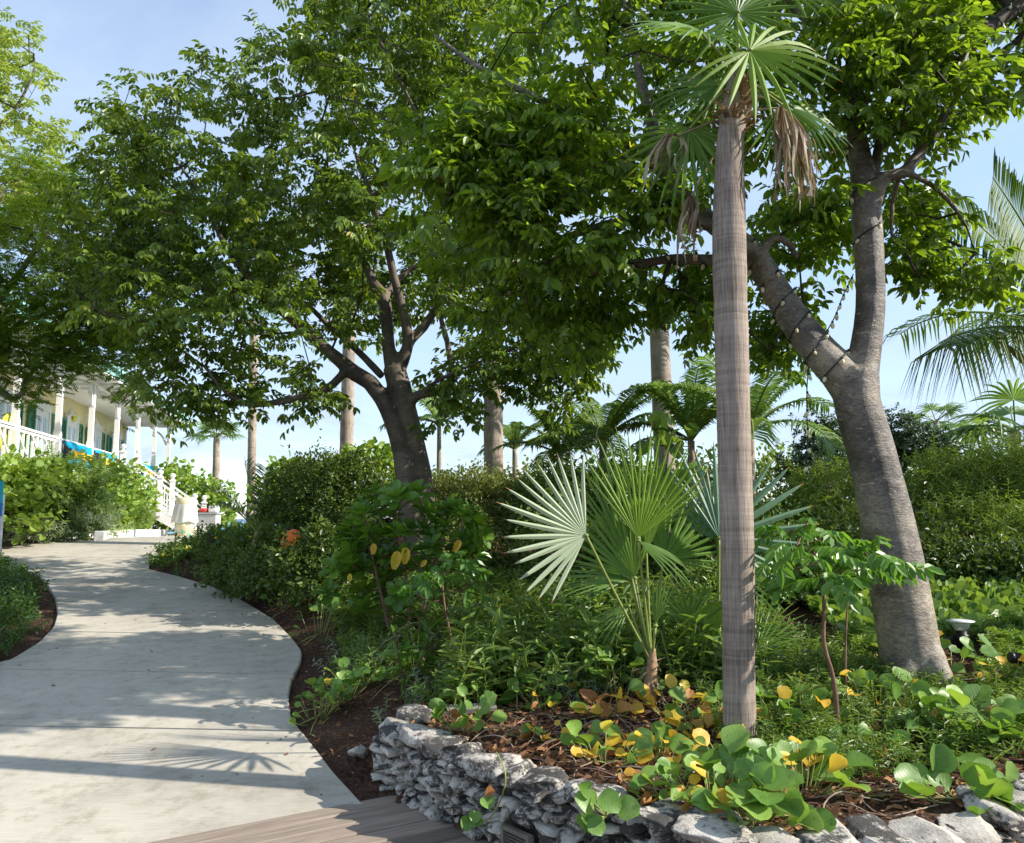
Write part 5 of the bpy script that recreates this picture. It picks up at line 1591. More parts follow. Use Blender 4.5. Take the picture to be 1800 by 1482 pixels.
# wooden stairs up to the veranda
sc0 = 2.5 * bay; sw = 1.05
st = wthing('stairs', 'white wooden stairs with ball-topped newel posts climbing to the veranda', 'stairs', hp(sc0, 2.3, 1.1))
nst = 9; run = .245; rise_ = (DECK - 1.1) / nst
for k in range(nst - 1):
    z_ = DECK - rise_ * (k + 1); o_ = .14 + run * (k + .5)
    g = Geo(); hbox(g, sc0, o_, z_ - .02, sw * 2 - .1, run + .03, .04); g.obj('tread', M['white'], st)
for q_ in (-1, 1):
    s_ = sc0 + q_ * sw
    g = Geo(); a, b = hp(s_, .1, DECK - .22), hp(s_, .14 + run * nst, 1.1 + .05)
    g.bar(a, b, .05, .30, (0, 0, 1)); g.obj('stringer', M['white'], st)
    ot = [.14, .14 + run * nst * .52, .14 + run * nst]
    for o_ in ot:
        zb = DECK - (o_ - .14) / run * rise_
        hgt = 1.22
        g = Geo(); hbox(g, s_, o_, zb + hgt / 2 - .12, .14, .14, hgt); hbox(g, s_, o_, zb + hgt - .12, .19, .19, .04)
        c = hp(s_, o_, zb + hgt - .10)
        g.lathe([(.09, 0), (.07, .04), (.035, .06), (.035, .08)], c, 12)
        nw = g.obj('newel_post', M['white'], st)
        g = Geo(); g.lathe([(.02, 0)] + [(.085 * math.sin(math.pi * t), .085 - .085 * math.cos(math.pi * t)) for t in np.linspace(.12, .95, 9)], c + (0, 0, .07), 14); g.obj('ball_finial', M['white'], nw, True)
    for o0, o1 in zip(ot[:-1], ot[1:]):
        def zl(o_): return DECK - (o_ - .14) / run * rise_
        g = Geo()
        g.bar(hp(s_, o0, zl(o0) + .92), hp(s_, o1, zl(o1) + .92), .09, .05); g.bar(hp(s_, o0, zl(o0) + .76), hp(s_, o1, zl(o1) + .76), .05, .05); g.bar(hp(s_, o0, zl(o0) + .14), hp(s_, o1, zl(o1) + .14), .05, .06)
        hr = g.obj('handrail', M['white'], st)
        for q2 in range(7):
            o_ = o0 + (o1 - o0) * (q2 + .5) / 7
            g = Geo(); hbox(g, s_, o_, zl(o_) + .45, .04, .04, .62); g.obj('baluster', M['white'], hr)

# kerb, barrel, cart, sign
kA, kB = KA.copy(), KB.copy()
kd = unit((kB - kA)); km = kA + kd * np.linalg.norm(kB - kA) * .38
kA[2] -= .02; kB[2] -= .02
kerb = wthing('white_kerb', 'low white concrete kerb edging the bed before the stairs', 'kerb', kA)
for a, b in ((kA, km), (km + kd * .012, kB)):
    g = Geo(); g.bar(a + np.array([0, .12, .09]), b + np.array([0, .12, .09]), .2, .26); o = g.obj('kerb_stone', M['white'], kerb); bv = o.modifiers.new('b', 'BEVEL'); bv.width = .02
bc = W(324, 943, 25.6); bc = np.array([bc[0], bc[1], float(zpath(bc[1]))])
bl = wthing('rubbish_barrel', 'cream drum with white liner bag folded over its sides below the stairs', 'barrel', bc)
M['cream_drum'] = flat_mat('cream_drum', (.70, .62, .42), .55, .08, 4)
def drum_mat():
    m, n, l = newmat('painted_drum'); p = n['Principled BSDF']; tc = n.new('ShaderNodeTexCoord')
    nz = n.new('ShaderNodeTexNoise'); nz.inputs['Scale'].default_value = 6; nz.inputs['Detail'].default_value = 2
    l.new(tc.outputs['Object'], nz.inputs['Vector']); r = ramp(n, [(.56, (.70, .62, .42)), (.6, (.18, .55, .42)), (.72, (.25, .6, .5))]); l.new(nz.outputs['Fac'], r.inputs[0]); l.new(r.outputs[0], p.inputs['Base Color']); p.inputs['Roughness'].default_value = .5
    return m
M['drum'] = drum_mat()
M['bag'] = leaf_mat('white_bag', (.7, .7, .68), (.82, .82, .8), (1, 1, 1), .5, .3)
g = Geo(); g.lathe([(.27, 0), (.29, .02), (.29, .3), (.30, .32), (.29, .34), (.29, .62), (.30, .64), (.29, .66), (.29, .9)], bc, 24); g.obj('drum', M['drum'], bl, True)
g = Geo(); ns = 40; V = []
for q_, (r, z_) in enumerate([(.30, .98), (.31, .95), (.33, .82), (.35, .64), (.37, .50), (.38, .42)]):
    for k in range(ns):
        a = 6.283 * k / ns; rr_ = r * (1 + (.02 + .012 * q_) * math.sin(a * 9 + q_ * .3) + .02 * math.sin(a * 4))
        V.append(bc + np.array([rr_ * math.cos(a), rr_ * math.sin(a), z_ + .03 * math.sin(a * 5) * (q_ > 3)]))
g.faces(V, [(q_ * ns + k, q_ * ns + (k + 1) % ns, (q_ + 1) * ns + (k + 1) % ns, (q_ + 1) * ns + k) for q_ in range(5) for k in range(ns)]); g.obj('liner_bag', M['bag'], bl, True)
g = Geo(); g.lathe([(.285, .93), (.295, .95), (.295, 1.16), (.27, 1.18), (.1, 1.185)], bc, 24); g.obj('lid', M['cream_drum'], bl, True)

cc = W(366, 941, 26.2); cc = np.array([cc[0], cc[1], float(zpath(cc[1]))])
ctt = wthing('service_cart', 'grey-topped white trolley with stacked bright goods beside the lowest newel post', 'trolley', cc)
M['grey_pl'] = flat_mat('grey_plastic', (.42, .43, .44), .5, .08, 4)
g = Geo(); g.box(cc + (0, 0, .50), (.62, .45, .38)); o = g.obj('bin', M['grey_pl'], ctt); bv = o.modifiers.new('b', 'BEVEL'); bv.width = .03
g = Geo(); g.box(cc + (0, 0, .71), (.68, .5, .04)); g.obj('rim', M['grey_pl'], ctt)
for a in (-1, 1):
    for b in (-1, 1):
        g = Geo(); g.box(cc + (a * .27, b * .18, .17), (.04, .04, .3)); g.obj('leg', M['black'], ctt)
g = Geo(); g.box(cc + (-.05, -.1, .12), (.3, .3, .22)); bx = g.obj('white_box', M['white']); tag(bx, 'small white box on the paving under the grey trolley', 'box')
M['red'] = flat_mat('red_cloth', (.6, .06, .05), .7, .2, 8)
for nm, col, off, sz, lb_, ct_ in (('towel_bundle', 'red', (-.16, 0, .80), (.24, .3, .14), 'red folded bundle on the grey trolley', 'towel'), ('helmet_box', 'white', (.14, .02, .84), (.28, .3, .22), 'rounded white container on the grey trolley', 'container')):
    g = Geo(); g.box((0, 0, 0), sz); o = g.obj(nm, M[col]); o.location = cc + np.array(off); bv = o.modifiers.new('b', 'BEVEL'); bv.width = .06; bv.segments = 3; tag(o, lb_, ct_)
g = Geo(); g.tube([cc + (-.62, -.05, .0), cc + (-.62, -.05, .95)], .04, 8); g.lathe([(.09, 0), (.09, .06), (.05, .1)], cc + (-.62, -.05, 0), 10); tag(g.obj('black_stand', M['black'], None), 'slim black stand between the barrel and the grey trolley', 'stand')
M['signblue'] = flat_mat('blue_sign', (.02, .22, .55), .4, .1, 3); M['signteal'] = flat_mat('teal_sign', (.02, .45, .55), .4, .1, 3)
sc_ = W(-20, 870, 13.0); hs = H(sc_[0], 13.0)
sg = wthing('blue_sign', 'blue and teal sign panel cut off by the left edge before the hedge', 'sign', (sc_[0], 13.0, hs))
g = Geo(); g.box(W(-20, 868, 13.0), (.44, .03, .40)); g.obj('panel', M['signteal'], sg)
g = Geo(); g.box(W(-20, 895, 13.0) + np.array([0, -.0, 0]), (.42, .034, .2)); g.obj('lower_panel', M['signblue'], sg)
for a in (-.2, .2):
    g = Geo(); p_ = W(-20, 868, 13.0); g.box((p_[0] + a, 13.04, (p_[2] + hs) / 2), (.05, .05, p_[2] - hs)); g.obj('post', M['white'], sg)

# ------------------------------------------------------------------ shrubs and hedges
def tri_area(t):
    a = 0; k = 0
    for n_ in t.T:
        f = t.L[k:k + n_]; k += n_
        for q_ in range(1, n_ - 1):
            a += np.linalg.norm(np.cross(t.V[f[q_]] - t.V[f[0]], t.V[f[q_ + 1]] - t.V[f[0]])) / 2
    return a
def simple(L, wd, n=3, fold=.25, droop=.2, widest=.42, seed=0):
    return [Tmpl(*leaf_vf(L * (1 - .08 * k), wd * (1 + .1 * k), fold, droop * (1 + k * .5), widest)) for k in range(n)]
def rounds(L, n=3, **k): return [Tmpl(*round_leaf_vf(L * (1 - .1 * q_), .95, fold=.1 + .08 * q_, n=3, **k)) for q_ in range(n)]
def rosette(nl, L, wd, open_=.9, seed=0, n=1):
    """leaves whorled round a shoot tip"""
    out = []
    for q_ in range(n):
        rs = random.Random(seed + q_); VV = []; FF = []; tt = []
        for k in range(nl):
            a = k * 2.4 + rs.uniform(-.2, .2); u = k / nl
            el = 1.25 - open_ * (1 - u) - rs.uniform(0, .2)
            d = np.array([math.cos(a) * math.cos(el), math.sin(el), math.sin(a) * math.cos(el)])    # shoot runs along +Y
            nr = np.array([-math.cos(a) * math.sin(el), math.cos(el), -math.sin(a) * math.sin(el)])
            V, F = leaf_vf(L * rs.uniform(.75, 1.05) * (1 - .25 * u), wd, .22, .12, .62)
            R = frames(d[None], nr[None])[0]; b = len(VV); V = V @ R.T + np.array([0, .03 * u, 0])
            VV += [tuple(x) for x in V]; FF += [tuple(i_ + b for i_ in f) for f in F]; tt += [rs.uniform(-.15, .15)] * len(V)
        out.append(Tmpl(VV, FF, tt))
    return out
def sprig(h, nl, L, wd, seed=0, spread=.9, stem=.003):
    rs = random.Random(seed); VV = []; FF = []; tt = []
    bend = np.array([rs.uniform(-.25, .25), 0, rs.uniform(-.25, .25)])
    def sp(t): return np.array([bend[0] * h * t * t, h * t, bend[2] * h * t * t])
    for k in range(nl):
        t = .2 + .8 * (k + 1) / nl; a = k * 2.4 + rs.uniform(-.4, .4); el = rs.uniform(.15, .9) * spread
        d = np.array([math.cos(a) * math.cos(el), math.sin(el), math.sin(a) * math.cos(el)]); nr = np.array([-math.cos(a) * math.sin(el), math.cos(el), -math.sin(a) * math.sin(el)])
        V, F = leaf_vf(L * rs.uniform(.7, 1.15), wd, .25, .3); R = frames(d[None], nr[None])[0]
        b = len(VV); V = V @ R.T + sp(t); VV += [tuple(x) for x in V]; FF += [tuple(i_ + b for i_ in f) for f in F]; tt += [rs.uniform(-.15, .15)] * len(V)
    b = len(VV)
    for t in (0, .5, 1): q_ = sp(t); VV += [(q_[0] - stem, q_[1], q_[2]), (q_[0] + stem, q_[1], q_[2])]; tt += [0, 0]
    FF += [(b, b + 1, b + 3, b + 2), (b + 2, b + 3, b + 5, b + 4)]
    return Tmpl(VV, FF, tt)

def bush(name, label, cat, lumps, tmpls, mat, size=1.0, layers=1.5, out=.6, up=.3, group=None, twigs=14, leafname='leaves', seed=0, rough=.48, shell=.5, stemmat=None, tb=(.25, .75), ydepth=.85):
    """a shrub: leaf masses (photo pixel, distance, pixel radii) round real branching stems"""
    L = []
    for (px, py, Y, rx, ry) in lumps:
        c = W(px, py, Y); k = Y / FPX
        L.append((c, np.array([rx * k, rx * k * ydepth, ry * k])))
    bx = np.mean([c for c, r in L], axis=0); by = bx[1]
    base = np.array([bx[0], by, H(bx[0], by)])
    t = wthing(name, label, cat, base, group)
    ar = np.mean([tri_area(q_) for q_ in tmpls]) * size * size
    g = Geo(); tips = []
    for li, (c, r) in enumerate(L):
        n = int(layers * 1.7 * 2 * math.pi * r[0] * (r[2] * .7 + r[0] * .3) / ar)
        n = min(n, 11000)
        d = rand_dirs(int(n * 1.5)); d = d[(d[:, 2] > -.75) & (d[:, 1] < .72)][:n]
        bump = np.array([1 + rough * 1.6 * noise.noise(Vector(q_ * 2.3 + (seed * 7 + li * 3, 0, 0))) + rough * noise.noise(Vector(q_ * 5.5 + (seed, 4, li))) for q_ in d])
        rad = (shell + (1 - shell) * rng.random(len(d)) ** .5) * bump + (rng.random(len(d)) < .07) * rng.uniform(0, .32, len(d))
        pos = c + d * r * rad[:, None]
        hh = height(pos[:, 0], pos[:, 1]) + .03
        ok = pos[:, 2] > hh
        pos, d = pos[ok], d[ok]
        if not len(pos): continue
        f = unit(d * out + np.array([0, 0, up]) + rng.normal(0, .55, pos.shape))
        nr = unit(d * .6 + np.array([0, 0, .8]) + rng.normal(0, .45, pos.shape))
        cl = np.array([.5 + .55 * noise.noise(Vector(p * 2.2)) for p in pos])
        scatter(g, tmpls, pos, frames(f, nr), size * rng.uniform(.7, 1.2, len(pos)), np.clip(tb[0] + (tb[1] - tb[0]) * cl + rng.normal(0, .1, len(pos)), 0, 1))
        for _ in range(max(2, twigs // len(L))):
            q_ = rand_dirs(1)[0]; tips.append(c + q_ * r * rng.uniform(.4, .9))
    g.obj(leafname, mat, t)
    tw = Tree()
    tw.limb([base - (0, 0, .1), base + (.02, 0, .12), base + (0, .02, .3)], [.03, .026, .018], step=.08)
    tips = [p for p in tips if p[2] > H(p[0], p[1]) + .08]
    if tips:
        tw.grow(tips, .2, -.05, .06, 0, .004, .5)
        g2 = tw.twig_geo(4); P, R = tw.tubes[0]; g2.tube(P, R, 6)
        g2.obj('stems', stemmat or M['branch'], t, True)
    return t

GR = rounds(.15, 3); GRs = rounds(.12, 3)
FERN = [compound(4, .2, .07, .4, 50 + k, True, .1, 62) for k in range(3)]
SMALL = simple(.07, .5, 3); TINY = simple(.05, .5, 3); NEED = simple(.06, .22, 3, .2, .1); OBO = rosette(6, .075, .5, .9, 5, 3)
SPRIG = [sprig(.22, 12, .07, .26, 70 + k) for k in range(4)]

# in front of the house
bush('sea_grape_bush', 'sea grape bush with pale round leaves below the veranda at the far left', 'bush', [(10, 858, 15.6, 75, 56), (-70, 865, 14.6, 80, 76), (70, 850, 16.6, 60, 42), (20, 908, 15.6, 60, 45)], GR, M['grape'], 1.0, 1.4, seed=1)
bush('feathery_green_shrub', 'bright green ferny-leaved shrub in the middle of the hedge before the veranda', 'shrub', [(95, 860, 16.9, 70, 50), (60, 885, 16.4, 60, 50), (135, 885, 17.2, 55, 55), (100, 915, 16.8, 70, 38)], FERN, M['herb'], 1.15, 1.6, seed=2)
bush('sea_grape_bush', 'round-leaved sea grape bush beside the stairs, part of the hedge before the house', 'bush', [(185, 862, 20.5, 56, 50), (225, 878, 22.5, 40, 50), (185, 900, 19.8, 50, 48), (250, 892, 23.8, 20, 38), (232, 908, 22.4, 28, 38)], GR, M['grape'], 1.0, 1.5, seed=3)
bush('grey_sage_shrub', 'low grey-green wispy shrub at the corner of the white kerb', 'shrub', [(150, 930, 16.9, 36, 26), (118, 935, 16.6, 32, 20), (180, 922, 17.8, 26, 26)], SPRIG, M['sage'], 1.2, 1.6, up=.8, seed=4)
bush('grassy_shrub', 'yellow-green thin-leaved shrub between sage and stairs', 'shrub', [(218, 915, 20.4, 28, 30), (244, 908, 22.4, 18, 28)], SPRIG, M['feather'], 1.2, 1.5, up=.8, seed=5)
bush('grey_sage_shrub', 'low grey-green plants with purple stems at the left foot of the hedge', 'shrub', [(30, 936, 15.8, 44, 18), (85, 938, 16.3, 34, 16)], SPRIG, M['sage'], 1.0, 1.3, up=.8, seed=6)
bush('sea_grape_bush', 'sunny sea grape bush behind the stair newels at the end of the terrace', 'bush', [(320, 868, 29.5, 42, 42), (365, 880, 30, 40, 38), (300, 845, 30, 22, 28), (388, 900, 29.5, 28, 30), (300, 918, 29.6, 32, 26), (335, 922, 30, 26, 20), (370, 925, 30, 24, 18)], GR, M['grape'], 1.25, 1.5, seed=7)
# right of the path, along the terrace
bush('flowering_ground_shrub', 'low dense green shrub with small yellow flowers bulging over the path edge', 'shrub', [(330, 982, 13.4, 50, 26), (390, 966, 13.9, 60, 36), (450, 975, 12.4, 55, 42), (300, 990, 13.7, 30, 15)], SMALL, M['herb'], 1.0, 2.0, seed=8, tb=(.0, .6))
FLW = rosette(6, .045, .6, .5, 200, 2)
fs = bpy.data.objects['flowering_ground_shrub']
pf = np.array([W(rng.uniform(290, 480), rng.uniform(945, 990), 11.6 + rng.uniform(0, 2)) for _ in range(0)] + [W(px, py, Y) for px, py, Y in ((287, 978, 12.9), (395, 966, 12.9), (425, 975, 11.6), (440, 947, 11.4), (452, 951, 11.4), (380, 948, 12.9), (330, 965, 13.0), (410, 990, 11.8), (468, 985, 11.3), (360, 985, 12.7), (350, 955, 13.2))])
M['flower'] = flat_mat('yellow_petal', (.75, .58, .03), .6, .1, 9)
g = Geo(); scatter(g, FLW, pf, frames(np.tile([0, -.6, .8], (len(pf), 1)), rand_dirs(len(pf))), 1.0, .5); g.obj('flowers', M['flower'], fs)
bush('leafy_ground_shrub', 'mid-green leafy low shrub below the orange object', 'shrub', [(490, 1008, 10.2, 75, 42), (560, 1020, 9.4, 65, 48), (430, 1008, 11.0, 60, 34), (476, 960, 10.4, 26, 34), (560, 965, 9.3, 34, 44), (512, 984, 9.2, 38, 22), (494, 948, 9.4, 8, 14)], SMALL, M['hedge'], 1.05, 1.9, seed=9)
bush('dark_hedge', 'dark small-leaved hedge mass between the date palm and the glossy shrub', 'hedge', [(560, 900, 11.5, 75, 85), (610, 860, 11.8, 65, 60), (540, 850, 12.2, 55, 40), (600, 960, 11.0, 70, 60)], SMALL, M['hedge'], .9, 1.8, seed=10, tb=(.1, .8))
bush('sea_grape_bush', 'pale sea grape bush behind the small date palm', 'bush', [(500, 870, 13.5, 45, 50), (475, 905, 13.2, 30, 45), (530, 835, 13.8, 45, 26)], GRs, M['grape'], 1.0, 1.6, seed=11)
bush('sea_grape_bush', 'sunlit sea grape bush topping the hedge just left of the twin trunk', 'bush', [(650, 822, 12.6, 55, 36), (690, 815, 13, 30, 24), (610, 830, 12.8, 40, 22)], GRs, M['grape'], 1.0, 1.6, seed=12)
bush('olive_hedge', 'olive-green small-leaved hedge right of the twin trunk', 'hedge', [(820, 890, 10.8, 75, 58), (880, 900, 10.6, 60, 60), (780, 880, 11.2, 50, 45), (850, 960, 10.2, 80, 50), (920, 885, 11.2, 50, 40), (800, 975, 10, 60, 40)], TINY, M['hedge_olive'], 1.0, 1.7, seed=13)
bush('mixed_hedge', 'light green leafy hedge behind the silver fan frond', 'hedge', [(980, 880, 10.2, 70, 60), (1050, 880, 10.2, 70, 60), (1000, 960, 9.5, 80, 60), (1120, 900, 10, 70, 70), (1100, 980, 9.2, 80, 55), (1190, 940, 9.6, 60, 60)], SMALL, M['herb'], 1.0, 1.6, seed=14, tb=(.1, .85))
bush('mixed_hedge', 'shaded leafy hedge low behind the blue-green fan palm', 'hedge', [(1250, 960, 9, 70, 70), (1320, 950, 8.8, 60, 70), (1390, 930, 9.2, 60, 60), (1280, 1030, 8, 80, 40), (1380, 1010, 8.2, 70, 50)], SMALL, M['herb'], 1.05, 1.6, seed=15, tb=(.1, .8))
# behind the gumbo limbo
bush('dark_leathery_bush', 'dark blue-green bush left of the leaning trunk', 'bush', [(1440, 775, 12.0, 38, 50), (1420, 830, 11.8, 45, 40), (1465, 800, 12, 30, 50)], OBO, M['dark_bush'], 1.0, 1.6, seed=16, up=.6)
bush('dark_leathery_bush', 'dark blue-green bush right of the leaning trunk against the sky', 'bush', [(1580, 765, 13.0, 42, 40), (1620, 790, 12.8, 45, 38), (1555, 790, 13.2, 34, 40), (1660, 800, 12.6, 30, 26)], OBO, M['dark_bush'], 1.05, 1.6, seed=17, up=.6)
bush('feathery_bush', 'big yellow-green feathery bush right of the leaning trunk', 'bush', [(1690, 860, 9.8, 75, 62), (1770, 860, 9.6, 70, 66), (1840, 870, 9.6, 70, 70), (1720, 940, 9.2, 90, 60), (1640, 890, 9.8, 50, 60), (1800, 960, 8.9, 90, 60)], SPRIG, M['feather'], .95, 1.5, up=.5, seed=18, ydepth=.7)
bush('feathery_bush', 'pale feathery bush between the fan palm and the leaning trunk', 'bush', [(1460, 880, 9.5, 50, 50), (1500, 850, 9.8, 36, 40), (1420, 900, 9.4, 40, 44)], SPRIG, M['feather'], .9, 1.5, up=.5, seed=19, ydepth=.7)
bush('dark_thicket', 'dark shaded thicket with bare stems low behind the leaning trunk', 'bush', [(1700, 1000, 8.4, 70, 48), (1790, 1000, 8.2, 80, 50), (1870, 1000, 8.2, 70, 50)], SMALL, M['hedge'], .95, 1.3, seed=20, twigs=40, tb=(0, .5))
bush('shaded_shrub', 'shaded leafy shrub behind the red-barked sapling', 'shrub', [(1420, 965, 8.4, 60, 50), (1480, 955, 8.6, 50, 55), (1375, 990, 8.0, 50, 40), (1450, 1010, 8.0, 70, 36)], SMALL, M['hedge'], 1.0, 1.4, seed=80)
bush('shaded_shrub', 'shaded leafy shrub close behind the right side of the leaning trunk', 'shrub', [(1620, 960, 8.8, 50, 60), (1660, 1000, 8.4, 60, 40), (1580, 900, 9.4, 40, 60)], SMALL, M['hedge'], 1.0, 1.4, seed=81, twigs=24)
# single big-leaved sea grape among the palms
bush('sea_grape_sapling', 'tall sea grape with big veined leaves, some rusty, left of the slim palm stem', 'shrub', [(1200, 800, 7.4, 50, 70), (1195, 890, 7.4, 55, 60), (1160, 770, 7.6, 30, 40)], rounds(.17, 3), M['grape_dk'], 1.0, .45, seed=21, twigs=12)

# scrub towards the beach, behind everything
for k, (px, py, Y, rx, ry) in enumerate([(490, 905, 17, 36, 40), (560, 890, 16.5, 70, 60), (700, 885, 16, 80, 60), (830, 900, 15, 90, 60), (960, 890, 14.5, 90, 70), (1090, 885, 14, 90, 80), (1230, 890, 13.5, 90, 80), (1370, 880, 13.5, 90, 85), (1510, 880, 14, 90, 80), (1640, 870, 14, 90, 80), (1770, 870, 13, 90, 90), (1900, 870, 13, 90, 95)]):
    bush('beach_scrub', ['yellow-green', 'sunlit olive', 'mid-green', 'shaded green'][k % 4] + ' scrub bush far back towards the beach, ' + ['beside the small date palm', 'left of the ringed palm stem', 'behind the twin trunk', 'under the thick ringed stem', 'left behind the silver fan frond', 'behind the upright fan fronds', 'left of the slim palm stem', 'right of the slim palm stem', 'left of the leaning trunk', 'right of the leaning trunk', 'under the right-hand palm head', 'beyond the right edge'][k], 'bush', [(px, py, Y, rx, ry), (px + 20, 955, Y - .3, rx, 45)], SMALL, M[['hedge_olive', 'herb', 'hedge', 'feather'][k % 4]], 1.5, 1.3, seed=60 + k)

# glossy broad-leaved shrub in front of the twin trunk
gpx = [(640, 905), (660, 870), (700, 875), (735, 868), (745, 900), (690, 905), (620, 925), (610, 960), (650, 945), (700, 940), (745, 935), (780, 930), (800, 905), (830, 925), (815, 955), (760, 965), (720, 975), (665, 985), (620, 1000), (640, 1040), (700, 1045), (790, 990), (845, 950), (590, 1000), (680, 1020)]
Yg = 7.7; cg = W(715, 960, Yg); gb = np.array([cg[0], Yg, H(cg[0], Yg)])
gs = wthing('glossy_shrub', 'broad-leaved glossy green shrub with a few yellow leaves before the twin-trunked tree', 'shrub', gb)
tt_ = Tree()
for k, (dx_, top) in enumerate([(-.12, (650, 960)), (.02, (700, 930)), (.1, (770, 960)), (-.05, (680, 1010))]):
    q_ = W(*top, Yg + .1 * (k - 1)); b = gb + np.array([dx_, .05 * k, -.05])
    tt_.P and None
    P = [b, b * .6 + q_ * .4 + rng.normal(0, .03, 3), q_]
    Pt, Rr = spline(P, .1, [.022, .016, .010]); tt_.tubes.append((Pt, Rr)); pr = -1
    for p_, r_ in zip(Pt, Rr): tt_.P.append(p_); tt_.par.append(pr); tt_.R.append(r_); pr = len(tt_.P) - 1
tg_ = [W(px, py, Yg + rng.uniform(-.45, .4)) for px, py in gpx] + [W(px + rng.uniform(-25, 25), py + rng.uniform(-20, 25), Yg + rng.uniform(.1, .7)) for px, py in gpx] + [W(px + rng.uniform(-30, 30), py + rng.uniform(-10, 45), Yg + rng.uniform(-.3, .5)) for px, py in gpx]
tt_.grow(tg_, .12, .02, .06, .4, .005, .4)
g = tt_.twig_geo(5)
for P, R in tt_.tubes: g.tube(P, R, 7)
g.obj('stems', M['root_twig'], gs, True)
RO = rosette(12, .20, .58, 1.25, 90, 4)
g = Geo(); ps_ = np.array(tg_); dr = unit(np.array([0, -.15, .85]) + rng.normal(0, .35, ps_.shape)); scatter(g, RO, ps_, frames(dr, rand_dirs(len(ps_))), rng.uniform(.75, 1.05, len(ps_)), rng.uniform(.2, .8, len(ps_)))
g.obj('leaves', M['glossy'], gs)

def vine_mat(name, stops, vein, rough=.42, tw=.28):
    m, n, l = newmat(name); p = n['Principled BSDF']
    oi = n.new('ShaderNodeObjectInfo'); tc = n.new('ShaderNodeTexCoord'); sp = n.new('ShaderNodeSeparateXYZ'); l.new(tc.outputs['Object'], sp.inputs[0])
    ab = n.new('ShaderNodeMath'); ab.operation = 'ABSOLUTE'; l.new(sp.outputs['X'], ab.inputs[0])
    ma = n.new('ShaderNodeMath'); ma.operation = 'MULTIPLY_ADD'; ma.inputs[1].default_value = -.75; l.new(ab.outputs[0], ma.inputs[0]); l.new(sp.outputs['Y'], ma.inputs[2])
    mm = n.new('ShaderNodeMath'); mm.operation = 'MULTIPLY'; mm.inputs[1].default_value = 42; l.new(ma.outputs[0], mm.inputs[0])
    si = n.new('ShaderNodeMath'); si.operation = 'SINE'; l.new(mm.outputs[0], si.inputs[0])
    r1 = ramp(n, [(.0, (0, 0, 0)), (.93, (0, 0, 0)), (1, (1, 1, 1))]); l.new(si.outputs[0], r1.inputs[0])
    r2 = ramp(n, [(.0, (1, 1, 1)), (.018, (0, 0, 0))]); l.new(ab.outputs[0], r2.inputs[0])
    ad = n.new('ShaderNodeMix'); ad.data_type = 'RGBA'; ad.blend_type = 'LIGHTEN'; ad.inputs[0].default_value = 1; l.new(r1.outputs[0], ad.inputs[6]); l.new(r2.outputs[0], ad.inputs[7])
    nz = n.new('ShaderNodeTexNoise'); nz.inputs['Scale'].default_value = 4; nz.inputs['Detail'].default_value = 5; 
    av = n.new('ShaderNodeVectorMath'); l.new(tc.outputs['Object'], av.inputs[0]); cb = n.new('ShaderNodeCombineXYZ')
    mu = n.new('ShaderNodeMath'); mu.operation = 'MULTIPLY'; mu.inputs[1].default_value = 60; l.new(oi.outputs['Random'], mu.inputs[0]); l.new(mu.outputs[0], cb.inputs[0]); l.new(cb.outputs[0], av.inputs[1]); l.new(av.outputs[0], nz.inputs['Vector'])
    sn = n.new('ShaderNodeTexNoise'); sn.inputs['Scale'].default_value = 9; sn.inputs['Detail'].default_value = 3; l.new(av.outputs[0], sn.inputs['Vector'])
    m2 = n.new('ShaderNodeMath'); m2.operation = 'MULTIPLY_ADD'; m2.inputs[1].default_value = .45; l.new(nz.outputs['Fac'], m2.inputs[0])
    m3 = n.new('ShaderNodeMath'); m3.operation = 'MULTIPLY'; m3.inputs[1].default_value = .55; l.new(oi.outputs['Random'], m3.inputs[0]); l.new(m3.outputs[0], m2.inputs[2])
    r = ramp(n, stops); l.new(m2.outputs[0], r.inputs[0])
    mx = n.new('ShaderNodeMix'); mx.data_type = 'RGBA'; l.new(ad.outputs[2], mx.inputs[0]); l.new(r.outputs[0], mx.inputs[6]); mx.inputs[7].default_value = (*vein, 1)
    sc = n.new('ShaderNodeMath'); sc.operation = 'MULTIPLY'; sc.inputs[1].default_value = .28; l.new(ad.outputs[2], sc.inputs[0]); l.new(sc.outputs[0], mx.inputs[0])
    rsn = ramp(n, [(.66, (0, 0, 0)), (.72, (1, 1, 1))]); l.new(sn.outputs['Fac'], rsn.inputs[0])
    ms_ = n.new('ShaderNodeMix'); ms_.data_type = 'RGBA'; l.new(rsn.outputs[0], ms_.inputs[0]); l.new(mx.outputs[2], ms_.inputs[6]); ms_.inputs[7].default_value = (.2, .10, .03, 1); mx = ms_
    l.new(mx.outputs[2], p.inputs['Base Color']); p.inputs['Roughness'].default_value = rough; p.inputs['Specular IOR Level'].default_value = .45
    bp = n.new('ShaderNodeBump'); bp.inputs['Strength'].default_value = .25; bp.inputs['Distance'].default_value = .01; l.new(ad.outputs[2], bp.inputs['Height']); l.new(bp.outputs[0], p.inputs['Normal'])
    t = n.new('ShaderNodeBsdfTranslucent'); hs = n.new('ShaderNodeMix'); hs.data_type = 'RGBA'; hs.blend_type = 'MULTIPLY'; hs.inputs[0].default_value = 1
    l.new(mx.outputs[2], hs.inputs[6]); hs.inputs[7].default_value = (2, 1.9, .9, 1); l.new(hs.outputs[2], t.inputs['Color'])
    ms = n.new('ShaderNodeMixShader'); ms.inputs[0].default_value = tw; l.new(p.outputs[0], ms.inputs[1]); l.new(t.outputs[0], ms.inputs[2]); l.new(ms.outputs[0], n['Material Output'].inputs['Surface'])
    return m
M['vine'] = vine_mat('vine_leaf', [(.2, (.085, .19, .025)), (.5, (.15, .28, .045)), (.8, (.24, .37, .075))], (.32, .42, .14))
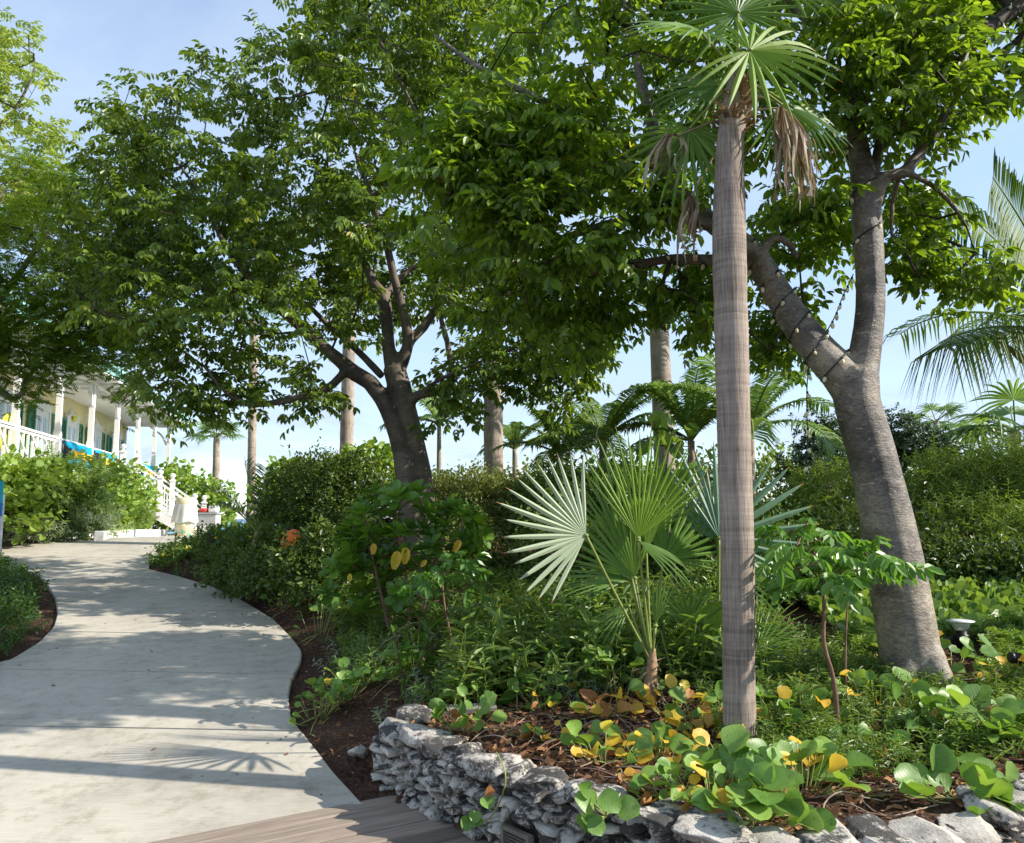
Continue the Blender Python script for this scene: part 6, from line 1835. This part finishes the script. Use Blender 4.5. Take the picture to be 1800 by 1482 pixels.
M['vine_y'] = vine_mat('yellow_vine_leaf', [(.2, (.62, .36, .03)), (.6, (.68, .45, .04)), (.85, (.5, .46, .06))], (.6, .42, .1))
M['vine_b'] = vine_mat('brown_vine_leaf', [(.25, (.30, .12, .04)), (.5, (.46, .23, .07)), (.8, (.55, .36, .08))], (.6, .42, .1), .6)
def leaf_mesh(mat, **k):
    V, F = round_leaf_vf(1.0, n=6, **k); me = Geo().faces(V, F).mesh('leaf', True); me.materials.append(mat); return me
LM = [leaf_mesh(M['vine'], wd=1.0, fold=f, droop=d, notch=nn, wave=wv_) for f, d, nn, wv_ in ((.12, .1, .08, .02), (.3, .12, .1, .03), (.2, .3, .05, .0), (.45, .1, .12, .03), (.08, .2, .07, .04), (.25, -.1, .06, .03))]
LY_ = [leaf_mesh(M['vine_y'], wd=.95, fold=f, droop=d, notch=.06, wave=.03) for f, d in ((.2, .2), (.35, .3), (.1, .1))]
LB_ = [leaf_mesh(M['vine_b'], wd=.85, fold=f, droop=d, notch=.06, wave=.06) for f, d in ((.5, .5), (.7, .3), (.4, .7))]
# yellow leaves of the glossy shrub
for (px, py, L_, a) in ((699, 968, .17, -1.9), (712, 962, .15, -1.5), (657, 955, .1, -1.6), (808, 949, .12, -2.3), (615, 1008, .08, -1.6), (750, 984, .08, -2.6)):
    o = link('yellow_leaf', LY_[px % 3], gs); c = W(px, py, Yg - .45)
    f = np.array([math.cos(a) * .5, -.15, math.sin(a)]); R = frames(f[None], np.array([[.3, -1, .3]]))[0]
    o.matrix_basis = Matrix.LocRotScale(Vector(c), Matrix([list(x) for x in R]).to_quaternion(), Vector((L_ * .55, L_, L_)))
    o['label'] = 'yellowed hanging leaf'

# saplings with pinnate leaves
def sapling(label, pts, Y, rad, targets, tm, mat, size, per, seed):
    P = [W(px, py, Y + dd) for px, py, dd in pts]; P[0] = np.array([P[0][0], P[0][1], H(P[0][0], P[0][1]) - .05])
    t = wthing('sapling', label, 'sapling', P[0]); s_ = Tree(); s_.limb(P, np.linspace(rad, rad * .5, len(P)), step=.06)
    tg = [W(px, py, Y + rng.uniform(-.35, .35)) for px, py in targets]
    s_.grow(tg, .1, .03, .06, .55, .0035, .4); s_.trunk_obj(M['root_twig'], t, .006, 2, 8, .03)
    s_.twig_geo(4).obj('branches', M['root_twig'], t, True)
    s_.crown_geo(tm, per, .1, size, .0, .5, back=2).obj('leaves', mat, t)
SAP = [compound(4, .22, .105, .52, 110 + k, True, .6, 62) for k in range(4)]
sapling('slender red-barked sapling with drooping glossy leaves right of the slim palm', [(1474, 1300, 0), (1466, 1200, 0), (1448, 1130, .02), (1448, 1040, .05), (1430, 970, .1), (1405, 930, .15)], B(1474, 1300)[1], .017,
        [(1400, 960), (1360, 990), (1440, 950), (1480, 960), (1520, 970), (1500, 1000), (1400, 1000), (1440, 1010), (1470, 1020), (1350, 1020), (1420, 920), (1535, 990), (1460, 985), (1380, 940)], SAP, M['sapling'], .8, 4, 1)
sapling('thin straight sapling stem close to the leaning trunk', [(1488, 1240, 0), (1486, 1150, 0), (1490, 1060, .02), (1494, 1010, .05)], B(1488, 1240)[1], .010, [(1500, 990), (1530, 1005), (1480, 1000)], SAP, M['sapling'], .7, 4, 2)
sapling('young leaning sapling with thin dark stem in the middle of the bed', [(798, 1200, 0), (794, 1130, 0), (782, 1070, .02), (776, 1010, .05)], B(797, 1200)[1], .014,
        [(770, 985), (800, 985), (835, 1000), (760, 1010), (740, 1020), (820, 1030), (790, 1000), (735, 1045)], SAP, M['sapling'], .72, 4, 3)
# long-leaved low plant left of the wall end
g0 = B(730, 1235); lp = wthing('long_leaved_plant', 'upright plant with long dark glossy leaves above the wall end', 'plant', g0)
LL = [Tmpl(*leaf_vf(.12, .36, .3, .2)) for _ in range(1)]; g = Geo(); st_ = Geo()
for k in range(9):
    b = g0 + rng.normal(0, .06, 3) * (1, 1, 0); tp = W(rng.uniform(680, 770), rng.uniform(1080, 1150), g0[1] + rng.uniform(-.1, .2)); P = spline([b, b * .5 + tp * .5 + rng.normal(0, .02, 3), tp], .05); st_.tube(P, .004, 4)
    n_ = 10; i_ = rng.integers(0, len(P), n_); d_ = unit(rng.normal(0, 1, (n_, 3)) * (1, 1, .5) + (0, 0, -.1)); scatter(g, LL, P[i_], frames(d_, np.array([0, 0, 1.0]) + rng.normal(0, .4, (n_, 3))), rng.uniform(.8, 1.2, n_), rng.uniform(.1, .7, n_))
g.obj('leaves', M['glossy'], lp); st_.obj('stems', M['twig'], lp)

# ------------------------------------------------------------------ ground covers (nobody could count their stems)
def cover(name, label, mat, tm, n, xs, ys, cond, size, up=1.0, tb=(.2, .8), dz=0.0, lean=.35, cat='ground cover'):
    x = rng.uniform(*xs, n); y = rng.uniform(*ys, n)
    cl = np.array([noise.noise(Vector((a * 1.3, b * 1.3, len(label)))) for a, b in zip(x, y)])
    ll = W(1691, 1138, 6.1); tt_l = np.clip((y - 4.9) / (ll[1] - 4.9), 0, 1)
    ok = cond(x, y, cl) & ~((np.abs(x - ll[0] * y / ll[1]) < .17) & (y > 5.2) & (y < 6.35)); x, y, cl = x[ok], y[ok], cl[ok]
    pos = np.stack([x, y, height(x, y) + dz], -1)
    f = unit(np.array([0, 0, up]) + rng.normal(0, lean, pos.shape)); nr = rand_dirs(len(pos))
    g = Geo(); scatter(g, tm, pos, frames(f, nr), size * rng.uniform(.6, 1.25, len(pos)), np.clip(tb[0] + (tb[1] - tb[0]) * (.5 + .8 * cl) + rng.normal(0, .12, len(pos)), 0, 1))
    return tag(g.obj(name, mat), label, cat, None, 'stuff')
HERB = [sprig(.2, 13, .062, .34, 120 + k, .9) for k in range(5)] + [sprig(.28, 17, .055, .3, 130, .9)]
ROSE = [sprig(.16, 18, .045, .2, 140 + k, .8) for k in range(4)]
def past(x, y): return x - xr(y)
cover('tall_herb_cover', 'tall wild weeds standing round the fan palms in the middle of the bed', M['herb'], SPRIG, 420, (-.4, 1.75), (5.45, 7.4), lambda x, y, c: c > -.25, 1.9, lean=.3, tb=(.1, .9))
cover('herb_cover', 'green leafy herbs filling the bed behind the wall', M['herb'], HERB, 3900, (-2.2, 2.2), (5.6, 10.2), lambda x, y, c: (past(x, y) > .42) & (c > -.30 - .25 * (past(x, y) > 1.6) + .5 * np.clip(6.3 - y, 0, 1)) & ((x > -.55) | (y > 6.3)) , .95)
cover('herb_cover', 'grey-green herbs among the leafy herbs of the bed', M['herb_grey'], HERB, 700, (-1.6, 1.9), (5.5, 8.5), lambda x, y, c: (past(x, y) > .3) & (c > .05), .8)
cover('fine_herb_cover', 'fine rosemary-like low plants round the foot of the leaning trunk', M['herb'], ROSE, 4700, (1.15, 5.2), (4.0, 6.6), lambda x, y, c: (c > -.40) & (y > 4.12 + .14 * (x - 1.5) + .2 * c), 1.0, tb=(.1, .9))
cover('broad_leaf_cover', 'mass of broad green vine leaves behind the leaning trunk at the right', M['grape_dk'], rounds(.12, 4), 5200, (2.3, 7.5), (5.9, 9.4), lambda x, y, c: (c > -.5) & (x > 2.5 + (y - 6) * .1), 1.0, dz=.09, lean=.75, tb=(.0, .7))
cover('left_bed_cover', 'dark green low planting in the bed at the left edge', M['grass'], HERB, 6800, (-9.5, -3.2), (6.6, 16.8), lambda x, y, c: (xl(y) - x > .10 + .05 * c) & (x > xl(y) - 2.6), 1.15, lean=.6)
cover('path_side_cover', 'patchy broad leaves and creepers at the shaded path edge', M['hedge'], HERB + SMALL, 1700, (-3.6, -.3), (6.6, 12.5), lambda x, y, c: (past(x, y) > .28) & (past(x, y) < 1.5) & (c > -.2), .9, lean=.7)
cover('path_side_cover', 'dense leafy creepers spilling to the edge of the upper path', M['herb'], HERB, 2600, (-8, -2.2), (9.6, 16.8), lambda x, y, c: (past(x, y) > .06 + .1 * c + .25 * np.clip(10.6 - y, 0, 1)) & (past(x, y) < 1.6), 1.1, lean=.6, tb=(0, .7))

# leaf litter and dry stems
LIT = []
for k in range(5):
    rs = random.Random(160 + k); V, F = leaf_vf(.07, .55, rs.uniform(.3, .9), rs.uniform(-.5, .8)); LIT.append(Tmpl(V, F))
def litter(name, label, n, xs, ys, cond, size, mat):
    x = rng.uniform(*xs, n); y = rng.uniform(*ys, n); ok = cond(x, y); x, y = x[ok], y[ok]
    pos = np.stack([x, y, height(x, y) + rng.uniform(.004, .035, len(x))], -1); f = unit(rng.normal(0, 1, pos.shape) * (1, 1, .35)); nr = np.array([0, 0, 1.0]) + rng.normal(0, .55, pos.shape)
    g = Geo(); scatter(g, LIT, pos, frames(f, nr), size * rng.uniform(.4, 1.2, len(pos)), rng.uniform(0, 1, len(pos))); return tag(g.obj(name, mat), label, 'leaf litter', None, 'stuff')
def wall_in(x, y): 
    P_ = np.stack([x, y], -1); dw = np.full(x.shape, 9.)
    for i_ in range(len(WALL) - 1): dw = np.minimum(dw, seg_dist(P_, WALL[i_], WALL[i_ + 1]))
    return in_planter(x, y) & (dw > .2)
litter('fallen_leaves', 'dry brown fallen leaves littering the planter behind the wall', 5200, (-.9, 3.4), (3.1, 5.9), wall_in, .8, M['dead_leaf'])
litter('fallen_leaves', 'reddish leaf litter on the bare soil along the path edge', 2600, (-3.4, .6), (4.8, 10), lambda x, y: (past(x, y) > .05) & (past(x, y) < 2.2) & ~((y < 5.0) & (x > -.8)), .6, M['dead_leaf'])
def sticks(name, label, n, xs, ys, cond, ln, r, mat, arc=.12, bend=.25):
    g = Geo(); k = 0
    while k < n:
        x = rng.uniform(*xs); y = rng.uniform(*ys)
        if not cond(np.array([x]), np.array([y]))[0]: continue
        a = rng.uniform(0, 6.283); L_ = rng.uniform(.5, 1) * ln; P = []; px_, py_ = x, y; hgt = arc * rng.uniform(0, 1) ** 2; m = 8
        for q_ in range(m):
            P.append((px_, py_, H(px_, py_) + .012 + hgt * math.sin(math.pi * q_ / (m - 1)))); px_ += math.cos(a) * L_ / m; py_ += math.sin(a) * L_ / m; a += rng.normal(0, bend)
        if not cond(np.array([px_]), np.array([py_]))[0]: continue
        g.tube(P, r * rng.uniform(.6, 1.3), 4); k += 1
    return tag(g.obj(name, mat, None, True), label, 'stems', None, 'stuff')
sticks('dry_stems', 'pale dry vine stems tangled on the planter soil', 190, (-.7, 3.2), (3.2, 5.6), wall_in, .5, .0034, M['dead_twig'], .05)
sticks('dry_stems', 'brown creeping stems over the planter litter', 170, (-.7, 3.2), (3.2, 5.6), wall_in, .6, .0045, M['root_twig'], .05)
sticks('dry_stems', 'thin arching dry stems among the bed herbs', 55, (-1.4, 1.6), (5.4, 8.5), lambda x, y: past(x, y) > .3, .9, .003, M['dead_twig'], .3, .12)

xq = rng.uniform(-4.5, -.9, 260); yq = rng.uniform(4.7, 15, 260); kq = (xq > xl(yq) + .05) & (xq < xr(yq) - .03) & ((rng.random(260) < .25) | (np.minimum(xr(yq) - xq, xq - xl(yq)) < .35)); xq, yq = xq[kq], yq[kq]
pq = np.stack([xq, yq, zpath(yq) + .006], -1); g = Geo(); scatter(g, LIT, pq, frames(unit(rng.normal(0, 1, pq.shape) * (1, 1, .1)), np.array([0, 0, 1.0]) + rng.normal(0, .2, pq.shape)), rng.uniform(.2, .6, len(pq)), rng.uniform(0, 1, len(pq)))
tag(g.obj('fallen_leaves', M['dead_leaf']), 'a few small dry leaves scattered on the concrete path', 'leaf litter', None, 'stuff')

# ------------------------------------------------------------------ beach bean vines with big round leaves on the planter
M['vstem'] = flat_mat('vine_stem', (.28, .30, .09), .6, .35, 12)
vr = random.Random(3)
def vine(px, py, n, spread, size, label, yellow=0, brown=0, hgt=.13, over=None, seed=0):
    rs = random.Random(seed * 13 + px); a0 = B(px, py) if over is None else None
    if over is not None: a0 = W(px, py, over)
    t = wthing('beach_bean_vine', label, 'vine', a0, 'beach bean vines on the planter'); g = Geo()
    n = int(n * 3.0); yellow = int(yellow * 2.6); brown = int(brown * 2.6 + .5); kinds = [1] * yellow + [2] * brown + [0] * max(0, n - yellow - brown); rs.shuffle(kinds)
    for k, kd_ in enumerate(kinds):
        an = rs.uniform(0, 6.283); rr_ = spread * 1.65 * math.sqrt(rs.random())
        x, y = a0[0] + rr_ * math.cos(an), a0[1] + rr_ * math.sin(an) * .8
        if over is None:
            gz = H(x, y)
            z = max(gz, a0[2] - .05) + hgt * rs.uniform(.25, 1.2) * (.55 if kd_ == 2 else 1)
        else: gz = a0[2]; z = a0[2] + rs.uniform(-.12, .06)
        sz = size * rs.uniform(.45, 1.08) * (.85 if kd_ else 1)
        b = np.array([x, y, z])
        f = unit(np.array([math.cos(an) * .8 + rs.uniform(-.5, .5), math.sin(an) * .5 - rs.uniform(0, .6), rs.uniform(-.1, .75)]))
        nr = np.array([rs.uniform(-.5, .5), rs.uniform(-.9, .0), .75])
        R = frames(f[None], nr[None])[0]
        o = link('leaf', rs.choice((LM, LY_, LB_)[kd_]), t)
        o.matrix_basis = Matrix.LocRotScale(Vector(b), Matrix([list(q_) for q_ in R]).to_quaternion(), Vector((sz * rs.uniform(.85, 1.1), sz, sz)))
        r0 = np.array([a0[0] + (x - a0[0]) * .45, a0[1] + (y - a0[1]) * .45, (H(a0[0] + (x - a0[0]) * .45, a0[1] + (y - a0[1]) * .45) + .01) if over is None else a0[2] - .05])
        g.tube(spline([r0, (r0 * .4 + b * .6) + np.array([0, 0, -.01]), b], .03), .0026, 4)
    # runners along the ground
    for q_ in range(3):
        an = rs.uniform(0, 6.283); P = []
        x, y = a0[0], a0[1]
        for m in range(9):
            P.append((x, y, (H(x, y) + .015 + .012 * math.sin(m)) if over is None else a0[2] - .05 + .02 * math.sin(m)))
            x += math.cos(an) * .05; y += math.sin(an) * .04; an += rs.uniform(-.4, .4)
        if over is None: g.tube(P, .0042, 5)
    g.obj('stem', M['vstem'], t, True)
    return t
vine(880, 1205, 9, .16, .11, 'pale round vine leaves standing up among herbs left of the fan palm', 0, 1, .2)
vine(845, 1245, 9, .14, .11, 'light green vine clump just behind the weathered board and wall end')
vine(815, 1290, 7, .12, .115, 'light green vine leaves drooping over the first cap stones', 0, 1, .16)
vine(960, 1245, 10, .16, .10, 'small-leaved green vine among brown litter left of the young fan palm', 1, 2, .17)
vine(1015, 1215, 8, .15, .115, 'upright green vine leaves left of the fan palm base', 0, 0, .24)
vine(1090, 1225, 9, .14, .12, 'tall green vine leaves crowding the fan palm base', 0, 0, .26)
vine(1075, 1265, 5, .10, .125, 'withered vine with one big yellow-brown veined leaf before the fan palm', 2, 3, .17)
vine(1185, 1265, 7, .13, .115, 'yellowing vine between the fan palm base and the slim palm', 4, 2, .14)
vine(1010, 1310, 8, .15, .09, 'brown curled vine leaves lying behind the middle of the wall', 3, 4, .1)
vine(1060, 1345, 8, .12, .105, 'green and yellow vine spilling onto the wall top in the middle', 3, 1, .12)
vine(1150, 1345, 10, .13, .115, 'yellow and green vine cluster in front of the fan palm', 5, 2, .13)
vine(1235, 1300, 9, .13, .11, 'vine with golden leaves at the left foot of the slim palm', 3, 2, .16)
vine(1330, 1290, 10, .15, .115, 'green vine with one golden leaf hugging the slim palm foot', 2, 1, .17)
vine(1400, 1275, 11, .15, .11, 'light green vine between the slim palm and the red-barked sapling', 1, 1, .16)
vine(1180, 1410, 8, .13, .105, 'dull green and brown vine on the wall top right of middle', 1, 3, .1)
vine(1255, 1420, 13, .15, .14, 'large dark round vine leaves hanging over the wall below the slim palm', 1, 1, .16)
vine(1330, 1385, 13, .16, .13, 'dense green vine clump with amber leaves right of the slim palm foot', 3, 2, .17)
vine(1410, 1400, 13, .16, .135, 'big green and golden vine leaves at the bottom right of the palm', 3, 2, .17)
vine(1330, 1450, 12, .14, .135, 'big shaded vine leaves at the bottom edge over the wall', 1, 1, .14)
vine(1535, 1330, 5, .11, .09, 'small solitary vine shoots on bare stems right of the sapling', 0, 1, .12)
vine(1540, 1255, 7, .14, .105, 'vine with golden leaves in front of the leaning trunk', 2, 0, .17)
vine(1660, 1290, 8, .15, .12, 'two round vine leaves side by side right of the bare stems', 0, 1, .16)
vine(1725, 1310, 12, .17, .13, 'bold bright green vine rosette near the right end of the wall', 0, 1, .18)
vine(1700, 1415, 5, .14, .14, 'broad pale vine leaves lying across the cap stones at right', 0, 0, .09)
vine(1790, 1400, 5, .12, .125, 'vine leaf trailing over the rightmost cap stones', 0, 0, .08)
vine(1600, 1180, 6, .12, .10, 'golden and green vine leaves against the base of the leaning trunk', 2, 0, .2)
vine(1765, 1215, 8, .17, .125, 'vine with amber leaves beneath the black spotlight at the right edge', 4, 0, .2)
vine(1672, 1190, 6, .16, .11, 'green vine leaves below the glass-topped garden light', 0, 0, .12)
vine(560, 1265, 8, .15, .105, 'green vine growing in the soil strip beside the path', 0, 0, .18)
vine(605, 1235, 10, .16, .1, 'green vine left of the wall end, back from the path', 1, 0, .17)
vine(650, 1205, 10, .18, .1, 'shaded vine between path and long-leaved plant', 0, 0, .18)
vine(560, 1120, 7, .22, .105, 'shaded vine leaves on tall stalks by the path bend', 1, 0, .3)
vine(520, 1060, 7, .25, .12, 'shaded vine leaves farther along the path edge', 0, 0, .3)
# strand hanging down the face of the wall
t_ = wthing('beach_bean_vine', 'thin vine strand hanging down the stone face left of the air vent', 'vine', W(885, 1330, 4.2), 'beach bean vines on the planter')
pts = []
for px, py in ((872, 1322), (886, 1350), (888, 1378), (876, 1415), (858, 1440), (838, 1447), (822, 1440)):
    best = None
    for s in np.linspace(0, cum[-1], 500):
        p_, tt2, oo = wall_at(s); d = np.array([*(p_ + oo * .055), 0.3]) - CAM; u_ = d[0] / (d[1] * math.cos(PITCH) + d[2] * math.sin(PITCH)) * FPX + 900
        if best is None or abs(u_ - px) < best[0]: best = (abs(u_ - px), p_ + oo * .06)
    pts.append(W(px, py, best[1][1]))
g = Geo(); g.tube(spline(pts, .02), .0035, 5); g.obj('stem', M['vstem'], t_, True)
for (px, py), sz, kd_ in (((850, 1400), .07, 0), ((835, 1425), .06, 0), ((825, 1436), .07, 0), ((845, 1436), .05, 0), ((866, 1385), .05, 2)):
    b = W(px, py, pts[3][1] - .03); o = link('leaf', (LM, LY_, LB_)[kd_][1], t_); f = unit(np.array([rng.uniform(-.6, .6), -.5, -.5])); R = frames(f[None], np.array([[.2, -1, .5]]))[0]
    o.matrix_basis = Matrix.LocRotScale(Vector(b), Matrix([list(q_) for q_ in R]).to_quaternion(), Vector((sz, sz, sz)))
t_ = wthing('beach_bean_vine', 'green vine loop hanging over the wall right of the air vent', 'vine', W(1060, 1400, 3.75), 'beach bean vines on the planter')
g = Geo(); Yv = 3.55
P = spline([W(1090, 1395, Yv + .1), W(1072, 1425, Yv), W(1050, 1450, Yv - .03), W(1028, 1455, Yv)], .02); g.tube(P, .004, 5)
for px, py, sz in ((1025, 1430, .09), (1045, 1418, .10), (1052, 1400, .10), (1085, 1418, .10), (1035, 1440, .08), (1030, 1392, .07)):
    b = W(px, py, Yv - .03 + rng.uniform(-.03, .05)); o = link('leaf', LM[int(rng.integers(0, 6))], t_); f = unit(np.array([rng.uniform(-.7, .7), -.4, rng.uniform(-.4, .6)])); R = frames(f[None], np.array([[rng.uniform(-.3, .3), -1, .6]]))[0]
    o.matrix_basis = Matrix.LocRotScale(Vector(b), Matrix([list(q_) for q_ in R]).to_quaternion(), Vector((sz, sz, sz))); g.tube([P[len(P) // 2], (P[len(P) // 2] + b) / 2 + (0, -.01, 0), b], .0022, 4)
g.obj('stem', M['vstem'], t_, True)

# ------------------------------------------------------------------ orange float in the hedge
M['orange'] = flat_mat('orange_plastic', (.85, .17, .02), .4, .1, 5, 0, 60, .4)
Yo = 9.75; oc = W(512, 952, Yo)
of = wthing('orange_float', 'bright orange ribbed plastic float half hidden in the dark hedge', 'float', (oc[0], Yo, H(oc[0], Yo)))
tl_ = np.array(Matrix.Rotation(.35, 3, 'Y') @ Matrix.Rotation(-.3, 3, 'X'))
g = Geo(); prof = []
for t in np.linspace(0, 1, 33):
    a = math.pi * (.05 + .9 * t); prof.append((.10 * math.sin(a) * (1 + .12 * abs(math.sin(t * math.pi * 5))), -.15 * math.cos(a)))
g.lathe(prof, (0, 0, 0), 24); g.V[0] = g.V[0] @ tl_.T + oc; g.obj('shell', M['orange'], of, True)

# ------------------------------------------------------------------ garden lights
def glass_mat():
    m, n, l = newmat('clear_glass'); p = n['Principled BSDF']; p.inputs['Base Color'].default_value = (.95, .97, .95, 1); p.inputs['Roughness'].default_value = .03
    t = n.new('ShaderNodeBsdfTransparent'); ms = n.new('ShaderNodeMixShader'); ms.inputs[0].default_value = .82
    l.new(p.outputs[0], ms.inputs[1]); l.new(t.outputs[0], ms.inputs[2]); l.new(ms.outputs[0], n['Material Output'].inputs['Surface']); return m
M['clear'] = glass_mat(); M['chrome'] = flat_mat('pale_rim', (.75, .74, .72), .25, .05, 3, 0, 60, .6)
Yl = 6.1; lc = W(1691, 1136, Yl); lg = H(lc[0], Yl); k_ = Yl / FPX
gl_ = wthing('garden_light', 'black garden light with clear glass bowl and pale rim beside the leaning trunk', 'garden light', (lc[0], Yl, lg))
g = Geo(); g.tube([(lc[0], Yl, lg - .05), lc + (0, 0, -.02)], .012, 8); g.obj('stake', M['black'], gl_)
g = Geo(); g.lathe([(.012, -.02), (9 * k_, 0), (12 * k_, 16 * k_), (11.5 * k_, 20 * k_), (9 * k_, 21 * k_), (9 * k_, 26 * k_)], lc, 20); g.obj('body', M['black'], gl_, True)
g = Geo(); g.lathe([(9 * k_, 26 * k_), (13 * k_, 34 * k_), (20 * k_, 42 * k_), (19 * k_, 42 * k_), (12.4 * k_, 34.5 * k_), (8.6 * k_, 27 * k_)], lc, 24); g.obj('glass_bowl', M['clear'], gl_, True)
g = Geo(); g.lathe([(18 * k_, 41 * k_), (22 * k_, 41.5 * k_), (22.5 * k_, 43 * k_), (10 * k_, 45 * k_)], lc, 28); g.obj('rim', M['chrome'], gl_, True)
g = Geo(); g.tube([lc + (0, 0, 12 * k_), lc + np.array([-48 * k_, .03, 11 * k_])], 3.2 * k_, 8); g.obj('arm', M['black'], gl_, True)
Ys = 5.2; a, b = W(1778, 1156, Ys), W(1850, 1162, Ys + .05); gz = H(b[0], Ys)
sl_ = wthing('spotlight', 'black bullet spotlight pointing left at the right edge above amber leaves', 'spotlight', (b[0], Ys, gz))
g = Geo(); g.tube(spline([a, a * .8 + b * .2, b], .03), [.034] * len(spline([a, a * .8 + b * .2, b], .03)), 18); g.obj('barrel', M['black'], sl_, True)
g = Geo(); g.tube([a + (-.012, 0, .001), a + (.004, 0, 0)], [.030, .037], 18); g.obj('bezel', M['black'], sl_, True)
g = Geo(); g.tube([(b[0], Ys + .05, gz - .05), b], .012, 8); g.obj('stake', M['black'], sl_)

# ------------------------------------------------------------------ string lights wound round the limbs
M['cable'] = flat_mat('green_black_cable', (.015, .03, .025), .5, .2, 9); M['bulb'] = flat_mat('cream_bulb', (.72, .63, .38), .35, .08, 30, .4, 90, .5)
g = Geo(); g.lathe([(.005, .012), (.008, .006), (.015, -.006), (.019, -.02), (.016, -.035), (.008, -.048), (.002, -.052)], (0, 0, 0), 8); BULB = g.mesh('bulb'); BULB.materials.append(M['bulb'])
def lights(label, P, nb_, seed, tight=False):
    rs = random.Random(seed); P = np.array(P)
    t = wthing('string_lights', label, 'string lights', P[len(P) // 2], 'string lights in the trees'); g = Geo(); g.tube(P, .0042, 5)
    L_ = np.concatenate([[0], np.cumsum(np.linalg.norm(np.diff(P, axis=0), axis=1))])
    sock = Geo()
    for k in range(nb_):
        s_ = L_[-1] * (k + .5) / nb_; i_ = int(np.searchsorted(L_, s_)) - 1; p_ = P[max(0, i_)]
        o = link('bulb', BULB, t); tl2 = Matrix.Rotation(rs.uniform(-.5, .5), 3, 'X') @ Matrix.Rotation(rs.uniform(-.6, .6), 3, 'Y')
        o.matrix_basis = Matrix.LocRotScale(Vector(p_) + Vector((0, -.012, -.012)), tl2.to_quaternion(), Vector((1, 1, 1)) * rs.uniform(.62, .8))
        sock.tube([p_ + (0, -.010, .008), p_ + (0, -.012, -.012)], .008, 6)
    g.obj('cable', M['cable'], t, True); so = sock.obj('sockets', M['cable'], t); so['kind'] = 'stuff'
def wind(P, R, turns, t0=0., t1=1., ph=0.):
    n = len(P); out = []; N = int(26 * turns); Tn = unit(np.gradient(P, axis=0))
    for k in range(N):
        u = t0 + (t1 - t0) * k / N; i_ = u * (n - 1); a = int(min(i_, n - 2)); f = i_ - a
        c = P[a] * (1 - f) + P[a + 1] * f; r = R[a] * (1 - f) + R[a + 1] * f + .008; T_ = Tn[a]
        X_ = unit(np.cross(T_, (0, 1, 0))); Y_ = np.cross(T_, X_); an = ph + 6.283 * turns * k / N
        out.append(c + r * (math.cos(an) * X_ + math.sin(an) * Y_))
    return out
tb_ = treeR.tubes
lights('cream-bulbed string lights spiralling round the left limb of the leaning tree', wind(*tb_[5+2], 6.5, .18, 1), 30, 1)
lights('string lights looped round the upright limb below its fork', wind(*tb_[5+1], 2.2, .5, .85), 9, 2)
def w(px, py, dd=0.0): return W(px, py, DR + dd)
lights('loose strand of string lights slanting from the upright limb to the crotch', spline([w(1500, 482), w(1482, 520), w(1466, 560), w(1440, 604)], .03), 8, 3)
lights('strand of string lights hanging straight down left of the leaning trunk', spline([w(1420, 650), w(1418, 700), w(1419, 770), w(1417, 835)], .03), 6, 4)
lights('string lights running along the long horizontal limb left of the slim palm', wind(*tb_[5+5], 7, .1, .95), 26, 5)
lights('string lights wound round the upper left limb behind the palm crown', wind(*tb_[5+6], 5, .1, .9), 16, 6)
tb2 = tx.tubes
lights('string lights on the dark branch in the upper right corner', wind(*tb2[1], 5, .3, .9), 14, 7)
